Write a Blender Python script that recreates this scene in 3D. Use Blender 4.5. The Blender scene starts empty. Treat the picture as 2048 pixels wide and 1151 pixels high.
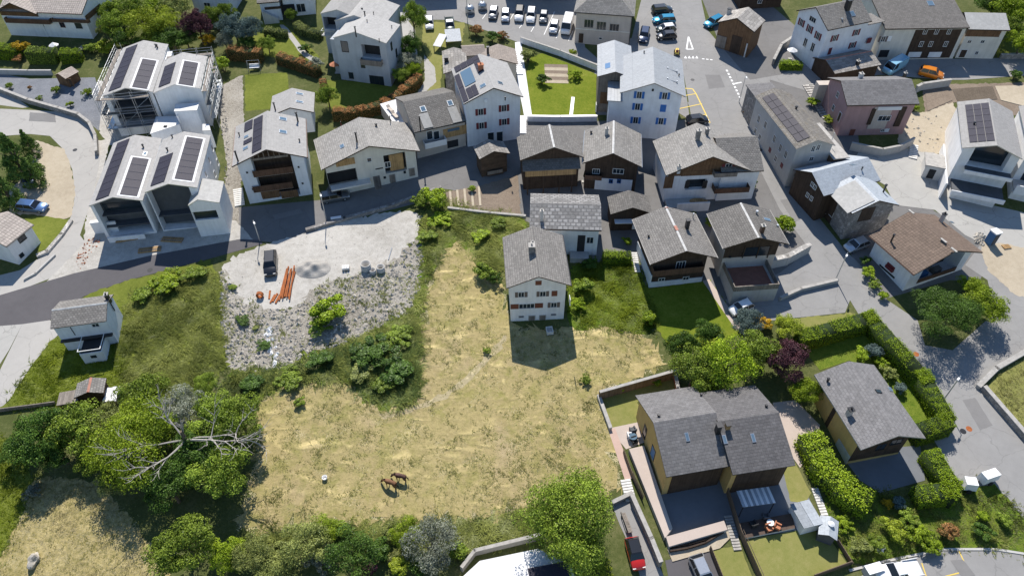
import bpy, bmesh, math, random
import numpy as np
from mathutils import Vector, Matrix
from mathutils.geometry import delaunay_2d_cdt
R = math.radians
sc = bpy.context.scene
col = sc.collection
# ------------------------------------------------------------------ camera, sky, sun, exposure
cam = bpy.data.cameras.new('camera'); camo = bpy.data.objects.new('camera', cam); col.objects.link(camo)
camo.location = (0, 0, 80); camo.rotation_euler = (R(45), 0, 0)
cam.sensor_width = 36; cam.lens = 36*1420/2048; cam.clip_start = .5; cam.clip_end = 6000
sc.camera = camo
SUN_EL, SUN_AZ = R(51), R(-7)          # azimuth measured from +Y (away from the drone), negative = towards -X
w = bpy.data.worlds.new('World'); sc.world = w; w.use_nodes = True
nt = w.node_tree; bg = nt.nodes['Background']; sky = nt.nodes.new('ShaderNodeTexSky')
sky.sky_type = 'NISHITA'; sky.sun_disc = False; sky.sun_elevation = SUN_EL; sky.sun_rotation = SUN_AZ
sky.altitude = 900; sky.air_density = 1.3; sky.ozone_density = 5; sky.dust_density = .2; nt.links.new(sky.outputs[0], bg.inputs[0]); bg.inputs[1].default_value = .1
sd = bpy.data.lights.new('sun', 'SUN'); sd.energy = 5.0; sd.angle = R(.5); sd.color = (1, .94, .86)
so = bpy.data.objects.new('sun', sd); col.objects.link(so)
sdir = Vector((math.sin(SUN_AZ)*math.cos(SUN_EL), math.cos(SUN_AZ)*math.cos(SUN_EL), math.sin(SUN_EL)))
so.rotation_euler = sdir.to_track_quat('Z', 'Y').to_euler(); so.location = (0, 60, 120)
vs = sc.view_settings; vs.view_transform = 'Standard'; vs.look = 'None'; vs.exposure = .46; vs.gamma = 1
sc.cycles.use_denoising = True; sc.cycles.max_bounces = 5; sc.cycles.transparent_max_bounces = 6
sc.cycles.diffuse_bounces = 3; sc.cycles.glossy_bounces = 2; sc.cycles.transmission_bounces = 2
rng = random.Random(7); nr = np.random.default_rng(7)
# ---- camera model: drone 80 m above the datum, pitched 45 degrees down; the hillside rises 12 cm per metre away from it
CAMZ, FPX, CX, CY, SLOPE = 80.0, 1420.0, 1024.0, 575.5, 0.12
S45 = math.sqrt(.5)
def ray(u, v):
    a, b = (u-CX)/FPX, -(v-CY)/FPX
    return np.array([a, S45+b*S45, -S45+b*S45])
def gz(x, y): return SLOPE*y
def P(u, v, h=0.0):
    """point on the hillside (or h metres above it) seen at photo pixel (u, v)"""
    d = ray(u, v); t = (h-CAMZ)/(d[2]-SLOPE*d[1])
    return np.array([0, 0, CAMZ])+t*d
def PZ(u, v, z):
    d = ray(u, v); t = (z-CAMZ)/d[2]
    return np.array([0, 0, CAMZ])+t*d
def proj(p):
    d = np.asarray(p, float)-np.array([0, 0, CAMZ])
    f = d[1]*S45-d[2]*S45; up = d[1]*S45+d[2]*S45
    return np.array([CX+FPX*d[0]/f, CY-FPX*up/f])
# ---- fit a gable house to measured roof pixels
NM = {'FL': (-1, -1), 'FR': (1, -1), 'BL': (-1, 1), 'BR': (1, 1)}
def fit_house(obs, he=6.0, pitch=.42, ov=.6, oy=.8, wp=3.0, wh=1.0, wo=4.0, sym=True):
    rf, rb = obs['RF'], obs['RB']
    g0 = P(*(np.array(rf)+np.array(rb))/2)
    def model(p):
        cx, cy, th, w, l, ze, zr, off = p
        c, s = math.cos(th), math.sin(th)
        W = lambda x, y, z: np.array([cx+c*x-s*y, cy+s*x+c*y, z])
        out = {}
        for k, (a, b) in NM.items():
            out[k] = W(a*w/2, b*l/2, ze)
            q = W(a*(w/2-ov), b*(l/2-oy), 0); q[2] = gz(q[0], q[1]); out['g'+k] = q
        out['RF'] = W(off, -l/2, zr); out['RB'] = W(off, l/2, zr)
        return out
    def res(p):
        m = model(p); r = []
        for k, o in obs.items():
            r += list((proj(m[k])-np.array(o))*(1.0 if k[0] != 'g' else .8))
        cx, cy, th, w, l, ze, zr, off = p
        r.append(wp*10*((zr-ze)/(w/2)-pitch)); r.append(wh*6*((ze-gz(cx, cy))-he)); r.append(wo*5*off)
        return np.array(r)
    z0 = gz(g0[0], g0[1])+he+1.5
    a, b = PZ(*rf, z0), PZ(*rb, z0)
    th = math.atan2(b[1]-a[1], b[0]-a[0])-math.pi/2
    p = np.array([(a[0]+b[0])/2, (a[1]+b[1])/2, th, 9, np.linalg.norm(b-a), z0-1.5, z0+.5, 0.])
    lam = 1e-2; r = res(p); c0 = r@r
    for it in range(200):
        J = np.empty((len(r), 8))
        for i in range(8):
            d = np.zeros(8); d[i] = 1e-5; J[:, i] = (res(p+d)-r)/1e-5
        A = J.T@J; st = np.linalg.solve(A+lam*np.diag(np.diag(A)+1e-9), -J.T@r)
        r2 = res(p+st); c2 = r2@r2
        if c2 < c0:
            done = c0-c2 < 1e-9
            p, r, c0 = p+st, r2, c2; lam = max(lam/3, 1e-9)
            if done: break
        else: lam *= 4
        if lam > 1e12: break
    return p, {k: np.round(proj(model(p)[k])-np.array(o), 1) for k, o in obs.items()}
# ------------------------------------------------------------------ materials
M = {}
def newmat(name, rough=.8, spec=.3):
    m = bpy.data.materials.new(name); m.use_nodes = True; M[name] = m
    b = m.node_tree.nodes['Principled BSDF']; b.inputs['Roughness'].default_value = rough
    b.inputs['Specular IOR Level'].default_value = spec
    return m, m.node_tree, b
def N(t, kind, **kw):
    n = t.nodes.new('ShaderNode'+kind)
    for k, v in kw.items():
        if k.startswith('_'): n.inputs[k[1:].replace('_', ' ')].default_value = v
        else: setattr(n, k, v)
    return n
def mixc(t, fac, a, b, mode='MIX'):
    n = t.nodes.new('ShaderNodeMix'); n.data_type = 'RGBA'; n.blend_type = mode
    for s, v in ((0, fac), (6, a), (7, b)):
        if hasattr(v, 'links') or hasattr(v, 'is_linked'): t.links.new(v, n.inputs[s])
        else: n.inputs[s].default_value = v if not isinstance(v, tuple) else (*v, 1)[:4]
    return n.outputs[2]
def ramp(t, src, stops):
    n = t.nodes.new('ShaderNodeValToRGB'); t.links.new(src, n.inputs[0]); e = n.color_ramp.elements
    while len(e) < len(stops): e.new(.5)
    for i, (p, c) in enumerate(stops): e[i].position = p; e[i].color = (*c, 1) if isinstance(c, tuple) else (c, c, c, 1)
    return n.outputs[0]
def coords(t, kind='Object'):
    return t.nodes.new('ShaderNodeTexCoord').outputs[kind]
def noise(t, vec, scale, detail=4, rough=.6, dist=0):
    n = N(t, 'TexNoise', _Scale=scale, _Detail=detail, _Roughness=rough, _Distortion=dist)
    t.links.new(vec, n.inputs['Vector']); return n.outputs[0]
def bump(t, b, src, strength, dist=.05):
    n = N(t, 'Bump', _Strength=strength, _Distance=dist); t.links.new(src, n.inputs['Height']); t.links.new(n.outputs[0], b.inputs['Normal'])
def mul(c, k): return tuple(min(1, x*k) for x in c)
def plain(name, c, rough=.8, var=.12, scale=1.5, fine=0., spec=.3, metal=0., bmp=.15):
    m, t, b = newmat(name, rough, spec); v = coords(t)
    n = noise(t, v, scale, 5); cc = ramp(t, n, [(.3, mul(c, 1-var)), (.7, mul(c, 1+var))])
    if fine:
        n2 = noise(t, v, scale*9, 3); cc = mixc(t, fine, cc, ramp(t, n2, [(.3, .25), (.7, .8)]), 'OVERLAY')
    t.links.new(cc, b.inputs['Base Color']); b.inputs['Metallic'].default_value = metal
    if bmp: bump(t, b, noise(t, v, scale*12, 3), bmp, .03)
    return m
def plaster(name, c):
    """rendered wall with faint streaks and a dirtier foot"""
    m, t, b = newmat(name, .88, .2); v = coords(t)
    mp = N(t, 'Mapping'); mp.inputs['Scale'].default_value = (1.3, 1.3, .12); t.links.new(v, mp.inputs[0])
    s = noise(t, mp.outputs[0], 1.6, 5); n = noise(t, v, .7, 4)
    cc = mixc(t, .28, ramp(t, n, [(.3, mul(c, .86)), (.7, mul(c, 1.06))]), ramp(t, s, [(.35, mul(c, .72)), (.6, mul(c, 1.05))]))
    t.links.new(cc, b.inputs['Base Color']); bump(t, b, noise(t, v, 18, 3), .12, .02); return m
def tiles(name, c, tw=.35, th=.28, var=.35, mort=.03, rough=.8, moss=None, offset=.5, bmp=.5, patch=.5):
    """roof covering: courses of slates or tiles in UV metres, with weather patches"""
    m, t, b = newmat(name, rough, .35); uv = coords(t, 'UV')
    br = N(t, 'TexBrick', offset=offset, _Scale=1.0, _Mortar_Size=mort*.5, _Brick_Width=tw, _Row_Height=th, _Mortar_Smooth=.3)
    br.inputs['Color1'].default_value = (*mul(c, 1-var), 1); br.inputs['Color2'].default_value = (*mul(c, 1+var), 1)
    br.inputs['Mortar'].default_value = (*mul(c, .42), 1)
    t.links.new(uv, br.inputs['Vector'])
    n = noise(t, uv, .35, 6, .65); n2 = noise(t, uv, 1.7, 5, .7)
    cc = mixc(t, patch, br.outputs[0], ramp(t, n, [(.25, mul(c, .62)), (.55, c), (.8, mul(c, 1.5))]))
    cc = mixc(t, .3, cc, ramp(t, n2, [(.3, mul(c, .5)), (.75, mul(c, 1.6))]))
    oi = N(t, 'ObjectInfo'); hv = N(t, 'HueSaturation'); mr = N(t, 'MapRange', _To_Min=.78, _To_Max=1.2); t.links.new(oi.outputs['Random'], mr.inputs[0]); t.links.new(mr.outputs[0], hv.inputs['Value']); t.links.new(cc, hv.inputs['Color']); cc = hv.outputs[0]
    lich = noise(t, uv, .55, 7, .75, .6); cc = mixc(t, ramp(t, lich, [(.58, 0.), (.74, .4 if patch >= .3 else .0)]), cc, mul(c, 2.1))
    if moss: cc = mixc(t, ramp(t, noise(t, uv, .8, 5), [(.52, 0.), (.7, .6)]), cc, moss)
    t.links.new(cc, b.inputs['Base Color'])
    inv = N(t, 'Math', operation='SUBTRACT'); inv.inputs[0].default_value = 1; t.links.new(br.outputs['Fac'], inv.inputs[1])
    ad = N(t, 'Math', operation='ADD'); t.links.new(inv.outputs[0], ad.inputs[0]); t.links.new(n2, ad.inputs[1])
    bump(t, b, ad.outputs[0], bmp, .06); return m
def planks(name, c, pw=.16, var=.35, vertical=True, rough=.8):
    m, t, b = newmat(name, rough, .25); uv = coords(t, 'UV')
    mp = N(t, 'Mapping'); mp.inputs['Rotation'].default_value = (0, 0, R(90) if vertical else 0); t.links.new(uv, mp.inputs[0])
    br = N(t, 'TexBrick', offset=.37, _Scale=1., _Mortar_Size=.008, _Brick_Width=3.1, _Row_Height=pw)
    br.inputs['Color1'].default_value = (*mul(c, 1-var), 1); br.inputs['Color2'].default_value = (*mul(c, 1+var), 1)
    br.inputs['Mortar'].default_value = (*mul(c, .3), 1); t.links.new(mp.outputs[0], br.inputs['Vector'])
    n = noise(t, uv, 1.2, 5); cc = mixc(t, .4, br.outputs[0], ramp(t, n, [(.3, mul(c, .55)), (.7, mul(c, 1.5))]))
    t.links.new(cc, b.inputs['Base Color']); bump(t, b, br.outputs['Fac'], -.4, .03); return m
def masonry(name, c, tw=.5, th=.25, var=.4):
    m, t, b = newmat(name, .92, .15); uv = coords(t, 'UV')
    vo = N(t, 'TexVoronoi', feature='F1', _Scale=2.3, _Randomness=.9); t.links.new(uv, vo.inputs['Vector'])
    ve = N(t, 'TexVoronoi', feature='DISTANCE_TO_EDGE', _Scale=2.3, _Randomness=.9); t.links.new(uv, ve.inputs['Vector'])
    hs = ramp(t, vo.outputs['Color'], [(.2, mul(c, 1-var)), (.8, mul(c, 1+var))])
    cc = mixc(t, ramp(t, ve.outputs[0], [(.02, 1.), (.09, 0.)]), hs, mul(c, .55))
    cc = mixc(t, .35, cc, ramp(t, noise(t, uv, .6, 5), [(.3, mul(c, .6)), (.7, mul(c, 1.4))]))
    t.links.new(cc, b.inputs['Base Color']); bump(t, b, ve.outputs[0], .6, .1); return m
def glass(name, c=(.02, .03, .04), rough=.12):
    m, t, b = newmat(name, rough, .6); b.inputs['Base Color'].default_value = (*c, 1); return m
def paint(name, c, rough=.3, metal=0., coat=.5):
    m, t, b = newmat(name, rough, .5); b.inputs['Metallic'].default_value = metal; b.inputs['Coat Weight'].default_value = coat
    n = noise(t, coords(t), 6, 3); t.links.new(ramp(t, n, [(.3, mul(c, .93)), (.7, mul(c, 1.05))]), b.inputs['Base Color']); return m
def leafmat(name, dark, light, trans=.25):
    m = bpy.data.materials.new(name); m.use_nodes = True; M[name] = m; t = m.node_tree; t.nodes.clear()
    a = N(t, 'Attribute', attribute_name='tint'); cc = ramp(t, a.outputs['Fac'], [(.0, dark), (1., light)])
    oi = N(t, 'ObjectInfo'); hv = N(t, 'HueSaturation'); t.links.new(cc, hv.inputs['Color'])
    mr = N(t, 'MapRange', _To_Min=.8, _To_Max=1.2); t.links.new(oi.outputs['Random'], mr.inputs[0]); t.links.new(mr.outputs[0], hv.inputs['Value'])
    d = N(t, 'BsdfDiffuse'); tr = N(t, 'BsdfTranslucent'); gl = N(t, 'BsdfGlossy', _Roughness=.45)
    t.links.new(hv.outputs[0], d.inputs[0]); t.links.new(hv.outputs[0], tr.inputs[0])
    mx = N(t, 'MixShader', _Fac=trans); t.links.new(d.outputs[0], mx.inputs[1]); t.links.new(tr.outputs[0], mx.inputs[2])
    mx2 = N(t, 'MixShader', _Fac=.012); t.links.new(mx.outputs[0], mx2.inputs[1]); t.links.new(gl.outputs[0], mx2.inputs[2])
    o = N(t, 'OutputMaterial'); t.links.new(mx2.outputs[0], o.inputs[0]); return m
def groundmat(name, stops, s1=.25, s2=2.2, s3=11, mixs=(.45, .35), bmp=.6, bd=.12, rough=.95, dist=0., stretch=None):
    """ground cover: three scales of noise mapped through one colour ramp"""
    m, t, b = newmat(name, rough, .1); v = coords(t)
    if stretch:
        mp = N(t, 'Mapping'); mp.inputs['Scale'].default_value = stretch; mp.inputs['Rotation'].default_value = (0, 0, R(24)); t.links.new(v, mp.inputs[0]); v2 = mp.outputs[0]
    else: v2 = v
    a, bb, c = noise(t, v, s1, 5, .6, dist), noise(t, v2, s2, 5, .65, dist), noise(t, v, s3, 4, .7)
    def mixv(f, x, y):
        n = t.nodes.new('ShaderNodeMix'); n.inputs[0].default_value = f; t.links.new(x, n.inputs[2]); t.links.new(y, n.inputs[3]); return n.outputs[0]
    k = mixv(mixs[1], mixv(mixs[0], a, bb), c)
    t.links.new(ramp(t, k, stops), b.inputs['Base Color'])
    bump(t, b, mixv(.6, bb, c), bmp, bd); return m
def paving(name, c, var=.12, crack=.0, bmp=.12):
    m, t, b = newmat(name, .9, .2); v = coords(t)
    n = noise(t, v, .18, 6, .6, .6); n2 = noise(t, v, 1.4, 5); n3 = noise(t, v, 30, 2)
    cc = mixc(t, .35, ramp(t, n, [(.3, mul(c, 1-var*1.3)), (.7, mul(c, 1+var))]), ramp(t, n2, [(.3, mul(c, 1-var)), (.7, mul(c, 1+var))]))
    cc = mixc(t, .15, cc, ramp(t, n3, [(.3, mul(c, .5)), (.7, mul(c, 1.5))]))
    if crack:
        ve = N(t, 'TexVoronoi', feature='DISTANCE_TO_EDGE', _Scale=.22); wv = N(t, 'VectorMath', operation='ADD'); t.links.new(v, wv.inputs[0])
        nn = N(t, 'TexNoise', _Scale=1.); t.links.new(v, nn.inputs['Vector']); t.links.new(nn.outputs[1], wv.inputs[1]); t.links.new(wv.outputs[0], ve.inputs['Vector'])
        cc = mixc(t, ramp(t, ve.outputs[0], [(.004, crack), (.012, 0.)]), cc, mul(c, .45))
    t.links.new(cc, b.inputs['Base Color']); bump(t, b, n3, bmp, .02); return m

plaster('white_plaster', (.8, .8, .8)); plaster('cool_plaster', (.72, .745, .78)); plaster('cream_plaster', (.66, .63, .56)); plaster('beige_plaster', (.52, .46, .4))
plaster('pink_plaster', (.42, .27, .26)); plaster('yellow_plaster', (.55, .38, .15)); plaster('grey_plaster', (.42, .45, .48)); plaster('concrete', (.45, .44, .42)); plaster('pale_concrete', (.62, .61, .58))
plain('rubble_wall', (.3, .29, .27)); masonry('stone', (.27, .255, .24)); masonry('pale_stone', (.45, .43, .4))
tiles('slate_dark', (.12, .112, .104), .42, .34, .4, .08, patch=.4); tiles('slate_mid', (.18, .17, .157), .4, .32, .45, .09, patch=.4, bmp=.9); tiles('slate_pale', (.25, .238, .22), .42, .34, .38, .07, patch=.42, bmp=.7); tiles('slate_big', (.24, .235, .23), .75, .6, .6, .16, bmp=1.4, patch=.25)
tiles('slab_stone', (.3, .28, .255), .8, .6, .5, .06, bmp=1.2, patch=.4); tiles('moss_slate', (.19, .175, .155), .6, .45, .5, .06, moss=(.16, .13, .08), bmp=1.)
tiles('fibre_grey', (.3, .293, .283), .6, .4, .07, .015, bmp=.2, patch=.25); tiles('fibre_light', (.32, .312, .3), .6, .4, .07, .012, bmp=.15, patch=.2)
tiles('metal_grey', (.3, .315, .33), .55, 8, .04, .03, .5, offset=0, bmp=.5, patch=.15); tiles('zinc_blue', (.3, .33, .36), .6, .45, .06, .02, .55, bmp=.3, patch=.2)
tiles('brown_tile', (.2, .145, .11), .4, .42, .25, .08, offset=0, bmp=.9, patch=.3); tiles('pale_tile', (.4, .35, .31), .42, .5, .2, .09, offset=0, bmp=1., patch=.2)
tiles('flat_grey', (.35, .345, .33), 2.4, 1.2, .05, .01, bmp=.1, patch=.3); tiles('beige_tile', (.33, .28, .24), .45, .4, .15, .03, patch=.3)
tiles('felt_grey', (.155, .15, .15), .5, .35, .3, .04, bmp=.6, patch=.35); tiles('felt_dark', (.14, .135, .137), .5, .35, .3, .04, bmp=.6, patch=.35)
planks('dark_wood', (.06, .04, .028)); planks('wood', (.15, .085, .045)); planks('honey_wood', (.38, .24, .11)); planks('grey_wood', (.2, .175, .15)); planks('log_wood', (.09, .06, .04), .26, .35, False)
planks('rail_wood', (.11, .062, .04), .13); planks('deck_wood', (.1, .07, .055), .14, .25, False); planks('fence_wood', (.17, .125, .09), .15)
glass('glass'); glass('sky_glass', (.1, .16, .22), .08); glass('car_glass', (.012, .014, .017), .06)
paint('white_paint', (.8, .8, .8), .5, 0, 0); paint('frame_white', (.7, .7, .68), .5, 0, 0); paint('red_shutter', (.14, .018, .025), .6, 0, 0); paint('brown_shutter', (.16, .05, .03), .65, 0, 0); paint('grey_shutter', (.14, .11, .1), .65, 0, 0)
paint('blue_shutter', (.015, .13, .42), .55, 0, 0); paint('dark_metal', (.03, .03, .033), .45, .3, 0); paint('steel', (.5, .52, .54), .35, .7, 0); paint('copper', (.1, .06, .045), .5, .3, 0); paint('line_white', (.75, .75, .73), .7, 0, 0); paint('line_yellow', (.7, .5, .08), .7, 0, 0)
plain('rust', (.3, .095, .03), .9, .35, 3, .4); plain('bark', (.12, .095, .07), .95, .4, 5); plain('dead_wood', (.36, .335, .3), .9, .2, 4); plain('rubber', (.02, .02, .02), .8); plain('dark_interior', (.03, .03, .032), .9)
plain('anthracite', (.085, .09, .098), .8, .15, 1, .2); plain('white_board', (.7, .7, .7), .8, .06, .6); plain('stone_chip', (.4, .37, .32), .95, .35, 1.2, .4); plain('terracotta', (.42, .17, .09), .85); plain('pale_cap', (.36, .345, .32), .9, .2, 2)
plain('roof_membrane', (.62, .62, .62), .7, .05, .4); plain('ridge_pale', (.55, .54, .52), .85, .25, 2); plain('ridge_red', (.42, .2, .15), .85, .3, 2); plain('tarp_white', (.75, .75, .75), .6, .08, 1); plain('tarp_blue', (.06, .16, .32), .6, .1, 1); plain('rug_red', (.22, .1, .07), .9)
m, t, b = newmat('solar', .55, .12); uv = coords(t, 'UV'); br = N(t, 'TexBrick', offset=0, _Scale=1., _Mortar_Size=.006, _Brick_Width=.17, _Row_Height=.17)
br.inputs['Color1'].default_value = (.03, .028, .042, 1); br.inputs['Color2'].default_value = (.036, .033, .048, 1); br.inputs['Mortar'].default_value = (.07, .07, .08, 1); t.links.new(uv, br.inputs['Vector']); t.links.new(br.outputs[0], b.inputs['Base Color'])
paving('asphalt', (.26, .255, .247), .13, .3); paving('patch_asphalt', (.2, .195, .19), .15); paving('new_asphalt', (.1, .095, .1), .12); paving('pale_road', (.38, .365, .34), .1, .3); paving('shaded_asphalt', (.17, .165, .16), .16, .3); paving('concrete_court', (.38, .37, .345), .12, .4); paving('paver_pale', (.47, .395, .345), .1); paving('paver_pink', (.5, .36, .3), .1); paving('patio_shade', (.16, .17, .185), .15)  # village asphalt lowered to deepen shade; patio tone paints dark blue shade
groundmat('rough_ground', [(.3, (.035, .05, .014)), (.5, (.085, .1, .032)), (.7, (.2, .18, .09))])
def haymat(name, base, green, k=.6):
    """cut hay: straw swathes, regrowing green clumps, bare worn patches"""
    m, t, b = newmat(name, .95, .08); v = coords(t); mp = N(t, 'Mapping'); mp.inputs['Scale'].default_value = (.45, 1.4, 1); mp.inputs['Rotation'].default_value = (0, 0, R(28)); t.links.new(v, mp.inputs[0])
    rd = N(t, 'TexNoise', noise_type='RIDGED_MULTIFRACTAL', _Scale=.55, _Detail=7, _Roughness=.68, _Distortion=.7); t.links.new(mp.outputs[0], rd.inputs['Vector'])
    rf = N(t, 'TexNoise', noise_type='RIDGED_MULTIFRACTAL', _Scale=1.3, _Detail=5, _Roughness=.7, _Distortion=.3); t.links.new(v, rf.inputs['Vector'])
    fi = noise(t, v, 1.9, 5, .8); br_ = noise(t, v, .11, 4, .6, .6); cl = noise(t, v, .45, 6, .75, .35)
    cc = mixc(t, ramp(t, rd.outputs[0], [(.12, 0.), (.45, 1.)]), mixc(t, fi, mul(base, .4), mul(base, 1.0)), mul(base, 1.25))
    cc = mixc(t, ramp(t, rf.outputs[0], [(.2, 0.), (.6, .6)]), cc, mul(base, 1.45))
    cc = mixc(t, ramp(t, cl, [(.47, 0.), (.62, k)]), cc, mixc(t, fi, mul(green, .35), mul(green, 1.7)))
    cc = mixc(t, ramp(t, br_, [(.4, .55*k), (.54, 0.)]), cc, mixc(t, fi, mul(green, .7), mul(base, 1.2)))
    cc = mixc(t, ramp(t, br_, [(.58, 0.), (.72, .5)]), cc, mixc(t, fi, (.28, .2, .11), (.52, .42, .28)))
    t.links.new(cc, b.inputs['Base Color'])
    n = t.nodes.new('ShaderNodeMix'); n.inputs[0].default_value = .5; t.links.new(rd.outputs[0], n.inputs[2]); t.links.new(fi, n.inputs[3]); bump(t, b, n.outputs[0], .9, .25); return m
haymat('worn_track', (.52, .44, .27), (.3, .25, .11), .3); haymat('hay_meadow', (.475, .385, .185), (.175, .18, .04))
groundmat('dry_field', [(.3, (.06, .065, .016)), (.42, (.2, .175, .065)), (.52, (.34, .28, .125)), (.7, (.5, .42, .22))], .12, .7, 2.2, (.55, .55), .9, .2, dist=.8)
groundmat('long_grass_soil', [(.3, (.03, .065, .006)), (.45, (.085, .14, .014)), (.58, (.17, .21, .03)), (.72, (.3, .29, .08))], .18, 1.6, 8, (.5, .4), .9, .18, dist=.5)
groundmat('bright_grass', [(.3, (.06, .085, .012)), (.5, (.13, .155, .025)), (.7, (.23, .24, .055))], .2, 2, 12, (.5, .45), .6, .08)
groundmat('lawn_mown', [(.32, (.06, .1, .008)), (.45, (.12, .16, .014)), (.56, (.16, .19, .022)), (.7, (.26, .25, .06))], .25, 1.1, 4, (.5, .4), .35, .04)
groundmat('lawn_dry', [(.3, (.12, .15, .03)), (.5, (.21, .21, .065)), (.72, (.31, .27, .12))], .25, 1.6, 14, (.5, .45), .4, .05)
groundmat('gravel', [(.3, (.2, .185, .16)), (.43, (.36, .34, .305)), (.55, (.48, .46, .42)), (.7, (.57, .55, .51))], .12, 1.2, 9, (.5, .4), .8, .09, dist=.4)
groundmat('rubble_soil', [(.32, (.07, .06, .045)), (.42, (.2, .18, .15)), (.53, (.36, .335, .29)), (.7, (.52, .49, .44))], .2, 2.4, 7, (.45, .5), 1., .2)
groundmat('sand', [(.3, (.3, .25, .18)), (.5, (.42, .36, .27)), (.7, (.52, .46, .36))], .15, 1.4, 9, (.5, .4), .6, .08)
groundmat('tilled_soil', [(.3, (.13, .1, .075)), (.5, (.22, .175, .135)), (.7, (.32, .265, .2))], .3, 2.5, 9, (.5, .5), .9, .12)
groundmat('slate_chips', [(.3, (.1, .108, .125)), (.5, (.19, .2, .22)), (.7, (.29, .3, .32))], .5, 4, 14, (.5, .5), .9, .08)
leafmat('leaf_green', (0.0415, 0.0756, 0.00732), (0.317, 0.421, 0.0549), .2); leafmat('leaf_dark', (0.0183, 0.0488, 0.00976), (0.134, 0.232, 0.0366), .2); leafmat('leaf_light', (0.0671, 0.122, 0.0061), (0.403, 0.525, 0.0366), .2); leafmat('leaf_hedge', (0.0732, 0.134, 0.00488), (0.329, 0.439, 0.0244))
leafmat('leaf_purple', (0.0268, 0.0122, 0.0171), (0.134, 0.0549, 0.0671), .15); leafmat('leaf_silver', (0.0854, 0.104, 0.0671), (0.403, 0.427, 0.329)); leafmat('leaf_photinia', (0.0732, 0.0793, 0.0195), (0.561, 0.268, 0.11)); leafmat('leaf_yellow', (0.22, 0.183, 0.0183), (0.793, 0.488, 0.0244)); leafmat('leaf_conifer', (0.0244, 0.061, 0.0122), (0.195, 0.305, 0.061), .1)
leafmat('leaf_lime', (0.122, 0.171, 0.0122), (0.439, 0.512, 0.0488)); leafmat('leaf_olive', (0.061, 0.0854, 0.0183), (0.342, 0.378, 0.11), .2); leafmat('leaf_white', (0.244, 0.268, 0.195), (0.85, 0.85, 0.732)); leafmat('leaf_blue', (0.0366, 0.061, 0.0549), (0.195, 0.268, 0.244))
leafmat('blade_green', (.06, .09, .012), (.44, .47, .13), .45); leafmat('blade_bright', (.06, .1, .004), (.38, .46, .04), .45); leafmat('blade_straw', (.13, .11, .035), (.72, .63, .38)); leafmat('blade_mid', (.15, .155, .045), (.46, .44, .17), .45); leafmat('blade_deep', (.028, .055, .012), (.26, .33, .1), .45)
# ------------------------------------------------------------------ mesh helpers
def uvmap(me):
    uvl = me.uv_layers.new(name='UVMap').data
    for p in me.polygons:
        n = p.normal
        s = Vector((1, 0, 0)) if abs(n.z) > .995 else Vector((-n.y, n.x, 0)).normalized()
        d = n.cross(s)
        for li in p.loop_indices:
            co = me.vertices[me.loops[li].vertex_index].co
            uvl[li].uv = (co.dot(s), co.dot(d))
class MB:
    def __init__(s): s.v, s.f, s.m = [], [], []
    def add(s, vs, fs, mi=0):
        o = len(s.v); s.v += [tuple(map(float, q)) for q in vs]
        for f in fs: s.f.append([i+o for i in f]); s.m.append(mi)
        return s
    def box(s, x0, x1, y0, y1, z0, z1, mi=0):
        return s.add([(x, y, z) for z in (z0, z1) for y in (y0, y1) for x in (x0, x1)], [(0, 2, 3, 1), (4, 5, 7, 6), (0, 1, 5, 4), (1, 3, 7, 5), (3, 2, 6, 7), (2, 0, 4, 6)], mi)
    def hexa(s, b, t, mi=0):
        """solid between two same-count rings (bottom, top; counter-clockwise seen from above)"""
        n = len(b); return s.add(list(b)+list(t), [tuple(range(n))[::-1], tuple(range(n, 2*n))]+[(i, (i+1) % n, n+(i+1) % n, n+i) for i in range(n)], mi)
    def tube(s, p, q, r0, r1=None, n=6, mi=0, caps=True):
        p, q = Vector(p), Vector(q); d = (q-p).normalized(); a = d.orthogonal().normalized(); b = d.cross(a); r1 = r0 if r1 is None else r1
        A = [p+(a*math.cos(2*math.pi*i/n)+b*math.sin(2*math.pi*i/n))*r0 for i in range(n)]; B = [q+(a*math.cos(2*math.pi*i/n)+b*math.sin(2*math.pi*i/n))*r1 for i in range(n)]
        fs = [(i, (i+1) % n, n+(i+1) % n, n+i) for i in range(n)]
        if caps: fs += [tuple(range(n))[::-1], tuple(range(n, 2*n))]
        return s.add(A+B, fs, mi)
    def lathe(s, prof, n=12, mi=0, c=(0, 0, 0)):
        vs = [(c[0]+r*math.cos(2*math.pi*i/n), c[1]+r*math.sin(2*math.pi*i/n), c[2]+z) for r, z in prof for i in range(n)]
        fs = [(k*n+i, k*n+(i+1) % n, (k+1)*n+(i+1) % n, (k+1)*n+i) for k in range(len(prof)-1) for i in range(n)]
        fs += [tuple(range(n))[::-1], tuple(range((len(prof)-1)*n, len(prof)*n))]
        return s.add(vs, fs, mi)
    def mesh(s, name, mats, smooth=False, uv=True):
        me = bpy.data.meshes.new(name); me.from_pydata(s.v, [], s.f)
        for m in ([mats] if isinstance(mats, str) else mats): me.materials.append(M[m])
        if any(s.m): me.polygons.foreach_set('material_index', s.m)
        if smooth: me.polygons.foreach_set('use_smooth', [True]*len(s.f))
        me.update()
        if uv: uvmap(me)
        return me
    def build(s, name, mats, parent=None, smooth=False, uv=True, loc=None, rz=0):
        return link(name, s.mesh(name, mats, smooth, uv), parent, loc, rz)
def link(name, me, parent=None, loc=None, rz=0):
    o = bpy.data.objects.new(name, me); col.objects.link(o)
    if parent: o.parent = parent
    if loc is not None: o.location = tuple(map(float, loc))
    if rz: o.rotation_euler = (0, 0, rz)
    return o
def tag(o, label, cat, group=None, kind=None):
    o['label'] = label; o['category'] = cat
    if group: o['group'] = group
    if kind: o['kind'] = kind
    return o
def thing(name, label, cat, loc=(0, 0, 0), rz=0, group=None):
    return tag(link(name, None, None, loc, rz), label, cat, group)
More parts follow.
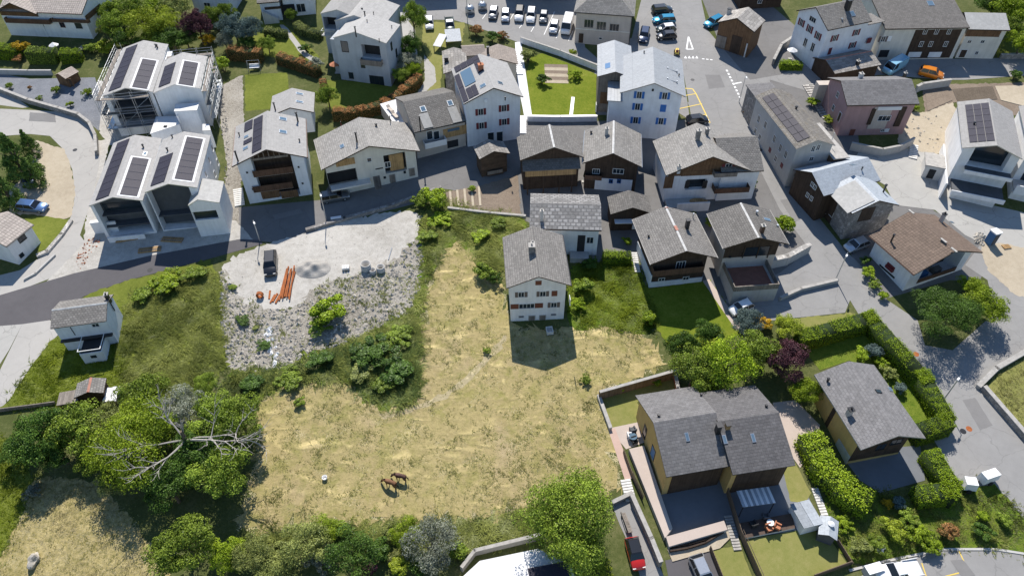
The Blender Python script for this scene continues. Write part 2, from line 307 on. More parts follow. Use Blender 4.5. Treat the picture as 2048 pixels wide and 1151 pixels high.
MESHC = {}
def cached(key, fn):
    if key not in MESHC: MESHC[key] = fn()
    return MESHC[key]
def g3(x, y, h=0): return (float(x), float(y), gz(x, y)+h)
GROUNDQ = Matrix(((1, 0, 0), (0, 1, 0), (0, 0, 1)))
def slope_rot(rz):
    """rotation that stands a thing on the tilted hillside, turned by rz"""
    n = Vector((0, -SLOPE, 1)).normalized(); x = Vector((math.cos(rz), math.sin(rz), 0)); x = (x-n*x.dot(n)).normalized(); y = n.cross(x)
    return Matrix((x, y, n)).transposed().to_euler()
# ------------------------------------------------------------------ gable houses fitted to their roof corners in the photograph
class House:
    def __init__(s, name, label, cat, obs, wall, roof, ov=.6, oy=.8, holes=(), t=.2, ridge=None, fascia='dark_wood', par=None, root=None, sink=.6, gable=None, gablez=None, group=None, holemat='dark_interior', **kw):
        if obs is None: s.cx, s.cy, s.th, s.w, s.l, s.ze, s.zr, s.off = par
        else:
            p, s.res = fit_house(obs, ov=ov, oy=oy, **kw); s.cx, s.cy, s.th, s.w, s.l, s.ze, s.zr, s.off = map(float, p)
        s.ov, s.oy, s.t = ov, oy, t
        s.zg = gz(s.cx, s.cy)
        if root is None:
            s.root = thing(name, label, cat, (s.cx, s.cy, s.zg), s.th, group)
            s.fr = (s.cx, s.cy, s.zg, s.th)
        else: s.root = root.root; s.fr = root.fr
        s.own = root is None
        s.E, s.Rz = s.ze-s.zg, s.zr-s.zg            # eave and ridge heights above the base
        s.grp = Matrix.Translation((s.cx-s.fr[0], s.cy-s.fr[1], s.zg-s.fr[2]))
        hw, hl = s.w/2-ov, s.l/2-oy; s.hw, s.hl = hw, hl
        zb = -abs(math.cos(s.th))*SLOPE*hl-abs(math.sin(s.th))*SLOPE*hw-sink; s.zb = zb
        top = lambda x: s.roofz(x)-t*.9
        hs = []
        for h in holes:
            if not isinstance(h[0], tuple): hs.append(h); continue
            a, b = h[0], h[1]; d = h[2]; mt = h[3] if len(h) > 3 else None
            (x0, z0), (x1, z1) = s.fpix('F', *a), (s.fpix('F', *b) if b is not None else (0, 0))
            if len(b) > 2: z1 = None
            hs.append((min(x0, x1), max(x0, x1), z0, z1, d))
        s.holes = hs
        mb = MB(); gz0 = gablez
        xs = sorted({-hw, hw, s.off, *[q for h in hs for q in h[:2]]}); xs = [x for x in xs if -hw-1e-6 <= x <= hw+1e-6]
        for x0, x1 in zip(xs, xs[1:]):
            if x1-x0 < 1e-4: continue
            segs = sorted([(h[2], h[3]) for h in hs if h[0] <= x0+1e-6 and h[1] >= x1-1e-6], key=lambda q: q[0])
            z = (zb, zb)
            for a, b in segs:
                mb.add([(x0, -hl, z[0]), (x1, -hl, z[1]), (x1, -hl, a), (x0, -hl, a)], [(0, 1, 2, 3)])
                z = (b, b) if b is not None else None
                if z is None: break
            if z: 
                g = (lambda q: min(gz0, q)) if gz0 is not None else (lambda q: q)
                if gz0 is not None and gz0 < max(top(x0), top(x1)):
                    a0, a1 = min(gz0, top(x0)), min(gz0, top(x1))
                    mb.add([(x0, -hl, z[0]), (x1, -hl, z[1]), (x1, -hl, a1), (x0, -hl, a0)], [(0, 1, 2, 3)])
                    mb.add([(x0, -hl, a0), (x1, -hl, a1), (x1, -hl, top(x1)), (x0, -hl, top(x0))], [(0, 1, 2, 3)], 1)
                else: mb.add([(x0, -hl, z[0]), (x1, -hl, z[1]), (x1, -hl, top(x1)), (x0, -hl, top(x0))], [(0, 1, 2, 3)])
        mb.add([(hw, hl, zb), (-hw, hl, zb), (-hw, hl, top(-hw)), (s.off, hl, top(s.off)), (hw, hl, top(hw))], [(0, 1, 2, 3, 4)])
        mb.add([(-hw, hl, zb), (-hw, -hl, zb), (-hw, -hl, top(-hw)), (-hw, hl, top(-hw))], [(0, 1, 2, 3)])
        mb.add([(hw, -hl, zb), (hw, hl, zb), (hw, hl, top(hw)), (hw, -hl, top(hw))], [(0, 1, 2, 3)])
        s.mats = [wall, gable or wall]
        s.wall = s.put(mb, 'wall', s.mats)
        for h in hs:
            x0, x1, z0, z1, d = h; hb = MB()
            t0, t1 = (top(x0), top(x1)) if z1 is None else (z1, z1)
            tm = [(s.off, top(s.off))] if z1 is None and x0 < s.off < x1 else []
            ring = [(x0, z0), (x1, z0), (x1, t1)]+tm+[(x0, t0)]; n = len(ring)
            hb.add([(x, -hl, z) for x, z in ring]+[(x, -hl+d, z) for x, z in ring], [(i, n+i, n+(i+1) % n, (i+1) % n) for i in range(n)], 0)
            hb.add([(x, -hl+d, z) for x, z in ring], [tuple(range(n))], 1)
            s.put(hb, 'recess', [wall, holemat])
        rb = MB(); L = s.l/2
        pr = [(-s.w/2, s.E), (s.off, s.Rz), (s.w/2, s.E), (s.w/2, s.E-t), (s.off, s.Rz-t), (-s.w/2, s.E-t)]
        rb.add([(x, -L, z) for x, z in pr]+[(x, L, z) for x, z in pr], [(0, 1, 7, 6), (1, 2, 8, 7)])
        rb.add([(x, -L, z) for x, z in pr]+[(x, L, z) for x, z in pr], [(2, 3, 9, 8), (3, 4, 10, 9), (4, 5, 11, 10), (5, 0, 6, 11), (0, 5, 4, 1), (1, 4, 3, 2), (6, 7, 10, 11), (7, 8, 9, 10)], 1)
        s.roofm = roof
        s.roof = s.put(rb, 'roof', [roof, fascia])
        if ridge:
            q = MB(); q.add([(s.off-.16, -L, s.Rz-.05), (s.off, -L, s.Rz+.07), (s.off+.16, -L, s.Rz-.05), (s.off-.16, L, s.Rz-.05), (s.off, L, s.Rz+.07), (s.off+.16, L, s.Rz-.05)], [(0, 1, 4, 3), (1, 2, 5, 4), (0, 2, 1), (3, 4, 5), (0, 3, 5, 2)])
            s.put(q, 'ridge_cap', ridge, s.roof)
    def put(s, mb, name, mats, parent=None, smooth=False):
        """link a mesh given in this block's own coordinates under the house"""
        if not s.own:
            dth = s.th-s.fr[3]; c0, s0 = math.cos(-s.fr[3]), math.sin(-s.fr[3]); dx, dy = s.cx-s.fr[0], s.cy-s.fr[1]
            tx, ty = c0*dx-s0*dy, s0*dx+c0*dy; c, sn = math.cos(dth), math.sin(dth)
            mb.v = [(tx+c*x-sn*y, ty+sn*x+c*y, z+s.zg-s.fr[2]) for x, y, z in mb.v]
        return mb.build(name, mats, parent or s.root, smooth)
    def place(s, me, name, loc, rz, parent=None, rx=0):
        dth = 0; x, y, z = loc
        if not s.own:
            dth = s.th-s.fr[3]; c0, s0 = math.cos(-s.fr[3]), math.sin(-s.fr[3]); dx, dy = s.cx-s.fr[0], s.cy-s.fr[1]
            tx, ty = c0*dx-s0*dy, s0*dx+c0*dy; c, sn = math.cos(dth), math.sin(dth)
            x, y, z = tx+c*x-sn*y, ty+sn*x+c*y, z+s.zg-s.fr[2]
        o = link(name, me, parent or s.root, (x, y, z)); o.rotation_euler = (rx, 0, rz+dth); return o
    def roofz(s, x):
        return s.E+(s.Rz-s.E)*((x+s.w/2)/(s.off+s.w/2) if x < s.off else (s.w/2-x)/(s.w/2-s.off))
    def loc(s, p):
        dx, dy = p[0]-s.cx, p[1]-s.cy; c, sn = math.cos(s.th), math.sin(s.th)
        return np.array([c*dx+sn*dy, -sn*dx+c*dy, p[2]-s.zg])
    def lray(s, u, v):
        d = ray(u, v); c, sn = math.cos(s.th), math.sin(s.th)
        return s.loc((0, 0, CAMZ)), np.array([c*d[0]+sn*d[1], -sn*d[0]+c*d[1], d[2]])
    def fpix(s, face, u, v, out=0.):
        o, d = s.lray(u, v)
        if face in 'FB': y = (-1 if face == 'F' else 1)*(s.hl+out); k = (y-o[1])/d[1]; q = o+k*d; return float(q[0]), float(q[2])
        x = (-1 if face == 'L' else 1)*(s.hw+out); k = (x-o[0])/d[0]; q = o+k*d; return float(q[1]), float(q[2])
    def rpix(s, side, u, v):
        """photo pixel -> (x, y, z) on the left or right roof slope, block coordinates"""
        o, d = s.lray(u, v); r = (s.Rz-s.E)/((s.off+s.w/2) if side == 'L' else (s.w/2-s.off)); sg = 1 if side == 'L' else -1
        n = np.array([-sg*r, 0, 1]); p0 = np.array([s.off, 0, s.Rz]); k = n@(p0-o)/(n@d); return o+k*d
    FR = {'F': 0, 'R': R(90), 'B': R(180), 'L': R(-90)}
    def at(s, face, a, z, out=0.):
        return {'F': (a, -s.hl-out, z), 'B': (a, s.hl+out, z), 'L': (-s.hw-out, a, z), 'R': (s.hw+out, a, z)}[face]
    def win(s, face, u, v, w=.9, h=1.1, frame='frame_white', sh=None, closed=False, pane='glass', mull=1, depth=None, out=0.):
        a, z = s.fpix(face, u, v, out); rz = s.FR[face]
        if closed:
            me = cached(('sh', w, h, sh), lambda: MB().box(-w/2, w/2, -.06, .01, -h/2, h/2).mesh('shutter', sh)); return s.place(me, 'shutter', s.at(face, a, z, out), rz)
        def fr():
            b = MB(); f = .07
            b.box(-w/2-f, -w/2, -.05, .01, -h/2-f, h/2+f).box(w/2, w/2+f, -.05, .01, -h/2-f, h/2+f).box(-w/2, w/2, -.05, .01, h/2, h/2+f).box(-w/2-f, w/2+f, -.1, .01, -h/2-f, -h/2)
            for i in range(mull): x = -w/2+w*(i+1)/(mull+1); b.box(x-.025, x+.025, -.045, .01, -h/2, h/2)
            return b.mesh('window', frame)
        o = s.place(cached(('w', w, h, frame, mull), fr), 'window', s.at(face, a, z, out), rz)
        pm = cached(('p', w, h, pane), lambda: MB().box(-w/2, w/2, -.02, .008, -h/2, h/2).mesh('pane', pane)); link('pane', pm, o)
        if sh:
            sw = w*.55; me = cached(('so', sw, h, sh), lambda: MB().box(-sw/2, sw/2, -.06, .012, -h/2-.04, h/2+.04).mesh('shutter', sh))
            for sg in (-1, 1):
                b = list(s.at(face, a+sg*(w/2+sw/2+.09)*(1 if face in 'FR' else 1), z, out)); s.place(me, 'shutter', b, rz)
        return o
    def door(s, face, u, v, w=1., h=2., mat='wood', frame='frame_white'):
        a, z = s.fpix(face, u, v); rz = s.FR[face]
        me = cached(('d', w, h, mat, frame), lambda: MB().box(-w/2-.08, -w/2, -.06, .01, -h/2, h/2+.08).box(w/2, w/2+.08, -.06, .01, -h/2, h/2+.08).box(-w/2, w/2, -.06, .01, h/2, h/2+.08).box(-w/2, w/2, -.04, .01, -h/2, h/2, 1).mesh('door', [frame, mat]))
        return s.place(me, 'door', s.at(face, a, z), rz)
    def panel(s, face, p, q, mat, name='cladding', out=.06, th=None):
        """flat cladding panel between two photo pixels on a wall face"""
        a0, z0 = s.fpix(face, *p); a1, z1 = s.fpix(face, *q); w, h = abs(a1-a0), abs(z1-z0)
        me = MB().box(-w/2, w/2, -out, .01, -h/2, h/2).mesh(name, mat)
        return s.place(me, name, s.at(face, (a0+a1)/2, (z0+z1)/2), s.FR[face])
    def balcony(s, face, p, q, depth=1.1, rail=1.0, mat='rail_wood', slab='concrete', bars=False):
        """balcony whose slab front edge runs between two pixels"""
        a0, z0 = s.fpix(face, *p, depth); a1, z1 = s.fpix(face, *q, depth); z = (z0+z1)/2; x0, x1 = min(a0, a1), max(a0, a1); w = (x1-x0)/2
        b = MB().box(-w, w, -depth, 0, -.16, 0)
        o = s.place(b.mesh('balcony', slab), 'balcony', s.at(face, (x0+x1)/2, z), s.FR[face])
        r = MB()
        if bars:
            r.box(-w, w, -depth, -depth+.05, rail-.06, rail); n = max(3, int(2*w/.3))
            for i in range(n+1): x = -w+2*w*i/n; r.box(x-.02, x+.02, -depth, -depth+.04, 0, rail-.06)
            for x in (-w, w-.05): r.box(x, x+.05, -depth+.05, 0, rail-.06, rail)
        else:
            r.box(-w, w, -depth-.05, -depth, -.1, rail).box(-w, -w+.05, -depth, 0, -.1, rail).box(w-.05, w, -depth, 0, -.1, rail)
        r.build('railing', mat, o); return o
    def onroof(s, side, u, v):
        p = s.rpix(side, u, v); r = math.atan2(s.Rz-s.E, (s.off+s.w/2) if side == 'L' else (s.w/2-s.off)); return p, r
    def chimney(s, side, u, v, w=.6, d=.6, h=1.1, mat='concrete', cap='pale_cap', pots=1):
        """u, v is where the chimney meets the roof, at its foot nearest the viewer"""
        p, r = s.onroof(side, u, v); b = MB().box(-w/2, w/2, -d/2, d/2, -.7, h)
        b.box(-w/2-.08, w/2+.08, -d/2-.08, d/2+.08, h, h+.1, 1)
        for i in range(pots): x = (i-(pots-1)/2)*.3; b.tube((x, 0, h+.1), (x, 0, h+.4), .12, .1, 8, 1)
        return s.place(b.mesh('chimney', [mat, cap]), 'chimney', (p[0], p[1]+d/2, p[2]), 0, s.roof)
    def pipe(s, side, u, v, h=.9, r0=.09, mat='dark_metal'):
        p, _ = s.onroof(side, u, v)
        me = cached(('pipe', h, r0, mat), lambda: MB().tube((0, 0, -.3), (0, 0, h), r0, r0, 8).tube((0, 0, h), (0, 0, h+.12), r0*1.7, r0*1.3, 8).mesh('vent_pipe', mat))
        return s.place(me, 'vent_pipe', p, 0, s.roof)
    def sky(s, side, u, v, w=.8, l=1.1, pane='sky_glass', frame='steel'):
        p, r = s.onroof(side, u, v)
        me = cached(('sky', w, l, frame, pane), lambda: MB().box(-w/2, w/2, -l/2, l/2, 0, .09).box(-w/2+.08, w/2-.08, -l/2+.08, l/2-.08, .09, .1, 1).mesh('skylight', [frame, pane]))
        o = s.place(me, 'skylight', p, 0, s.roof); sg = 1 if side == 'L' else -1; dth = 0 if s.own else s.th-s.fr[3]
        o.rotation_euler = (Matrix.Rotation(dth, 3, 'Z') @ Matrix.Rotation(-sg*r, 3, 'Y') @ Matrix.Rotation(R(90), 3, 'Z')).to_euler(); return o
    def solar(s, side, px, rows, cols, edge=None, name='solar_panel', mat='solar'):
        """array of panels between pixel corners; rows run down the slope, cols along the ridge"""
        ps = [s.onroof(side, *q)[0] for q in px]; r = s.onroof(side, *px[0])[1]; sg = 1 if side == 'L' else -1
        ys = sorted(p[1] for p in ps); y0, y1 = (ys[0]+ys[1])/2, (ys[2]+ys[3])/2
        ds = sorted(abs(p[0]-s.off) for p in ps); d0, d1 = (ds[0]+ds[1])/2, (ds[2]+ds[3])/2
        lc = 1/math.cos(r); L, Wd = (y1-y0)/cols, (d1-d0)*lc/rows
        me = MB().box(-Wd/2+.03, Wd/2-.03, -L/2+.045, L/2-.045, .06, .1).mesh(name, mat); dth = 0 if s.own else s.th-s.fr[3]
        rot = (Matrix.Rotation(dth, 3, 'Z') @ Matrix.Rotation(-sg*r, 3, 'Y')).to_euler()
        for i in range(rows):
            for j in range(cols):
                d = (d0*lc+Wd*(i+.5)); x = s.off-sg*d*math.cos(r); z = s.Rz-d*math.sin(r); y = y0+L*(j+.5)
                o = s.place(me, name, (x, y, z), 0, s.roof); o.rotation_euler = rot
        if edge:
            W2, L2 = (d1-d0)*lc/2+.28, (y1-y0)/2+.28; e = MB().box(-W2, W2, -L2, L2, .005, .05).mesh('panel_tray', edge)
            d = (d0+d1)/2*lc; o = s.place(e, 'panel_tray', (s.off-sg*d*math.cos(r), (y0+y1)/2, s.Rz-d*math.sin(r)), 0, s.roof); o.rotation_euler = rot
    def gutter(s, side='L', mat='copper'):
        x = -s.w/2-.06 if side == 'L' else s.w/2+.06
        return s.put(MB().tube((x, -s.l/2, s.E-.1), (x, s.l/2, s.E-.1), .07, .07, 6), 'gutter', mat, s.roof)
    def block(s, name, mat, x0, x1, y0, y1, z0, z1, parent=None):
        return s.put(MB().box(x0, x1, y0, y1, z0, z1), name, mat, parent)
# ------------------------------------------------------------------ ground, roads, lawns
BOX = []
def layer(w):
    b = (min(p[0] for p in w), min(p[1] for p in w), max(p[0] for p in w), max(p[1] for p in w))
    k = 1+max([q[4] for q in BOX if q[0] < b[2] and b[0] < q[2] and q[1] < b[3] and b[1] < q[3]], default=0)
    BOX.append((*b, k)); return .004*k
def smooth_ring(pts, n=2):
    for _ in range(n):
        out = []
        for a, b in zip(pts, pts[1:]+pts[:1]): out += [(a[0]*.75+b[0]*.25, a[1]*.75+b[1]*.25), (a[0]*.25+b[0]*.75, a[1]*.25+b[1]*.75)]
        pts = out
    return pts
def ring_world(px, organic=0., sm=0):
    if sm: px = smooth_ring(px, sm)
    w = [P(u, v)[:2] for u, v in px]
    if organic:
        out = []
        for a, b in zip(w, w[1:]+w[:1]):
            L = np.hypot(*(b-a)); k = max(1, int(L/.45))
            for i in range(k): out.append(a+(b-a)*i/k+nr.normal(0, organic, 2))
        w = out
    return [(float(x), float(y)) for x, y in w]
def patch(name, label, px, mat, organic=0., sm=0, cat=None):
    w = ring_world(px, organic, sm)
    area = sum(a[0]*b[1]-b[0]*a[1] for a, b in zip(w, w[1:]+w[:1]))
    if area < 0: w = w[::-1]
    z = layer(w); n = len(w)
    vs, _, fs = delaunay_2d_cdt([Vector(p) for p in w], [(i, (i+1) % n) for i in range(n)], [], 1, 1e-5)[:3]
    mb = MB().add([(p.x, p.y, gz(p.x, p.y)+z) for p in vs], [tuple(f) for f in fs])
    return tag(mb.build(name, mat, uv=False), label, cat or name.replace('_', ' '), kind='structure')
Bg = 2500.; mb = MB(); xs = [-Bg, -160, 160, Bg]; ys = [-200, 0, 260, Bg]
for i in range(3):
    for j in range(3):
        q4 = [(xs[i], ys[j]), (xs[i+1], ys[j]), (xs[i+1], ys[j+1]), (xs[i], ys[j+1])]; mb.add([(x, y, gz(x, y)) for x, y in q4], [(0, 1, 2, 3)])
tag(mb.build('ground', 'rough_ground', uv=False), 'sloping rough grassy ground of the alpine hillside', 'ground', kind='structure')
patch('village_paving', 'grey asphalt between the old village houses', [(470,415),(640,400),(700,300),(960,200),(1050,240),(1190,242),(1370,240),(1510,240),(1570,360),(1640,440),(1700,520),(1690,620),(1500,645),(1440,600),(1400,560),(1290,570),(1200,530),(1050,440),(1030,400),(880,376),(850,402),(700,440),(640,470),(560,485),(480,480)], 'shaded_asphalt')
patch('village_paving', 'shaded asphalt yards around the stone house and plank barn', [(1395,-25),(1500,-25),(1600,60),(1640,110),(1700,150),(1720,300),(1690,340),(1600,330),(1530,240),(1480,150),(1440,90)], 'shaded_asphalt')
patch('village_paving', 'asphalt apron at the stone house corner', [(1375,205),(1500,165),(1550,270),(1500,300),(1400,262)], 'asphalt')
patch('village_paving', 'asphalt strip between cream hall and blue-shuttered house', [(1240,90),(1290,60),(1352,90),(1372,190),(1330,230),(1180,230),(1190,140)], 'asphalt')
patch('village_paving', 'paved margin around the brown tiled house', [(1690,490),(1760,400),(1830,400),(1990,490),(1960,560),(1900,560),(1760,600)], 'shaded_asphalt')
patch('gravel_margin', 'pale stony margin between loop road and double-gabled house', [(192,280),(222,280),(205,350),(185,410),(220,470),(165,500),(172,440)], 'gravel', .1)
patch('rubble_yard', 'pale rubble strip between double-gabled house and balcony house', [(425,180),(485,150),(490,300),(478,410),(480,470),(440,470),(455,330),(440,240)], 'rubble_soil', .1)
patch('yard', 'pale gravel strip along the scaffolded house', [(195,160),(250,180),(260,290),(215,290),(198,262)], 'gravel', .1)
patch('car_park', 'asphalt car park with painted bays below the street', [(640,-25),(1160,-25),(1170,95),(1215,135),(1190,130),(1045,88),(935,48),(905,40),(830,40),(780,45)], 'asphalt')
patch('car_park', 'asphalt parking strip beside the cream hall', [(1255,110),(1285,-10),(1348,-10),(1362,118),(1380,240),(1250,160)], 'asphalt')
patch('road', 'grey village road running past the blue-shuttered house down the slope', [(1345,-30),(1396,-30),(1415,60),(1440,90),(1500,160),(1560,150),(1650,120),(1700,160),(1640,190),(1540,160),(1530,250),(1575,360),(1640,438),(1690,500),(1740,548),(1775,600),(1835,640),(1850,690),(1905,700),(1990,625),(1975,560),(1930,530),(1960,490),(2070,545),(2070,690),(2010,730),(1965,772),(2070,900),(2070,1080),(1990,985),(1930,985),(1880,900),(1820,800),(1730,650),(1700,600),(1690,625),(1500,645),(1450,600),(1560,545),(1620,500),(1560,420),(1520,340),(1505,260),(1480,190),(1420,250),(1385,250),(1375,190),(1360,110)], 'asphalt')
patch('street', 'shaded street in front of the dark timber row house', [(1560,150),(1650,110),(1760,115),(1920,118),(2070,115),(2070,150),(1930,160),(1890,160),(1760,150),(1640,170)], 'asphalt')
patch('courtyard', 'pale concrete courtyard before the new white houses', [(1720,300),(1820,290),(1880,310),(1900,340),(1915,395),(2070,430),(2070,560),(1990,500),(1930,470),(1870,420),(1790,410),(1770,370),(1700,330)], 'concrete_court')
patch('sandy_yard', 'sandy yard beside the brown tiled house', [(1955,480),(2000,485),(2070,500),(2070,600),(2030,590),(1975,540)], 'sand', .12)
patch('loop_road', 'pale concrete loop road around the slate garden', [(-40,216),(60,220),(120,224),(160,236),(185,255),(199,285),(200,320),(190,370),(178,415),(160,470),(175,490),(130,545),(60,572),(-40,602),(-40,560),(40,540),(85,512),(125,470),(143,430),(150,390),(145,340),(128,300),(100,272),(60,268),(-40,275)], 'pale_road')
patch('gravel_lot', 'brownish gravel lot where the blue estate car stands', [(70,280),(128,298),(146,345),(150,390),(143,432),(120,440),(70,428),(20,430),(20,380),(60,340)], 'sand', .1)
patch('lawn', 'small lawn above the dry stone edging', [(50,435),(90,432),(140,440),(136,458),(105,492),(78,505),(65,470)], 'bright_grass', .06)
patch('footpath', 'pale upper path beside the curved stone wall', [(-40,160),(0,172),(58,214),(45,216),(-40,205)], 'pale_road')
patch('slate_garden', 'terraced garden covered in grey slate chips', [(-40,140),(60,158),(190,155),(205,200),(198,262),(170,240),(120,222),(60,203),(-40,165)], 'slate_chips')
patch('building_yard', 'pale gravel building yard before the new double-gabled white house', [(90,565),(180,475),(215,455),(330,440),(470,440),(510,482),(300,516),(150,552)], 'gravel', .06)
patch('new_road', 'fresh dark asphalt road with sharp edges', [(-40,602),(60,572),(150,546),(300,511),(480,478),(522,480),(525,488),(420,517),(250,562),(168,592),(100,640),(-40,660)], 'new_asphalt')
patch('lane', 'pale concrete lane running downhill by the green field', [(45,648),(100,640),(128,658),(95,690),(60,735),(22,795),(0,818),(-40,860),(-40,790),(0,740)], 'pale_road')
patch('terrace', 'white concrete terrace with railing beside the pale lane', [(-40,655),(45,648),(18,700),(-40,790)], 'concrete_court')
patch('gravel_site', 'pale gravel building plot with car and rusty pipes', [(440,528),(520,490),(620,465),(690,440),(760,425),(850,418),(836,470),(800,515),(760,545),(640,570),(600,620),(500,625),(445,560)], 'gravel', .25, 1)
patch('rubble_bank', 'stony rubble embankment below the gravel plot', [(440,528),(455,560),(500,620),(600,615),(640,565),(760,540),(800,510),(838,470),(848,500),(836,600),(790,640),(700,680),(620,712),(560,740),(500,745),(455,730),(440,640)], 'rubble_soil', .5, 1)
patch('hay_meadow', 'dry yellow hay meadow where the two ponies graze', [(900,470),(940,480),(965,540),(1000,560),(1020,640),(1040,660),(1150,662),(1200,648),(1290,665),(1330,720),(1300,745),(1205,780),(1215,860),(1250,985),(1225,998),(1060,1015),(900,1040),(720,1040),(560,1058),(470,1065),(495,980),(520,900),(520,790),(600,760),(690,755),(745,805),(800,812),(842,790),(830,720),(842,600),(880,520)], 'hay_meadow', .6, 1)
pth = [(1015,672),(1000,690),(978,712),(950,742),(918,775),(875,800),(820,818),(760,835)]
patch('track', 'pale worn track curving across the hay meadow', [(u-3, v-5) for u, v in pth]+[(u+3, v+5) for u, v in pth][::-1], 'worn_track', .13, 2)
patch('dry_field', 'dry cut field with a lone stone below the copse', [(60,955),(180,955),(235,1010),(300,1090),(345,1175),(-40,1175),(20,1080),(50,1010)], 'dry_field', .25, 1)
patch('grass_strip', 'bright green grass strip along the dry field', [(-40,860),(30,880),(70,960),(50,1020),(15,1090),(-40,1180)], 'bright_grass', .15, 1)
patch('green_field', 'overgrown green field around the tiny house', [(125,660),(170,592),(250,562),(420,520),(445,560),(440,640),(455,735),(420,770),(260,830),(120,820),(0,818),(22,795),(60,735),(95,690)], 'bright_grass', .2)
patch('grass_bank', 'dark overgrown grass bank between rubble and hay meadow', [(440,745),(500,745),(560,742),(620,712),(700,680),(790,640),(838,600),(848,500),(838,430),(880,400),(950,420),(1055,440),(1040,470),(1008,480),(1010,560),(965,540),(925,478),(895,480),(870,520),(842,600),(830,720),(840,790),(800,812),(745,805),(690,755),(600,760),(520,790),(450,800)], 'long_grass_soil', .55, 1)
patch('wild_garden', 'overgrown garden between farmhouse and timber chalet', [(1142,530),(1200,525),(1275,520),(1292,580),(1310,650),(1290,668),(1200,650),(1150,660),(1135,640)], 'long_grass_soil', .2)
patch('lawn', 'mown lawn in the shade of the timber chalet', [(1290,578),(1420,560),(1475,640),(1480,668),(1400,700),(1335,690),(1312,655)], 'lawn_mown', .1)
patch('chalet_path', 'narrow paved path between the two timber chalets', [(1405,562),(1418,558),(1485,655),(1472,660)], 'paver_pale')
patch('garden_lawn', 'bright walled garden lawn with vegetable beds', [(1062,112),(1085,107),(1195,150),(1192,238),(1058,236),(1048,165)], 'lawn_mown', .03)
patch('garden_path', 'white paved path around the walled garden lawn', [(1030,85),(1042,84),(1052,150),(1065,238),(1050,240),(1034,160)], 'white_board')
patch('vegetable_bed', 'tilled vegetable beds beside the lane bend', [(892,385),(960,372),(1035,350),(1040,400),(1042,432),(980,425),(897,415)], 'tilled_soil', .08)
patch('ploughed_plot', 'bare ploughed plots above the new white house', [(1845,170),(2070,165),(2070,240),(1910,205),(1850,232)], 'tilled_soil', .1)
patch('sandy_bank', 'sandy building ground beside the pink house', [(1800,225),(1850,225),(1905,205),(1925,250),(1895,310),(1820,300),(1795,285)], 'sand', .1)
patch('garden', 'swing garden lawn beside the scaffolded house', [(490,150),(575,145),(580,215),(490,222)], 'bright_grass', .06)
patch('garden', 'terraced garden lawn with curving path', [(520,42),(560,40),(600,75),(640,115),(600,125),(520,110),(500,75)], 'bright_grass', .06)
patch('curved_path', 'curving stone path through the terraced garden', [(556,50),(570,50),(592,78),(612,105),(638,120),(628,126),(600,108),(585,84)], 'concrete_court', 0, 1)
patch('garden', 'garden lawn in the shadow of the grey modern house', [(655,160),(780,165),(820,190),(760,215),(690,225),(655,215)], 'bright_grass', .06)
patch('grass_verge', 'dry grass verge with two parked vehicles', [(845,45),(930,45),(925,85),(885,130),(880,190),(850,188),(865,140),(845,90)], 'lawn_dry', .1)
patch('garden_track', 'narrow earth track past the curved photinia hedge', [(848,110),(870,135),(872,165),(845,190),(830,196),(850,160)], 'concrete_court', .05)
patch('driveway', 'shaded driveway beside the grey modern house', [(770,5),(800,20),(830,60),(835,110),(800,130),(795,60)], 'concrete_court')
patch('duplex_lawn', 'small dry lawn behind the yellow duplex', [(1200,792),(1345,756),(1352,775),(1275,805),(1300,850),(1220,858)], 'lawn_dry', .05)
patch('terrace', 'pink tiled corner terrace of the yellow duplex', [(1218,856),(1285,842),(1295,882),(1252,898)], 'paver_pale')
patch('walkway', 'pink paved walk descending beside the hay meadow', [(1216,858),(1230,856),(1268,955),(1250,960)], 'paver_pink')
patch('duplex_patio', 'patio before the yellow duplex with dark blue shade in its colour', [(1290,900),(1330,950),(1450,940),(1590,935),(1620,1000),(1600,1060),(1490,1075),(1440,1060),(1335,1080),(1300,1000)], 'patio_shade')
patch('duplex_lawn', 'dry rectangular lawn below the duplex deck', [(1490,1080),(1600,1058),(1650,1062),(1695,1128),(1625,1152),(1515,1170)], 'lawn_dry', .03)
patch('duplex_lawn', 'narrow lawn strip between board fences', [(1425,1098),(1480,1090),(1510,1170),(1440,1170)], 'lawn_dry', .03)
patch('duplex_lawn', 'little side lawn by the garden steps', [(1565,935),(1590,925),(1622,985),(1612,1005),(1580,1002)], 'lawn_dry', .03)
patch('forecourt', 'pale paved forecourt between duplex and yellow hedge house', [(1545,805),(1590,800),(1640,850),(1625,900),(1600,935),(1575,900)], 'paver_pale')
patch('hedge_garden', 'shaded garden inside the tall clipped hedge', [(1600,690),(1740,640),(1890,840),(1840,880),(1700,720),(1640,740)], 'long_grass_soil')
patch('hedge_patio', 'shaded patio at the gable of the hedge house', [(1690,920),(1720,900),(1840,890),(1850,960),(1760,985),(1720,960)], 'patio_shade')
patch('car_lane', 'narrow concrete lane where the small red car stands', [(1222,1005),(1262,1000),(1290,1060),(1335,1170),(1285,1170),(1268,1110),(1240,1050)], 'asphalt')
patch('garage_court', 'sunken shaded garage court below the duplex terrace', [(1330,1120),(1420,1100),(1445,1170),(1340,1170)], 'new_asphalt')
patch('lower_car_park', 'sunlit asphalt car park with faint yellow bay lines', [(1690,1170),(1760,1128),(1880,1098),(1990,1098),(2080,1112),(2080,1175)], 'asphalt')
patch('verge', 'ivy and weed verge between hedge and lower car park', [(1830,1000),(1930,970),(1990,970),(2080,1075),(2080,1110),(1990,1096),(1880,1096),(1770,1120),(1700,1130),(1640,1040),(1660,980),(1760,985)], 'long_grass_soil', .15)
patch('bank', 'dry grassy roadside bank behind a low stone wall', [(1968,775),(2080,690),(2080,880),(2000,810)], 'lawn_dry', .15)
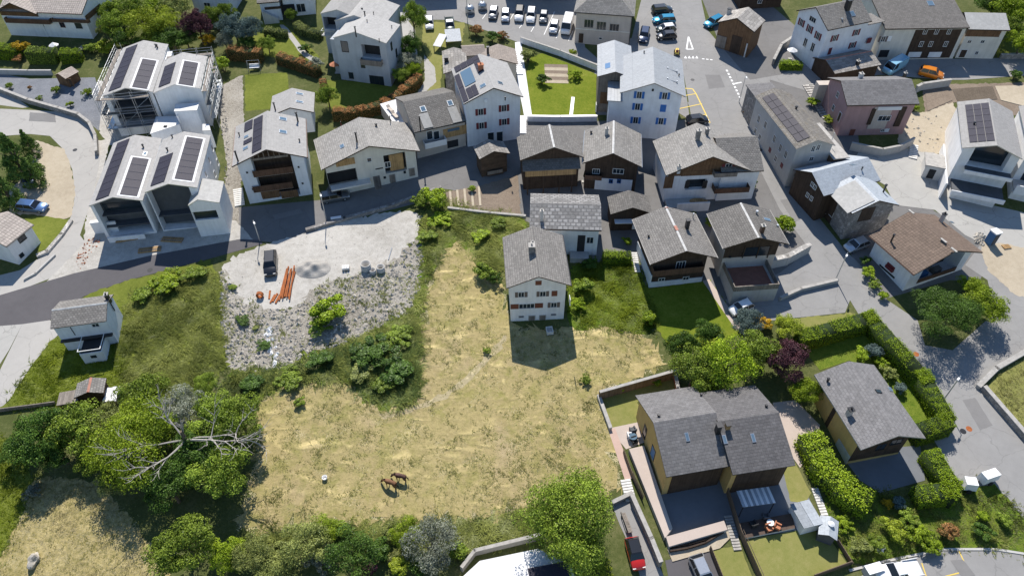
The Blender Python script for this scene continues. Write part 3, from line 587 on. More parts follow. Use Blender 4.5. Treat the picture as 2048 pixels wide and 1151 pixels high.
patch('verge', 'dry grass verge above the tall clipped hedge', [(1560,640),(1700,625),(1730,635),(1600,690)], 'lawn_dry', .1)
patch('orchard', 'green slope behind the dark timber row', [(1985,60),(2080,40),(2080,112),(1995,115)], 'bright_grass', .1)
# painted road marks
def mark(name, label, px, mat='line_white'):
    return patch(name, label, px, mat, cat='road marking')
def stroke(name, label, a, b, wd=.14, mat='line_white'):
    A, B = P(*a), P(*b); d = (B-A)[:2]; d /= np.hypot(*d); n = np.array([-d[1], d[0]])*wd/2; w4 = [A[:2]+n, A[:2]-n, B[:2]-n, B[:2]+n]
    if sum(p[0]*r_[1]-r_[0]*p[1] for p, r_ in zip(w4, w4[1:]+w4[:1])) < 0: w4 = w4[::-1]
    z = layer(w4)
    return tag(MB().add([(float(x), float(y), gz(x, y)+z) for x, y in w4], [(0, 1, 2, 3)]).build(name, mat, uv=False), label, 'road marking', kind='structure')
tri = [(1373,99),(1377,74),(1386,99)]
for a, b in zip(tri, tri[1:]+tri[:1]): stroke('give_way_triangle', 'white outlined triangle painted on the road', a, b, .28)
for i in range(4):
    u = 1371+i*7.5; mark('give_way_tooth', 'white give-way tooth painted across the side road', [(u-3, 117), (u+3, 117.5), (u, 112)])
for i in range(3): stroke('dash', 'white dashed line across the side road', (1404+i*8, 118+i*.8), (1409+i*8, 118.6+i*.8), .25)
for i in range(9): stroke('dash', 'white dashed line curving along the main road edge', (1453+i*3.2, 140+i*6.6), (1455+i*3.2, 143.5+i*6.6), .35)
stroke('stop_line', 'short white bar across the lane by the stone house', (1468,168), (1483,165), .3)
ye = [(1370,177),(1385,178),(1392,188),(1406,217),(1420,246)]
for a, b in zip(ye, ye[1:]): stroke('bay_line', 'yellow edge line of parking bays beside blue-shuttered house', a, b, .2, 'line_yellow')
for a, b in (((1362,193),(1391,188)), ((1358,218),(1404,208)), ((1400,232),(1413,229))): stroke('bay_line', 'yellow dividing line of parking bays beside blue-shuttered house', a, b, .18, 'line_yellow')
for a, b in (((965,38),(973,27)), ((1019,42),(1027,28)), ((1038,57),(1044,50)), ((1062,64),(1069,52)), ((1088,70),(1109,24)), ((1112,77),(1120,60)), ((1137,82),(1146,62))): stroke('bay_line', 'white bay line between the cars parked in a row', a, b, .13)
for a, b in (((1917,1100),(1936,1140)), ((1936,1140),(1890,1152)), ((1843,1125),(1855,1160))): stroke('bay_line', 'faint yellow bay line on the lower car park', a, b, .12, 'line_yellow')
for px_, lb in (([(1560,400),(1575,398),(1600,440),(1588,445)], 'darker asphalt repair beside the terrace chalet shrub'), ([(1790,690),(1830,700),(1850,730),(1812,722)], 'darker asphalt repair outside the tall hedge'), ([(1925,800),(1950,795),(1985,850),(1960,860)], 'darker asphalt repair by the roadside bank'), ([(1410,150),(1440,150),(1450,175),(1418,178)], 'square asphalt repair in the road junction'), ([(60,225),(110,228),(112,245),(58,242)], 'darker strip across the loop road'), ([(1900,1120),(1925,1118),(1950,1150),(1925,1155)], 'oily dark patch on the lower car park'), ([(545,430),(600,418),(606,426),(550,440)], 'trench repair across the shaded lane')): patch('asphalt_patch', lb, px_, 'patch_asphalt', .02, cat='road repair')
for u, v, mt, lb in ((1832,708,'rust','rusty manhole cover near the tall hedge'), (1938,857,'rust','reddish manhole cover below the road lamp'), (1926,862,'dark_metal','small black drain cover beside the reddish manhole'), (1385,160,'dark_metal','round manhole cover in the junction'), (1520,300,'dark_metal','drain cover beside the stone house'), (150,300,'dark_metal','manhole cover in the loop road'), (300,540,'dark_metal','manhole cover in the fresh asphalt')):
    p = P(u, v); w_ = [(p[0]-.4, p[1]-.4), (p[0]+.4, p[1]+.4)]; z = layer(w_); o = MB().add([(.38*math.cos(i*.5236), .38*math.sin(i*.5236), SLOPE*.38*math.sin(i*.5236)) for i in range(12)], [tuple(range(12))]).build('manhole_cover', mt, uv=False, loc=(p[0], p[1], p[2]+z)); tag(o, lb, 'manhole cover', kind='structure')
# ------------------------------------------------------------------ the village houses
def Z(ox, oy, k): return lambda x, y: (ox+k*x, oy+k*y)
# white farmhouse alone in the hay meadow
q = Z(990, 440, .1911)
h = House('farmhouse', 'white three-storey farmhouse with grey slate gable roof standing alone in hay meadow', 'house', dict(RF=(1076,552.7),RB=(1066.4,451.5),FL=(1012.9,577.6),BL=(1005.3,475.4),FR=(1141.9,571.5),BR=(1123.8,468.7),gFL=(1021.5,640.7),gFR=(1130,635)), 'white_plaster', 'slate_mid', he=7, oy=.4, t=.16)
h.win('F', *q(455, 655), .8, .75, sh='brown_shutter', closed=True)
for x, y in ((275, 778), (500, 770), (615, 885)): h.win('F', *q(x, y), .7, .85, sh='grey_shutter')
h.win('F', *q(622, 765), .75, .95, sh='brown_shutter', closed=True); h.win('F', *q(332, 897), 2.0, .8, sh='brown_shutter', mull=3)
for x, y in ((385, 1030), (497, 1025)): h.door('F', *q(x, y), .8, 1.2, 'grey_wood', 'concrete')
for x, y in ((275, 1007), (612, 985)): h.win('F', *q(x, y), .6, .2, 'concrete', mull=0)
h.win('R', 1139, 600, .8, .9); h.chimney('L', *q(385, 355), .75, .75, 1.2, 'stone'); h.chimney('L', *q(395, 300), .4, .4, .9, 'terracotta'); h.gutter('R', 'dark_metal')
# slate-roofed outbuilding behind it
h = House('outbuilding', 'long low outbuilding with coarse stone slab roof right behind the white farmhouse', 'house', dict(RF=(1060,409),RB=(1201.5,408),FR=(1059,455),BR=(1202,461.8),FL=(1061.5,389),BL=(1200,385.5),gBR=(1191,511)), 'cool_plaster', 'slate_big', he=4.5, ov=.5, oy=.3)
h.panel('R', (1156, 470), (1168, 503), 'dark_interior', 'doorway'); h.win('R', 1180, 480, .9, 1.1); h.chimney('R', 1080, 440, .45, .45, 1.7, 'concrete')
h.block('steps_block', 'concrete', h.hw, h.hw+1.6, .9, 3.6, h.zb, .25)
h.block('lean_to_roof', 'rust', h.hw+.4, h.hw+2.0, -2.2, -.9, h.E-1.3, h.E-1.22); h.block('lean_to_wall', 'grey_wood', h.hw, h.hw+1.9, -2.1, -1.0, h.zb, h.E-1.3)
# balcony house
q = Z(460, 200, .191)
h = House('balcony_house', 'white gable house with stacked dark timber balconies and brown garage doors', 'house', dict(RF=(530.3,299.3),RB=(534.5,221.4),FL=(466.7,331.8),BL=(472.4,257.3),FR=(612.8,315.6),BR=(610.9,233.4),gFL=(495.3,405.3),gFR=(629,389)), 'cool_plaster', 'fibre_light', he=7.5, holes=[(q(345, 1040), (*q(655, 700), 1), 1.5)], holemat='dark_wood')
for y0, y1 in ((765, 745), (925, 905)):
    h.balcony('F', q(245, y0+25), q(665, y1+20), .25, 1.0, 'rail_wood')
h.panel('F', q(345, 1040), q(500, 945), 'wood', 'garage_door', -.5); 
for i, (x0, x1) in enumerate(((340, 510), (545, 705))):
    h.panel('F', q(x0, 1030), q(x1, 935), 'wood', 'garage_door', .05)
a, z = h.fpix('F', *q(420, 600)); h.block('gable_truss', 'grey_wood', a-2.6, a+2.6, -h.hl-.08, -h.hl+.05, z-.2, z+.15)
for i in range(7): h.block('gable_post', 'grey_wood', a-2.4+i*.75, a-2.3+i*.75, -h.hl-.05, -h.hl+.03, z-.2, min(z+1.2, h.roofz(a-2.4+i*.75)-.25))
h.solar('L', [q(345, 160), q(245, 210), q(235, 560), q(335, 515)], 1, 5); h.solar('L', [q(240, 205), q(155, 245), q(150, 340), q(240, 300)], 1, 1); h.solar('L', [q(235, 390), q(145, 430), q(140, 470), q(232, 440)], 1, 1)
for x, y in ((555, 200), (555, 335)): h.sky('R', *q(x, y), .9, 1.15)
h.sky('L', *q(165, 505), .7, .9); h.sky('L', *q(172, 385), .6, .8); h.pipe('R', *q(712, 225), 1.6, .13); h.pipe('L', *q(85, 640), 1.7, .13); h.pipe('L', *q(100, 375), .5); h.pipe('R', *q(730, 435), .4); h.gutter('R'); h.gutter('L')
for x, y in ((178, 757), (240, 932), (718, 700), (760, 870)): h.win('F', *q(x, y), .14, .14, 'dark_metal', mull=0)
# annex behind it
h = House('annex', 'small grey-roofed annex tucked behind the stacked-balcony house', 'house', dict(RB=(581,171),RF=(582,222),FR=(631,232),BR=(628,189),FL=(541,218),BL=(541.5,192.5)), 'cool_plaster', 'fibre_light', he=4)
h.sky('R', 599, 188, .6, 1.2); h.sky('R', 599, 204, .6, 1.2); h.pipe('L', 551, 221, 1.4, .12)
# cream house with wide roof
q = Z(620, 220, .1651)
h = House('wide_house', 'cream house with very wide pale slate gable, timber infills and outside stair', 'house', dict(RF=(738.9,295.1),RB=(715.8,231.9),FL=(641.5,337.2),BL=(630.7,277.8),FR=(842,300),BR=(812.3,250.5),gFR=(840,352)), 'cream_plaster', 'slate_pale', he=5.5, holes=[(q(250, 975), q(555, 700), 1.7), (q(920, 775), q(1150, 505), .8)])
h.panel('F', q(320, 690), q(535, 570), 'honey_wood'); h.panel('F', q(980, 740), q(1120, 520), 'honey_wood', 'cladding', -.3)
h.block('balcony_slab', 'pale_concrete', *[h.fpix('F', *q(x, 900))[0] for x in (240, 735)], -h.hl-1.3, -h.hl, h.fpix('F', *q(480, 870))[1]-.25, h.fpix('F', *q(480, 870))[1])
a0, z0 = h.fpix('F', *q(745, 740)); nst = 10
for i in range(nst): h.block('step', 'grey_wood', a0-.1, a0+1.0, -h.hl-1.5+.0*i-.28*(nst-i)*.3, -h.hl-1.15-.28*(nst-i)*.3, z0-.19*(nst-i)-.05, z0-.19*(nst-i))
h.win('F', *q(718, 603), .6, .6, mull=0); h.door('F', *q(1000, 830), .9, 1.6, 'grey_wood', 'concrete'); h.door('F', *q(1235, 750), .9, 1.5, 'grey_wood', 'concrete')
h.win('F', *q(940, 660), .8, .9); h.win('F', *q(905, 815), .25, .25, 'dark_metal', mull=0); h.win('F', *q(1147, 750), .25, .35, 'dark_metal', mull=0)
a, z = h.fpix('F', *q(838, 708)); h.place(MB().box(-.6, .6, -.04, 0, -.1, .1).mesh('house_sign', 'dark_metal'), 'house_sign', h.at('F', a, z), 0)
h.sky('L', *q(390, 440), .9, .7); h.pipe('L', *q(570, 390), 1.7, .13); h.pipe('R', *q(803, 195), .4, .14); h.pipe('R', *q(975, 150), 1.1, .06); h.gutter('L', 'pale_cap')
# red shutter house
q = Z(880, 100, .1651)
h = House('tall_house', 'tall white house with dark red shutters and black solar roof above the lane', 'house', dict(RF=(988.1,176.8),RB=(959.2,105.8),FL=(926.2,210.6),BL=(900.6,141.3),FR=(1045.1,191.6),BR=(1017,123.1),gFR=(1037.7,279),gFL=(939.4,290)), 'cool_plaster', 'fibre_grey', he=8, oy=.5, ov=.4)
for x, y in ((493, 750), (503, 915), (775, 705), (778, 870)): h.win('F', *q(x, y), .75, 1.1, sh='red_shutter')
for x, y in ((615, 1060), (723, 1050)): h.door('F', *q(x, y), 1.0, 1.9, 'glass')
a, z = h.fpix('F', *q(550, 605)); h.place(MB().lathe([(.01, -.25), (.25, -.12), (.28, 0), (.01, .02)], 10).mesh('satellite_dish', 'white_paint'), 'satellite_dish', h.at('F', a, z, .3), 0).rotation_euler = (R(70), 0, 0)
h.solar('L', [q(465, 60), q(395, 90), q(450, 300), q(530, 250)], 1, 4); h.solar('L', [q(390, 95), q(170, 215), q(190, 280), q(410, 165)], 3, 1); h.solar('L', [q(240, 285), q(175, 320), q(285, 645), q(345, 610)], 1, 2); h.solar('L', [q(435, 415), q(315, 470), q(345, 600), q(475, 540)], 2, 1)
h.solar('L', [q(375, 200), q(245, 280), q(310, 455), q(430, 385)], 1, 1, None, 'roof_glazing', 'sky_glass'); h.sky('L', *q(520, 435), .9, 1.0); h.sky('R', *q(728, 400), .8, .9, 'glass'); h.chimney('L', *q(500, 250), .8, .7, .9, 'terracotta', 'terracotta'); h.pipe('R', *q(790, 590), .2)
# row house beside it: one slope with two terraces
q = Z(740, 170, .1303)
h = House('terraced_house', 'low terraced house with two grey roof bays between cream house and red-shuttered house', 'house', dict(RF=q(470, 270), RB=q(1300, 85), FR=q(690, 715), BR=q(1430, 560), gFR=q(760, 1110), gBR=q(1520, 950)), 'beige_plaster', 'slate_mid', he=4.4, ov=.3, oy=.1, fascia='dark_metal')
h.panel('R', q(1130, 820), q(1500, 600), 'honey_wood'); h.panel('R', q(1190, 720), q(1370, 640), 'sky_glass', 'window_band', .09); h.panel('R', q(1190, 970), q(1350, 830), 'dark_interior', 'garage_door')
for x in (915, 1020): h.win('R', *q(x, 770), .9, 1.5, mull=0)
h.balcony('R', q(850, 980), q(1180, 900), 1.3, .95, 'white_board', 'concrete'); h.sky('R', *q(815, 370), .9, 1.1); h.sky('R', *q(1230, 280), .9, 1.1); h.pipe('R', *q(775, 670), 2.2, .11)
h.solar('R', [q(770, 440), q(890, 430), q(975, 640), q(800, 690)], 1, 1, None, 'roof_sheet', 'flat_grey'); h.solar('R', [q(1190, 345), q(1320, 320), q(1420, 555), q(1265, 600)], 1, 1, None, 'roof_sheet', 'flat_grey')
# modern grey house, two wings
q = Z(640, 0, .1651)
h = House('modern_house', 'modern pale grey house with folded roof, corner balcony and wide dark openings', 'house', dict(FL=(665.6,72.6),RF=(702.7,70),FR=(776.2,89.2),BR=(792.7,53.7),RB=(745.7,21.5),gFL=(683.8,157),gFR=(789.5,168)), 'grey_plaster', 'fibre_light', he=9, ov=.1, oy=.1, pitch=.35, wo=.05, t=.12, fascia='steel', holes=[(q(520, 690), q(720, 560), 1.4)])
h.balcony('F', q(495, 790), q(740, 790), .9, .9, 'grey_wood'); h.win('F', *q(300, 565), 1.2, 1.9, 'dark_metal', mull=0); h.win('F', *q(378, 915), .8, 1.1, 'dark_metal', mull=0); h.win('F', *q(690, 985), 2.6, 2.0, 'dark_metal', mull=2); h.win('F', *q(520, 790), .7, .9, 'dark_metal', mull=0)
for x, y in ((865, 560), (925, 640)): h.win('R', *q(x, y), .6, 1.4, 'dark_metal', mull=0)
h.pipe('L', *q(437, 430), 1.5, .12)
for x, y in ((515, 150), (545, 190)): h.pipe('L', *q(x, y), .7, .12)
for x, y in ((572, 265), (650, 170), (870, 335), (718, 495)): h.pipe('R', *q(x, y), .3, .07)
g = House('wing', '', '', dict(FL=(640,26.4),RF=(673,21.5),FR=(706,30),RB=(700,-14)), 'grey_plaster', 'fibre_light', he=7.4, ov=.1, oy=.1, t=.12, fascia='steel', root=h, wo=.3, holes=[(q(60, 350), q(200, 215), 2.)])
g.balcony('F', q(20, 430), q(190, 440), 1.2, .9, 'steel', 'concrete', True)
rb_ = House('rear_block', '', '', None, 'grey_plaster', 'fibre_light', par=(h.cx-1.0, h.cy+7.6, h.th, 9.6, 9.0, h.ze-.05, h.zr-.08, h.off), ov=.1, oy=.1, t=.12, fascia='steel', root=h)
h.block('side_wing', 'grey_plaster', -h.hw-1.6, -h.hw, -h.hl+1.5, h.hl, h.zb, h.E-1.2)
# blue shutter house and its barn
q = Z(1180, 70, .1911)
h = House('corner_house', 'tall white house with bright blue shutters beside the road junction', 'house', dict(RF=(1307.7,165.6),RB=(1307.7,94.5),FL=(1239.2,192),FR=(1369.2,192.3),BR=(1365.4,117.8),gFR=(1351,275)), 'cool_plaster', 'metal_grey', he=9, ov=.6, oy=.35, t=.14, fascia='grey_wood')
for x, y in ((515, 628), (782, 637), (497, 750), (477, 892), (742, 902)): h.win('F', *q(x, y), .72, 1.15, sh='blue_shutter')
h.win('F', *q(765, 767), .95, 1.3, sh='blue_shutter', closed=True); h.win('F', *q(658, 575), .2, .25, 'dark_metal', mull=0)
h.block('side_wing', 'cool_plaster', -h.hw-2.1, -h.hw, -h.hl+.02, h.hl-2, h.zb, h.E-1.7); h.block('side_wing_roof', 'metal_grey', -h.hw-2.5, -h.hw, -h.hl-.3, h.hl-2, h.E-1.7, h.E-1.55)
for x, y in ((860, 370), (860, 480)):
    p, r = h.onroof('R', *q(x, y)); h.place(MB().tube((-.8, 0, .25), (.8, 0, -.25), .05).box(-.9, -.7, -.12, .12, .1, .5).box(.7, .9, -.12, .12, -.4, .05).mesh('snow_guard', 'steel'), 'snow_guard', p, 0, h.roof)
h.pipe('R', *q(930, 430), .3); h.pipe('L', *q(565, 190), .3)
g = House('annex_barn', 'timber annex barn with pale metal roof attached to blue-shuttered house', 'barn', dict(RF=(1227.8,143.6),RB=(1230.6,81.8),FL=(1193,153),BL=(1196,89),FR=(1271.7,158.9),BR=(1258.4,91),gFL=(1193.5,219)), 'grey_wood', 'metal_grey', he=7.5, t=.12, ov=.35, oy=.9)
g.panel('F', q(100, 715), q(205, 600), 'wood'); g.panel('F', q(205, 600), q(310, 480), 'dark_interior', 'opening'); g.pipe('R', *q(445, 235), .9, .1)
a, z = g.rpix('L', *q(185, 322))[:2], 0; p, r = g.onroof('L', *q(185, 322)); o = g.place(MB().box(-.45, .45, -.9, .9, .01, .03).mesh('roof_sign', 'tarp_blue'), 'roof_sign', p, 0, g.roof); o.rotation_euler = (0, -r, 0)
g.block('base_wall', 'pale_concrete', -g.hw-.1, -g.hw+.1, -g.hl-.25, -g.hl+.8, g.zb, .9)
# old barn and dark chalet in the lane
q = Z(1020, 230, .1477)
h = House('timber_barn', 'old dark timber barn with grey slate roof and pale ridge below the garden lawn', 'barn', dict(RF=(1110,297),RB=(1104,246.5),FL=(1035.5,321.6),BL=(1035.5,284),FR=(1162.6,312.7),BR=(1157.4,259.6)), 'dark_wood', 'slate_mid', he=5.6, oy=.5, ridge='ridge_pale')
z1 = h.fpix('F', *q(520, 720), 1.2)[1]
b = MB().hexa([(-h.w/2+.3, -h.hl-1.6, z1-.15), (h.w/2-.6, -h.hl-1.6, z1-.15), (h.w/2-.6, -h.hl, z1+.75), (-h.w/2+.3, -h.hl, z1+.75)], [(-h.w/2+.3, -h.hl-1.6, z1), (h.w/2-.6, -h.hl-1.6, z1), (h.w/2-.6, -h.hl, z1+.9), (-h.w/2+.3, -h.hl, z1+.9)])
h.put(b, 'porch_roof', 'slate_dark')
h.block('gallery', 'honey_wood', -h.w/2+.7, h.w/2-1.2, -h.hl-1.3, -h.hl-1.2, z1-1.35, z1-.2); h.block('gallery_floor', 'dark_wood', -h.w/2+.7, h.w/2-1.2, -h.hl-1.2, -h.hl, z1-1.4, z1-1.3)
for x in (-3.8, -1.3, 1.2, 3.2): h.block('post', 'dark_wood', x-.09, x+.09, -h.hl-1.25, -h.hl-1.08, h.zb, z1-1.4)
h = House('dark_chalet', 'dark timber chalet on white ground floor with pale slate roof beside old barn', 'house', dict(RF=(1226.8,307.6),RB=(1226,239),FL=(1165.5,327.5),BL=(1170,258),FR=(1285,334.9),BR=(1283,272),gFR=(1265,378)), 'dark_wood', 'slate_pale', he=6, oy=.9, ov=.5, ridge='ridge_pale')
h.panel('F', q(1140, 1010), q(1660, 880), 'cool_plaster', 'ground_floor', .08)
for x in (1365, 1475): h.win('F', *q(x, 895), .5, .6, 'blue_shutter', out=.1)
for x, w_ in ((1165, 1.0), (1465, 1.6)): h.win('F', *q(x, 760), w_, .8, mull=2)
h.balcony('F', q(1010, 860), q(1240, 880), 1.0, .7, 'rail_wood', 'grey_wood'); h.chimney('L', *q(1305, 275), .5, .5, 1.1, 'concrete'); h.pipe('L', *q(1098, 250), .4, .14); h.gutter('R', 'steel'); h.gutter('L', 'steel')
# cross-roofed house
q = Z(1300, 220, .1738)
h = House('cross_roof_house', 'white and timber house with crossing slate roofs, terrace and oval garden table', 'house', dict(RF=(1425,316.5),RB=(1392,240.9),FL=(1323.5,353),BL=(1310.4,285.2),FR=(1507.7,338.2),gFL=(1335,404)), 'white_plaster', 'slate_pale', he=5.5, gable='wood', gablez=4.4, holes=[(q(400, 920), q(660, 790), .7)], holemat='glass')
h.panel('F', q(355, 760), q(740, 690), 'wood'); h.panel('F', q(150, 900), q(280, 760), 'wood'); 
for x in (428, 630): h.win('F', *q(x, 855), .7, 1.4, sh='dark_metal', closed=True)
h.win('F', *q(900, 660), .9, 1.3, sh='red_shutter'); h.balcony('F', q(740, 770), q(1000, 755), 1.2, .6, 'grey_wood', 'concrete'); h.balcony('F', q(740, 960), q(1140, 930), 1.6, .8, 'rail_wood', 'grey_wood')
h.block('terrace_wall', 'white_plaster', -h.hw+1.5, .5, -h.hl-2.4, -h.hl-2.2, h.zb, .9); h.block('terrace', 'concrete', -h.hw+.2, .5, -h.hl-2.2, -h.hl, h.zb, .05)
h.chimney('R', *q(560, 300), .6, .6, .8, 'stone'); h.chimney('R', *q(655, 290), .5, .5, 1.0, 'stone'); h.chimney('L', *q(335, 690), .45, .45, .6, 'pale_concrete')
RZ = h.zr-.25; a = h.loc(PZ(1405, 275, RZ)); b_ = h.loc(PZ(1494, 267.8, RZ)); e = h.loc(PZ(1506, 335.6, h.ze+.1))
cw = House('cross_wing', '', '', None, 'white_plaster', 'slate_mid', par=(h.cx+5.0, h.cy+.9, h.th+R(-90), 10.4, 6.6, h.ze+.1, RZ, 0), ov=.5, oy=.4, root=h)
# chalets above the green lawn
q = Z(1250, 390, .1738)
h = House('lawn_chalet', 'dark timber chalet over white ground floor, roof ridge spotted orange, above shaded lawn', 'house', dict(RF=(1371.7,502),RB=(1332.6,412.6),FL=(1303.9,533.4),BL=(1267.4,439.5),FR=(1431.6,512.5),BR=(1392.5,423),gFL=(1293.5,574),gFR=(1404.7,561)), 'dark_wood', 'slate_mid', he=5.5, oy=1.2, ov=.9, ridge='ridge_pale')
h.panel('F', q(265, 1070), q(890, 940), 'cool_plaster', 'ground_floor', .09); h.block('ground_wall', 'cool_plaster', -h.hw-.07, -h.hw+.1, -h.hl-.05, h.hl, h.zb, 1.9)
h.balcony('F', q(320, 955), q(910, 850), 1.1, .95, 'rail_wood', 'dark_wood')
for x, y in ((420, 960), (700, 945)): h.win('F', *q(x, y+10), .8, .5, out=.1)
h.win('F', *q(640, 800), 1.2, 1.2, mull=2); h.pipe('L', *q(270, 480), .3, .12); h.chimney('R', *q(715, 395), .5, .5, 1.5, 'dark_metal', 'dark_metal', 0); h.pipe('R', *q(780, 260), .7, .08, 'steel'); h.gutter('L', 'pale_cap'); h.gutter('R', 'pale_cap')
for y0, y1 in ((150, 190), (340, 420)):
    p0, p1 = h.rpix('R', *q(500, y0)), h.rpix('R', *q(590, y1)); h.block('ridge_tile', 'ridge_red', h.off-.2, h.off+.2, min(p0[1], p1[1])+.3, max(p0[1], p1[1]), h.Rz-.02, h.Rz+.1, h.roof)
q = Z(1400, 390, .19982)
h = House('terrace_chalet', 'timber chalet with glazed gable and walled roof terrace beside the curving road', 'house', dict(RF=(1517.9,477.9),RB=(1481.9,403.6),FL=(1445,497),BL=(1417,430),FR=(1577,486),BR=(1539.9,415)), 'beige_plaster', 'slate_mid', he=6, oy=1.0, ov=.8, ridge='ridge_pale', gable='dark_wood', gablez=3.2)
h.panel('F', q(420, 610), q(700, 510), 'glass', 'glazing'); h.win('F', *q(300, 615), .2, .2, 'dark_metal', mull=0)
for x in (440, 580, 690):
    a, z = h.fpix('F', *q(x, 560)); h.block('gable_post', 'dark_wood', a-.07, a+.07, -h.hl-.14, -h.hl-.06, z-1.2, z+1)
zt = 1.5; h.block('terrace', 'concrete', -h.hw+.3, h.hw-1.0, -h.hl-5.0, -h.hl, h.zb-.6, zt); h.block('terrace_paving', 'rug_red', -h.hw+.8, h.hw-1.5, -h.hl-4.5, -h.hl-.3, zt, zt+.012)
for x0, x1, y0, y1 in ((-h.hw+.3, h.hw-1.0, -h.hl-5.0, -h.hl-4.85), (-h.hw+.3, -h.hw+.42, -h.hl-4.85, -h.hl), (h.hw-1.12, h.hw-1.0, -h.hl-4.85, -h.hl)): h.block('parapet', 'grey_wood', x0, x1, y0, y1, zt, zt+.9)
h.chimney('R', *q(620, 385), .5, .5, 1.2, 'copper'); h.sky('R', *q(670, 245), .6, 1.1); h.pipe('R', *q(565, 185), .4, .14, 'steel'); h.pipe('R', *q(775, 310), .15, .12, 'steel'); h.gutter('L', 'pale_cap'); h.gutter('R', 'pale_cap')
# long stone house with solar roof
q = Z(1480, 160, .19983)
h = House('stone_house', 'long old stone house along the road with solar panels on patched slab roof', 'house', dict(RF=(1635.9,278.9),RB=(1547,177),FL=(1590.9,300.9),BL=(1508,194),FR=(1672,290),gFL=(1570,371.8),gBL=(1502,248)), 'concrete', 'moss_slate', he=8, ov=.3, oy=.3, t=.15, fascia='pale_cap')
h.solar('L', [q(335, 125), q(225, 185), q(575, 625), q(700, 575)], 2, 7)
for x, y in ((190, 390), (255, 450), (345, 590), (405, 680), (460, 745)): h.win('L', *q(x, y), .7, 1.2)
for x, y in ((155, 510), (200, 570)): h.win('L', *q(x, y), .7, .9)
for x, y in ((300, 700), (418, 855)): h.win('L', *q(x, y), .7, .8, sh='red_shutter', closed=True)
h.win('L', *q(358, 785), .7, .9)
for x, y in ((733, 685), (783, 672)): h.win('F', *q(x, y), .5, 1.0)
h.win('F', *q(713, 790), .6, .7); h.door('F', *q(575, 930), .8, 1.1, 'grey_wood', 'stone'); h.pipe('R', *q(560, 290), .4, .16); h.pipe('R', *q(925, 585), .9, .05, 'steel')
h.block('canopy', 'pale_cap', h.hw-.1, h.hw+2.6, -h.hl-1.6, h.hl*.1, h.E-1.75, h.E-1.6); h.block('canopy_wall', 'log_wood', h.hw, h.hw+2.2, -h.hl-1.2, h.hl*.1, h.zb, h.E-1.75); h.block('far_wing', 'stone', -h.hw+.05, h.hw-1.5, h.hl, h.hl+4.0, h.zb, h.E-.2); h.block('far_wing_roof', 'felt_grey', -h.hw-.2, h.hw-1.3, h.hl+.1, h.hl+4.3, h.E-.2, h.E-.05)
# dark timber house with pale shed slope
q = Z(1580, 300, .19108)
h = House('timber_house', 'dark brown timber house on rough stone base with one pale and one blue-grey roof slope', 'house', dict(RF=(1755.8,399.4),FL=(1703.2,427),FR=(1800.7,409.9),RB=(1708,350),gFL=(1687,480.6)), 'stone', 'zinc_blue', he=5.2, ov=.5, oy=.5, gablez=99)
h.panel('F', q(700, 750), q(900, 590), 'dark_wood'); a = h.rpix('L', *q(660, 320)); b_ = h.rpix('L', *q(500, 575))
h.solar('L', [q(375, 480), q(655, 312), q(905, 520), q(640, 655)], 1, 1, None, 'roof_sheet', 'flat_grey'); h.panel('L', q(300, 690), q(500, 560), 'dark_wood'); h.win('L', *q(375, 625), .7, .8); h.win('L', *q(435, 665), .7, .8)
h.pipe('R', *q(975, 440), 1.3, .13)
g = House('rear_wing', '', '', None, 'dark_wood', 'zinc_blue', par=(h.cx-2.3, h.cy+5.2, h.th+R(-83), 7.2, 10.6, h.ze+.1, h.zr+.35, 0), ov=.4, oy=.3, root=h)
for x, y in ((235, 360), (262, 388), (185, 470), (225, 505)): g.win('F', *q(x, y), .5, .65)
g.sky('L', 1705, 330, .6, .8); g.pipe('R', *q(750, 205), .4); g.sky('R', *q(735, 300), .7, .9)
# brown tile house
q = Z(1720, 400, .2085)
h = House('brown_roof_house', 'white bungalow with broad brown tiled roof, bent stove pipes and red furnished loggia', 'house', dict(RF=(1908.7,502.2),RB=(1818,420.8),FL=(1824.2,551.2),BL=(1736.7,471.9),FR=(1962.9,505.3),BR=(1873.2,422.9),gFL=(1817,583.5),gBL=(1738.8,510.5)), 'white_plaster', 'brown_tile', he=4.5, ov=.9, oy=.9, holes=[(-3.2, 3.9, .1, None, 2.2)], holemat='dark_wood')
h.panel('L', q(185, 625), q(335, 740), 'dark_interior', 'loggia_opening'); a, z = h.fpix('L', *q(290, 650)); h.place(MB().box(-.7, .7, -.3, 0, -.25, .25).box(-.7, .7, -.1, 0, .25, .6).mesh('sofa', 'red_shutter'), 'loggia_bench', h.at('L', a, z), h.FR['L'])
h.pipe('L', *q(295, 400), 1.3, .12); h.chimney('R', *q(785, 215), .45, .45, 1.4, 'concrete', 'dark_metal'); h.sky('R', *q(880, 215), .5, .7); h.block('loggia_rail', 'rail_wood', -3.2, 3.9, -h.hl-.05, -h.hl+.02, .1, .9); h.block('loggia_bench', 'tarp_blue', -2.4, -.6, -h.hl+.6, -h.hl+1.3, .1, .8); h.block('loggia_table', 'grey_wood', .4, 1.8, -h.hl+.5, -h.hl+1.3, .1, .85); h.gutter('L'); 
for x, y in ((800, 390), (900, 480), (490, 115)): p, _ = h.onroof('R', *q(x, y)); h.place(cached('cap_tile', lambda: MB().box(-.15, .15, -.5, .5, .02, .12).mesh('ridge_tile', 'pale_cap')), 'ridge_tile', p, 0, h.roof)
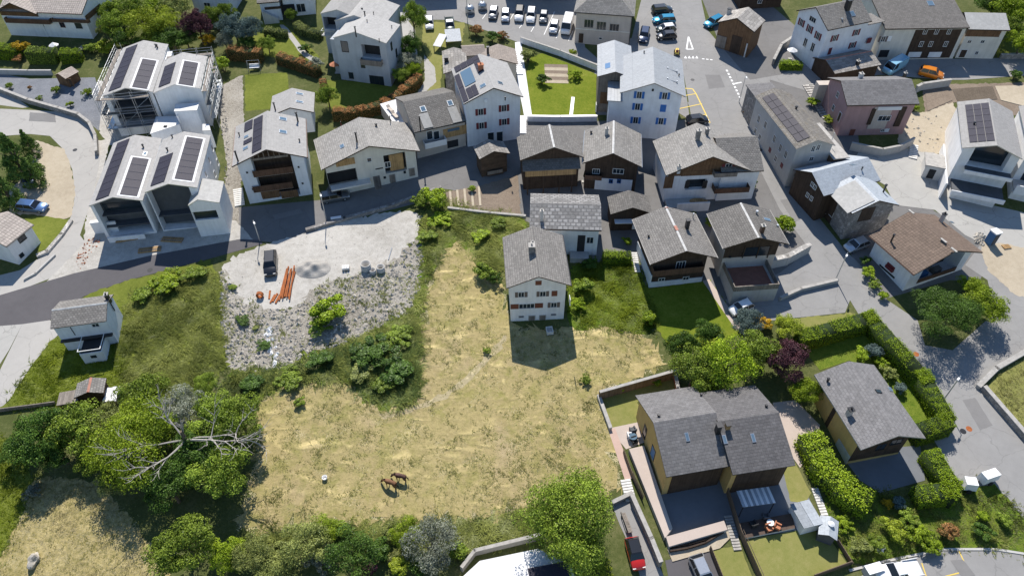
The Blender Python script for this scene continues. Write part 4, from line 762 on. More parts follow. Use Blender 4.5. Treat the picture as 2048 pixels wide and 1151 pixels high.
# new white house with panels, by the concrete court
q = Z(1880, 180, .2173)
h = House('terrace_house', 'new white house with stepped balconies and solar roof beside concrete courtyard', 'house', dict(RF=(1998.4,293),RB=(1975.6,196.3),FL=(1925.6,299.5),BL=(1911.5,202.8),FR=(2039.7,312.6),BR=(2032,223.5)), 'white_plaster', 'fibre_grey', he=6.5, ov=.3, oy=.3, t=.14, fascia='steel', holes=[(q(240, 690), (*q(690, 590), 1), 1.6)], holemat='glass')
h.solar('L', [q(445, 115), q(225, 145), q(275, 490), q(510, 465)], 3, 6); h.pipe('L', *q(310, 320), .4, .14)
a0, z0 = h.fpix('F', *q(240, 690)); a1, _ = h.fpix('F', *q(690, 690))
h.block('terrace_slab', 'anthracite', a0-.1, a1+.1, -h.hl-1.6, -h.hl+.0, z0-.35, z0-.05); h.block('parapet', 'white_plaster', a0-.3, a1+.2, -h.hl-1.75, -h.hl-1.6, z0-.45, z0+.15)  # this floor and the lower one painted anthracite for their shade
h.block('lower_terrace', 'anthracite', a0-1.0, a1+.1, -h.hl-3.6, -h.hl-.02, z0-3.1, z0-2.8); h.block('under_wall', 'white_plaster', a0-.8, a1-.6, -h.hl-2.8, -h.hl-.03, h.zb-.5, z0-3.12); h.block('lower_parapet', 'white_plaster', a0-1.2, a1+.2, -h.hl-3.75, -h.hl-3.6, z0-3.3, z0-2.55); h.block('side_wall', 'white_plaster', -h.hw-.9, -h.hw-.65, -h.hl-3.6, 1.0, h.zb-.5, z0-1.6)
for x in (a0+.6, a0+2.2): h.block('window_leaf', 'glass', x, x+1.5, -h.hl+1.5, -h.hl+1.58, z0+.1, z0+1.9)
h.block('garage', 'pale_concrete', -h.hw-3.6, -h.hw-.9, -h.hl+.5, -h.hl+4.0, h.zb, 1.9); h.block('garage_door', 'dark_interior', -h.hw-2.9, -h.hw-1.9, -h.hl+.44, -h.hl+.49, -.3, 1.4); h.block('slab_edge', 'pale_cap', -h.hw-3.8, -h.hw-.8, -h.hl+.3, -h.hl+4.2, 1.9, 2.1)
g = House('twin_house', 'white twin house adjoining the new solar-roofed house by the courtyard', 'house', None, 'white_plaster', 'fibre_light', par=(h.cx+9.6, h.cy-1.0, h.th, 8.2, 13.5, h.ze+.1, h.zr+.2, 0), ov=.3, oy=.3, t=.14, fascia='steel')
g.block('terrace_slab', 'concrete', -g.hw, g.hw, -g.hl-3, -g.hl, .8, 1.1); g.block('parapet', 'white_plaster', -g.hw, g.hw, -g.hl-3.15, -g.hl-3, .4, 2.0); g.block('lower_wall', 'white_plaster', -g.hw, g.hw, -g.hl-2.6, -g.hl, g.zb-.6, .8)
for z0 in (2.4, 5.0): g.block('window_leaf', 'glass', -2.8, 2.6, -g.hl-.05, -g.hl, z0-1.2, z0+.5)
# pink house
q = Z(1620, 120, .1737)
h = House('pink_house', 'dusty pink house with grey slate roof, brown window surrounds and arched door', 'house', dict(RF=(1678.2,163.4),RB=(1825,155.6),FR=(1692,212.9),BR=(1837,204.2),FL=(1656.5,154.7),gFR=(1680,269),gBR=(1806,274.6)), 'pink_plaster', 'felt_grey', he=5.5, ov=.4, oy=.4, fascia='dark_wood')
h.panel('R', q(650, 790), q(960, 540), 'beige_plaster', 'bay_surround', .1); h.panel('R', q(690, 740), q(720, 560), 'dark_wood', 'pilaster', .16); h.win('R', *q(855, 670), 2.0, .9, mull=2, out=.1); h.panel('R', q(770, 575), q(1060, 530), 'white_board', 'parapet', .2); h.panel('R', q(1020, 760), q(1050, 540), 'dark_wood', 'pilaster', .16)
h.door('R', *q(480, 840), .9, 1.5, 'brown_shutter', 'pink_plaster'); h.win('R', *q(835, 810), .5, .4); h.win('R', *q(885, 808), .6, .5, pane='white_paint')
for x, y in ((320, 400), (270, 550)): h.win('F', *q(x, y), .7, .9)
h.door('F', *q(340, 655), .8, 1.6, 'dark_wood'); h.chimney('L', *q(555, 215), .6, .6, .9, 'pale_concrete'); h.chimney('L', *q(1070, 195), .4, .4, .7, 'dark_metal'); h.block('low_wing', 'beige_plaster', -h.hw-1.5, -h.hw, -h.hl-1.6, h.hl, h.zb, h.E-1.2)
# duplex
h = House('duplex_house', 'large yellow-walled duplex with two offset dark shingle roofs above terraced patios', 'house', dict(RF=(1303,847),RB=(1437,822),FR=(1331,953.3),BR=(1450,931),FL=(1268,793),BL=(1393.6,766),gFR=(1336,991)), 'yellow_plaster', 'felt_grey', he=4.6, ov=.6, oy=.4, t=.14, fascia='dark_metal')
h.block('timber_front', 'dark_wood', h.hw-.02, h.hw+.06, -h.hl+.7, h.hl+.1, h.zb, h.E-.1); h.win('R', 1385, 985, 2.2, 1.6, 'dark_metal', mull=2, out=.07); h.win('F', 1290, 862, .8, 2.0, 'dark_metal', mull=0); h.door('F', 1306, 905, 1.0, 1.9, 'tarp_blue', 'dark_metal')
h.sky('R', 1374, 873, .45, 1.0); 
for u, v in ((1317, 832), (1402, 790)): h.pipe('L', u, v, .25, .12)
g = House('east_unit', '', '', dict(RF=(1432.3,845),RB=(1558,821),FR=(1463,953.8),BR=(1590.4,926.6),FL=(1402,785.5),BL=(1508.8,766.8)), 'yellow_plaster', 'felt_dark', he=4.6, ov=.6, oy=.4, t=.14, fascia='dark_metal', root=h)
g.block('timber_front', 'dark_wood', g.hw-.02, g.hw+.06, -g.hl+.6, g.hl+.02, g.zb, g.E-.1); g.win('R', 1500, 985, 1.8, 1.8, 'dark_metal', mull=1, out=.07)
for u, v in ((1449, 878), (1506, 875)): g.sky('R', u, v, .45, 1.0)
g.chimney('R', 1431, 860, .6, .5, 1.0, 'dark_metal', 'dark_metal', 0); g.chimney('R', 1450, 855, .5, .5, .7, 'honey_wood', 'dark_metal', 0); g.pipe('L', 1532, 813, .25, .12)
DUP = h; DUPE = g
# yellow wall house with grey roof
q = Z(1600, 700, .2607)
h = House('hedge_house', 'yellow-walled house with long grey roof enclosed by clipped hedges', 'house', dict(RF=(1796.8,872),RB=(1696.5,719.6),FL=(1721.2,902),BL=(1626,748),FR=(1851.6,877.3),BR=(1748.6,724.8),gFL=(1693,919),gBL=(1634,812)), 'yellow_plaster', 'felt_grey', he=5, oy=1.2, ov=.7, gable='dark_wood', gablez=0., t=.16, fascia='pale_cap')
h.block('dark_band', 'dark_wood', -h.hw-.05, -h.hw+.02, .6, 1.2, h.zb, h.E-.3); h.block('lower_band', 'grey_plaster', -h.hw-.06, -h.hw+.02, -h.hl, -h.hl+2.6, h.zb, 1.0)
h.win('F', *q(740, 700), 1.4, .9, 'dark_metal', mull=1); h.chimney('L', *q(380, 505), .55, .5, 1.0, 'beige_plaster', 'dark_metal'); h.pipe('L', *q(210, 238), .5, .13); h.sky('R', *q(600, 315), .5, .9, 'glass', 'dark_metal'); h.sky('R', *q(690, 300), .6, .6); h.win('F', *q(620, 740), 1.2, 1.2, 'dark_wood', mull=1)
# tiny white house at the asphalt bend
q = Z(90, 570, .1304)
h = House('tiny_house', 'tiny pale blue-white house with dark slate roof and boxy annex at long grass edge', 'house', dict(RF=(104.3,619.6),RB=(213.9,605.9),FR=(99.8,656.7),BR=(213,643),BL=(227,587),gBR=(237,683)), 'cool_plaster', 'slate_mid', he=5, ov=.25, oy=.2, t=.12, ridge='ridge_pale')
h.win('R', *q(775, 610), .8, .5); h.panel('R', q(380, 640), q(470, 760), 'dark_interior', 'doorway'); h.chimney('L', *q(945, 210), .5, .4, .8, 'dark_metal'); h.block('flue', 'dark_metal', -.8, -.7, h.hl+.1, h.hl+.2, 3, h.Rz+1)
h.block('annex', 'cool_plaster', h.hw+.05, h.hw+2.6, -.6, 2.1, h.zb-.5, 1.4); h.block('annex_roof', 'dark_interior', h.hw, h.hw+2.5, -.5, 2.0, 1.4, 1.5)
for a in ((h.hw+.05, h.hw+2.65, -.65, -.58), (h.hw+2.58, h.hw+2.65, -.58, 2.08), (h.hw+.05, h.hw+2.65, 2.08, 2.15)): h.block('rail', 'white_paint', *a, 1.9, 2.0)
h.block('annex_window', 'glass', h.hw+2.6, h.hw+2.64, .5, 1.2, .4, .9); h.block('balcony_beam', 'dark_metal', h.hw, h.hw+.5, -h.hl, h.hl, 1.75, 1.95)
# small log granary on the lane corner
h = House('granary', 'small weathered log granary with pale stone slab roof at the lane bend', 'granary', dict(RF=(985.7,304),RB=(974.5,278),FL=(960.7,318),BL=(945.7,294.2),FR=(1020,305.5),BR=(1008,282)), 'log_wood', 'slab_stone', he=3.6, ov=.4, oy=.4)
h.block('front_rail', 'grey_wood', -1.3, 1.3, -h.hl-.5, -h.hl-.42, .3, .9); h.block('front_deck', 'log_wood', -1.4, 1.4, -h.hl-.5, -h.hl, .1, .3)
# wooden barn by the junction
q = Z(1240, 0, .15625)
h = House('red_barn', 'open-fronted red-brown plank barn with pale stone slab roof near road junction', 'barn', dict(RF=(1472.8,36),RB=(1494,12),FL=(1437,41),FR=(1506.5,70),BR=(1531.5,40),gFR=(1496.5,117),gFL=(1432,92)), 'wood', 'slab_stone', he=5, ov=.3, oy=.3, t=.25)
h.panel('F', q(1390, 680), q(1570, 480), 'dark_wood', 'gate'); h.panel('F', q(1215, 590), q(1370, 480), 'grey_wood', 'gate_leaf', .12); h.panel('F', q(1580, 740), q(1640, 560), 'pale_concrete', 'pier', .2); h.chimney('L', *q(1385, 190), .7, .6, 1.0, 'concrete', 'dark_metal', 0)
# behind the red-shutter house: three small roofs
def roof_only(name, label, pts, wall, roof, he, ov=.3, **kw): return House(name, label, 'house', pts, wall, roof, he=he, ov=ov, oy=.3, t=.14, **kw)
h = roof_only('slab_cottage', 'old cottage with bright stone slab roof and black chimney behind red-shuttered house', dict(FL=(884,150),BL=(886,102),RF=(912,142),RB=(907,97),FR=(938,140),BR=(930,98)), 'stone', 'slab_stone', 4)
h.chimney('L', 893, 125, .7, .9, .8, 'dark_metal', 'dark_metal', 0)
h = roof_only('beige_cottage', 'low cottage with plain beige tiled roof under the flowering shrubs', dict(RF=(922,92),RB=(968,91),FR=(926,112),BR=(972,110)), 'beige_plaster', 'beige_tile', 3.2)
h = roof_only('brown_cottage', 'cottage with beige and brown gable roof beside the white garden stair', dict(RF=(1003,122),RB=(995,86),FL=(962,124),BL=(960,103),FR=(1038,132),BR=(1029,98)), 'beige_plaster', 'beige_tile', 3.6)
h.chimney('L', 976, 108, .4, .4, 1.2, 'dark_metal', 'dark_metal', 0)
# little shed between slate house and chalets
h = roof_only('lane_shed', 'small dark shed with gable slate roof and white canopy in the village lane', dict(RF=(1265,417),RB=(1259,379),FL=(1219,428),BL=(1216,399),FR=(1303,426),BR=(1298,386)), 'dark_wood', 'slate_mid', 3.2)
h.block('canopy', 'white_board', -h.hw+.4, .2, -h.hl-1.0, -h.hl, 1.9, 2.0); h.block('canopy_frame', 'white_paint', .25, 1.3, -h.hl-.9, -h.hl-.8, .7, 1.5)
# ------------------------------------------------------------------ twin modern white houses, the rear one scaffolded
q = Z(170, 260, .2)
kw = dict(ov=.12, oy=.12, pitch=.35, t=.14, fascia='steel')
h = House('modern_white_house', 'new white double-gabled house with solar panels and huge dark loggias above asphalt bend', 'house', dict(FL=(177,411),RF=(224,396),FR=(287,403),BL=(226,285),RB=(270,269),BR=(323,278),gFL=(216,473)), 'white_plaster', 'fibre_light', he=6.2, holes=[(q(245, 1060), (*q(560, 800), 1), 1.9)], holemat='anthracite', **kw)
h.solar('L', [q(455, 85), q(330, 130), q(105, 705), q(235, 665)], 1, 8); h.solar('R', [q(470, 275), q(645, 290), q(520, 665), q(350, 650)], 1, 5, 'white_board'); h.pipe('R', *q(585, 175), .5, .12); h.sky('R', *q(600, 240), 1.0, .5)
x0, x1, z0, z1, d = h.holes[0]
for k, zf in enumerate((z0+1.15, z0+3.0)): h.block('loggia_floor', 'anthracite', x0, x1, -h.hl+(.5 if k == 0 else .9), -h.hl+d, zf, zf+.18)
h.block('loggia_pier', 'white_plaster', x0, x0+1.2, -h.hl+1.0, -h.hl+1.3, z0, z0+1.8); h.block('loggia_glazing', 'glass', x0+.3, x1-.3, -h.hl+d-.1, -h.hl+d-.04, z0+3.3, z0+4.6)
h.block('plinth', 'white_plaster', x0, x1-1.2, -h.hl-.9, -h.hl-.65, h.zb, z0+.35); h.block('garden_pier', 'white_plaster', -h.hw-2.0, -h.hw-.1, -h.hl+1.4, -h.hl+2.0, h.zb-.4, 1.2)
g = House('east_gable', '', '', dict(FL=(292,383),RF=(334,369),FR=(394,375),RB=(368,263),BR=(423,271),BL=(323,278)), 'white_plaster', 'fibre_light', he=6.6, root=h, holes=[(q(790, 1000), (*q(1060, 700), 1), 1.6)], holemat='anthracite', **kw)
g.solar('R', [q(1010, 70), q(1185, 90), q(1070, 515), q(900, 490)], 1, 7, 'white_board'); g.solar('L', [q(880, 230), q(750, 275), q(660, 560), q(800, 520)], 1, 4); g.pipe('L', *q(875, 75), .4, .1); g.pipe('L', *q(828, 210), .5, .12)
x0, x1, z0, z1, d = g.holes[0]; g.block('loggia_floor', 'anthracite', x0, x1, -g.hl+.4, -g.hl+d, z0+2.2, z0+2.4)
for x, y in ((1240, 300), (1325, 320), (1205, 440), (1297, 440), (1270, 180)): g.win('R', *q(x, y), .6, 1.0, 'white_paint', mull=1)
h.block('link_wall', 'white_plaster', h.hw-.05, h.hw+1.3, -h.hl+2.2, h.hl-.3, h.zb, h.E-.5)
ax = House('corner_block', '', '', None, 'white_plaster', 'flat_grey', par=(*[float(v) for v in PZ(*q(1205, 610), g.ze-1.2)[:2]], g.th, 4.4, 5.2, g.ze-1.6, g.ze-.7, -.6), ov=.05, oy=.05, t=.1, fascia='steel', root=h, holes=[(q(1105, 905), q(1310, 800), .35)], holemat='glass')
# rear house
q = Z(170, 60, .1911)
h = House('scaffolded_house', 'white double-gabled house under scaffolding with solar roofs and flat white annex roofs', 'house', dict(FL=(204,192),RF=(249,177),FR=(307,183),BL=(246,96),RB=(288.5,80.6),BR=(335,89)), 'white_plaster', 'fibre_light', he=6.6, holes=[(q(390, 1020), (*q(690, 780), 1), 2.5)], holemat='anthracite', **kw)
h.solar('L', [q(560, 150), q(440, 195), q(240, 650), q(370, 605)], 1, 8); h.solar('R', [q(600, 305), q(755, 325), q(645, 625), q(490, 600)], 1, 5, 'white_board'); h.pipe('R', *q(760, 190), .6, .12); h.pipe('R', *q(742, 175), .4, .1)
x0, x1, z0, z1, d = h.holes[0]
for zf in (z0+1.5, z0+3.4): h.block('loggia_floor', 'anthracite', x0, x1, -h.hl+.3, -h.hl+d, zf, zf+.18)
g = House('east_gable', '', '', dict(FL=(307,183),RF=(345,170),FR=(405,178.5),RB=(367,105),BR=(413.6,112.5)), 'white_plaster', 'fibre_light', he=6.6, root=h, **kw)
g.solar('R', [q(1040, 330), q(1195, 345), q(1125, 590), q(970, 570)], 1, 4, 'white_board'); g.solar('L', [q(960, 340), q(845, 375), q(765, 605), q(885, 565)], 1, 4)
h.block('link_wall', 'white_plaster', h.hw-.05, h.hw+1.0, -h.hl+.8, h.hl-2, h.zb, h.E-.4)
def annex(name, label, px, top, capmat='roof_membrane'):
    ps = [P(u, v, top) for u, v in px]; zt = max(p[2] for p in ps); ps = [PZ(u, v, zt) for u, v in px]; c = sum(ps)/4; r = thing(name, label, 'annex', g3(c[0], c[1])); zg = gz(c[0], c[1])
    w4 = [(float(p[0]-c[0]), float(p[1]-c[1])) for p in ps]; w4 = w4 if sum(a[0]*b[1]-b[0]*a[1] for a, b in zip(w4, w4[1:]+w4[:1])) > 0 else w4[::-1]; zt = float(zt-zg)
    MB().hexa([(x*.97, y*.97, -1.) for x, y in w4], [(x*.97, y*.97, zt-.12) for x, y in w4]).build('wall', 'cool_plaster', r); MB().hexa([(x, y, zt-.12) for x, y in w4], [(x, y, zt) for x, y in w4]).build('roof', capmat, r); return r, zt
r, zt = annex('flat_annex', 'upper flat white annex roof beside the scaffolded gables', [(351.5,208),(398.5,205),(394,220),(348,222.5)], 5.4); MB().tube((-1.2, -1.6, zt-2), (-1.2, -1.6, zt-.6), .12).build('flue', 'white_paint', r, uv=False)
r, zt = annex('flat_annex', 'lower slanting white annex roof between the double-gabled houses', [(312,233),(352,232),(359.5,248),(300,267.5)], 3.8); MB().box(.2, .7, -1.5, -1.1, zt, zt+.15).build('roof_hatch', 'dark_interior', r)
r, zt = annex('flat_annex', 'small white annex roof next to the scaffolded side', [(405,248),(418,248),(421,260),(405,261)], 3.2)
SCH, SCG = h, g
def scaffold(name, label, H, side, x0, x1, off, levels, top):
    """tube scaffold along one side of a house: posts, ledgers, braces and boarded decks"""
    r = thing(name, label, 'scaffold', (H.cx, H.cy, H.zg), H.th)
    n = max(2, int(abs(x1-x0)/2.2)+1); po, le, br = MB(), MB(), MB()
    def pt(a, o, z): return {'F': (a, -H.hl-o, z), 'B': (a, H.hl+o, z), 'L': (-H.hw-o, a, z), 'R': (H.hw+o, a, z)}[side]
    zb = H.zb+.2
    for i in range(n):
        a = x0+(x1-x0)*i/(n-1)
        for o in (off, off+.9):
            MB().tube(pt(a, o, zb), pt(a, o, top), .04).build('standard', 'steel', r, uv=False)
    for k in range(levels):
        z = zb+(top-zb)*(k+1)/(levels+.45)
        d0, d1 = pt(x0, off+.05, z), pt(x1, off+.85, z)
        MB().box(min(d0[0], d1[0]), max(d0[0], d1[0]), min(d0[1], d1[1]), max(d0[1], d1[1]), z, z+.05).build('deck', 'grey_wood' if k else 'steel', r)
        for o, dz in ((off+.9, .5), (off+.9, 1.0), (off+.9, 0), (off, 0)): le.tube(pt(x0, o, z+dz), pt(x1, o, z+dz), .03, mi=0)
        for i in range(n-1):
            if (i+k) % 2 == 0: br.tube(pt(x0+(x1-x0)*i/(n-1), off+.93, z-1.9), pt(x0+(x1-x0)*(i+1)/(n-1), off+.93, z), .025)
    le.build('ledger', 'steel', r, uv=False); br.build('brace', 'steel', r, uv=False); return r
scaffold('scaffold', 'steel tube scaffold against long slate-garden side of the white double-gabled house', h, 'L', -h.hl-1, h.hl, .3, 3, h.E+1.0)
scaffold('scaffold', 'steel tube scaffold across the front loggias of the white double-gabled house', h, 'F', -h.hw-.8, h.hw-.4, .3, 3, h.E+.9)
scaffold('scaffold', 'steel tube scaffold with pale boarding along the house side facing the swing garden', g, 'R', -g.hl-1, g.hl, .3, 3, g.E+1.0)
scaffold('scaffold', 'steel tube scaffold behind the solar roofs below dark trees', g, 'B', -g.hw+.5, g.hw+1, .3, 3, g.E+1.3)
# ------------------------------------------------------------------ houses on the upper edge and odd buildings
def across(name, label, cat, A, B, depth, E, rise, wall, roof, ov=.5, oy=.4, back=0, **kw):
    """house whose long front runs along ground pixels A-B, ridge parallel to that front"""
    a, b = P(*A), P(*B); d = b-a; L = math.hypot(d[0], d[1]); ang = math.atan2(d[1], d[0]); th = ang-R(90)
    nx, ny = -math.sin(ang), math.cos(ang); cx, cy = (a[0]+b[0])/2+nx*depth/2, (a[1]+b[1])/2+ny*depth/2; zg = gz(cx, cy); zf = gz((a[0]+b[0])/2, (a[1]+b[1])/2)
    return House(name, label, cat, None, wall, roof, par=(cx, cy, th, depth+2*ov, L+2*oy, zf+E, zf+E+rise, 0), ov=ov, oy=oy, **kw)
q = Z(1570, 0, .1737)
h = House('shutter_house', 'big white house with rows of dark red shutters and slate roof above pink house', 'house', dict(FR=(1656,64.3),BR=(1742,41.7),FL=(1594.3,18.2),RF=(1631,17),RB=(1722,-6),gFR=(1629,144)), 'cool_plaster', 'slate_mid', he=8, ov=.35, oy=.35, pitch=.5)
for x, y in ((190, 262), (285, 335), (380, 415)): h.win('F', *q(x, y), .7, 1.2, sh='red_shutter')
for x, y in ((320, 225),): h.win('F', *q(x, y), 1.6, .8, mull=2)
for x, y in ((235, 490), (320, 545)): h.win('F', *q(x, y), .8, 1.5, mull=1)
for x, y in ((570, 440), (820, 375), (775, 520)): h.win('R', *q(x, y), .7, 1.1, sh='red_shutter')
h.win('R', *q(515, 590), .7, 1.3, sh='red_shutter', closed=True); h.win('R', *q(968, 468), 1.0, 1.0, sh='red_shutter', closed=True); h.chimney('R', *q(690, 110), .8, .8, 1.6, 'dark_metal', 'dark_metal', 0); h.sky('R', *q(775, 160), .9, 1.1); h.block('low_wing', 'cool_plaster', h.hw-3.2, h.hw-.3, h.hl, h.hl+3.6, h.zb, h.E-.9); h.block('low_wing_roof', 'slate_mid', h.hw-3.6, h.hw+.1, h.hl, h.hl+3.9, h.E-.9, h.E-.75); h.pipe('R', *q(655, 228), .15, .12, 'steel')
q = Z(1560, 0, .2383)
h = House('row_house', 'long dark-fronted timber row house with cream end bay and broad mottled slate roof', 'house', dict(FR=(1763.5,56),BR=(1933.5,57.5),RF=(1728,-14),RB=(1905,-17),gFR=(1775,117),gBR=(1908,121)), 'cream_plaster', 'slate_dark', he=7.5, ov=.4, oy=.3)
h.panel('R', q(1040, 490), q(1530, 246), 'dark_wood'); h.panel('R', q(820, 480), q(920, 420), 'dark_interior', 'gate')
for x, y in ((1220, 265), (1315, 265), (1420, 265), (1185, 370), (1265, 370), (1390, 370)): h.win('R', *q(x, y), .6, .9, out=.07)
for x, y in ((1130, 455), (1300, 455)): h.panel('R', q(x-65, y+25), q(x+60, y-20), 'white_plaster', 'garage_door', .12)
h.win('R', *q(865, 328), .7, 1.0, sh='grey_shutter'); h.win('R', *q(918, 325), .7, 1.0, sh='white_paint', closed=True); h.sky('R', *q(1262, 30), 1.2, 1.4)
h = House('end_barn', 'pale stone and plank barn end of the row with smooth grey roof', 'barn', dict(FR=(1934,59),BR=(2018,60),RF=(1930,24),RB=(2011,27),gFR=(1912,118),gBR=(1990,117)), 'cream_plaster', 'flat_grey', he=6, ov=.4, oy=.3)
h.panel('R', q(1550, 305), q(1860, 260), 'wood'); h.win('R', *q(1590, 350), .6, .5); h.win('R', *q(1700, 350), .6, .5); h.door('R', *q(1535, 450), 1.1, 1.5, 'dark_wood'); h.win('R', *q(1650, 445), .5, .6)
h = House('car_shed', 'low shed with stone slab roof and red ridge behind the pink house', 'shed', dict(RF=(1648,120),RB=(1744,103),FR=(1673,146),BR=(1762,130)), 'dark_wood', 'slab_stone', he=2.6, ov=.3, oy=.3, ridge='ridge_red'); h.chimney('R', 1712, 130, .5, .5, .7, 'dark_metal')
# cream hip-roofed hall by the car park
A, B = P(1149, 86), P(1256, 96); ang = math.atan2(B[1]-A[1], B[0]-A[0]); L = float(np.hypot(*(B-A)[:2])); D = 13.
c = (A+B)/2+np.array([-math.sin(ang), math.cos(ang), 0])*D/2; zf = gz(*((A+B)/2)[:2]); E = 6.4
h = House.__new__(House); h.cx, h.cy, h.th, h.w, h.l, h.zg = float(c[0]), float(c[1]), ang, L, D, float(zf); h.hw, h.hl, h.own = L/2, D/2, True; h.zb = -1.; h.off = 0
h.root = thing('hall', 'cream village hall with hipped slate roof and three dark square windows by car park', 'house', (h.cx, h.cy, h.zg), ang); h.fr = (h.cx, h.cy, h.zg, ang)
h.block('wall', 'beige_plaster', -L/2, L/2, -D/2, D/2, -1, E); o_ = .5; e0 = [(-L/2-o_, -D/2-o_), (L/2+o_, -D/2-o_), (L/2+o_, D/2+o_), (-L/2-o_, D/2+o_)]
rb = MB().add([(x, y, E) for x, y in e0]+[(0, -D/2+L/2, E+4), (0, D/2-L/2+.5, E+4)], [(0, 1, 4), (1, 2, 5, 4), (2, 3, 5), (3, 0, 4, 5), (3, 2, 1, 0)]); h.put(rb, 'roof', 'slate_pale'); h.block('cornice', 'dark_metal', -L/2-.42, L/2+.42, -D/2-.42, D/2+.42, E-.2, E-.01)
q = Z(1024, 0, .25)
for x, y in ((615, 190), (715, 207), (818, 225)): h.win('F', *q(x, y), 1.7, 1.5, 'beige_plaster', mull=2)
h.door('F', *q(552, 305), .9, 1.9, 'dark_wood', 'beige_plaster'); h.win('F', *q(708, 308), .5, .35, mull=0)
h.put(MB().box(-L/2-.03, L/2+.03, -D/2-.05, -D/2, 2.9, 3.1), 'string_course', 'cream_plaster'); h.put(MB().tube((L/2+.08, -D/2-.08, -1), (L/2+.08, -D/2-.08, E-.2), .07), 'downpipe', 'dark_metal')
# top-left chalet
q = Z(0, 0, .1303)
h = across('hedge_chalet', 'white chalet with ribbed pale tile roof and long brown balcony behind garden hedge', 'house', (28, 70), (187, 78), 10, 5.2, 2.4, 'white_plaster', 'pale_tile', ov=.6, oy=.2)
h.balcony('R', q(90, 345), q(770, 365), .9, .8, 'rail_wood', 'concrete'); h.balcony('R', q(800, 330), q(1370, 350), .5, .55, 'rail_wood', 'concrete'); h.win('R', *q(955, 380), .9, 1.0, 'brown_shutter'); h.win('R', *q(1205, 395), 1.2, 1.0, 'dark_metal'); h.win('R', *q(640, 390), .9, .6); h.panel('R', q(270, 480), q(520, 375), 'dark_interior', 'patio_door'); h.win('R', *q(860, 190), .8, .5); h.win('R', *q(1130, 200), .9, .5); h.panel('R', q(130, 255), q(400, 90), 'dark_wood', 'timber_front')
h.panel('B', q(1300, 250), q(1560, 130), 'wood', 'gable_boards'); h.gutter('R')
g = House('cross_gable', '', '', None, 'white_plaster', 'pale_tile', par=(h.cx-4.9, h.cy-1.2, h.th+R(90), 8.6, 9.0, h.ze-.1, h.ze+1.9, 0), ov=.5, oy=1.0, root=h, gable='wood', gablez=3.6)
# small house with ribbed roof, left edge
h = House('ribbed_roof_house', 'white house with ribbed pale brown roof above stone-edged lawn', 'house', dict(RF=(-40,465),RB=(16,422),FR=(10,497),BR=(67,448),gFR=(41,524)), 'white_plaster', 'pale_tile', he=4.2, ov=.3, oy=.3, fascia='dark_metal')
h.win('R', 44, 477, 1.2, .7, 'dark_metal'); h.win('R', 43, 510, .6, .5, 'dark_metal', mull=0); h.gutter('R', 'dark_metal')
# log shed and its stack
h = House('garden_hut', 'low plank hut with dark slate roof and orange ridge tiles in the green field', 'hut', dict(RF=(175,785),RB=(185,753.5),FR=(206,786),BR=(212,754),FL=(148,793),BL=(152,768)), 'dark_wood', 'slate_mid', he=2.0, ov=.2, oy=.2, ridge='ridge_red')
h.block('lean_to', 'dark_wood', -h.hw-2.2, -h.hw, -h.hl-.2, h.hl-.4, h.zb, 1.3); h.block('lean_to_roof', 'grey_wood', -h.hw-2.4, -h.hw, -h.hl-.4, h.hl-.3, 1.3, 1.42)
# houses whose walls only graze the upper edge
h = across('upper_house', 'white house in full shade behind the dark purple tree', 'house', (392, 26), (466, 30), 9, 6, 2, 'cool_plaster', 'slate_mid'); h.win('R', 415, 12, 1.2, 1.2); h.win('R', 445, 13, 1.4, 1.2)
h = across('stair_house', 'white house with outdoor stair above the curved photinia garden', 'house', (528, 44), (566, 40), 8, 4.0, 1.6, 'cool_plaster', 'slate_mid'); h.panel('R', (530, 20), (563, 12), 'dark_wood', 'eaves_band')
x = h.hw+.05
for i in range(9): h.block('step', 'pale_concrete', x, x+1.0, -h.hl+.2+i*.32, -h.hl+.5+i*.32, h.zb, 2.0-i*.2)
h = across('recess_house', 'white house with deep dark garage recess above the curved hedge', 'house', (572, 34), (632, 28), 8, 5, 1.6, 'white_plaster', 'slate_mid'); h.panel('R', (566, 36), (588, 8), 'dark_interior', 'garage_opening'); h.win('R', 602, 16, 1.6, 1.6)
h = across('street_house', 'shaded street house throwing its shadow on the upper car park', 'house', (735, -14), (905, -22), 9, 8.5, 2, 'beige_plaster', 'slate_mid'); h.win('R', 800, -28, 1, 1.2)
h = across('street_house', 'pale street house behind the row of parked cars', 'house', (1010, -3), (1140, 0), 9, 6, 2, 'beige_plaster', 'slate_mid'); h.door('R', 1095, -5, 1.6, 2.0, 'grey_wood')
h = across('street_house', 'old timber house in deep shade behind the stone-roofed plank barn', 'house', (1478, 20), (1560, 14), 7, 5, 2, 'dark_wood', 'slab_stone'); h.win('R', 1520, 2, .8, .9)
# flat white building at the foot of the meadow
rf = [(918, 1160), (961, 1118), (1075, 1093), (1137, 1121), (1152, 1162)]; hh = 2.6
ps = [P(u, v, hh) for u, v in rf]; c = sum(ps)/5; r = thing('flat_roof_building', 'white flat-roofed building at the foot of hay meadow under leafy tree', 'house', (float(c[0]), float(c[1]), gz(c[0], c[1])))
zt = max(p[2] for p in ps)-gz(c[0], c[1]); ring = [(float(p[0]-c[0]), float(p[1]-c[1])) for p in ps][::-1]
ring = ring if sum(a[0]*b[1]-b[0]*a[1] for a, b in zip(ring, ring[1:]+ring[:1])) > 0 else ring[::-1]
zc = -.4+hh; MB().hexa([(x, y, -1.5) for x, y in ring], [(x, y, zc) for x, y in ring]).build('wall', 'white_plaster', r); MB().hexa([(x*1.02, y*1.02, zc) for x, y in ring], [(x*1.02, y*1.02, zc+.16) for x, y in ring]).build('roof', 'roof_membrane', r)
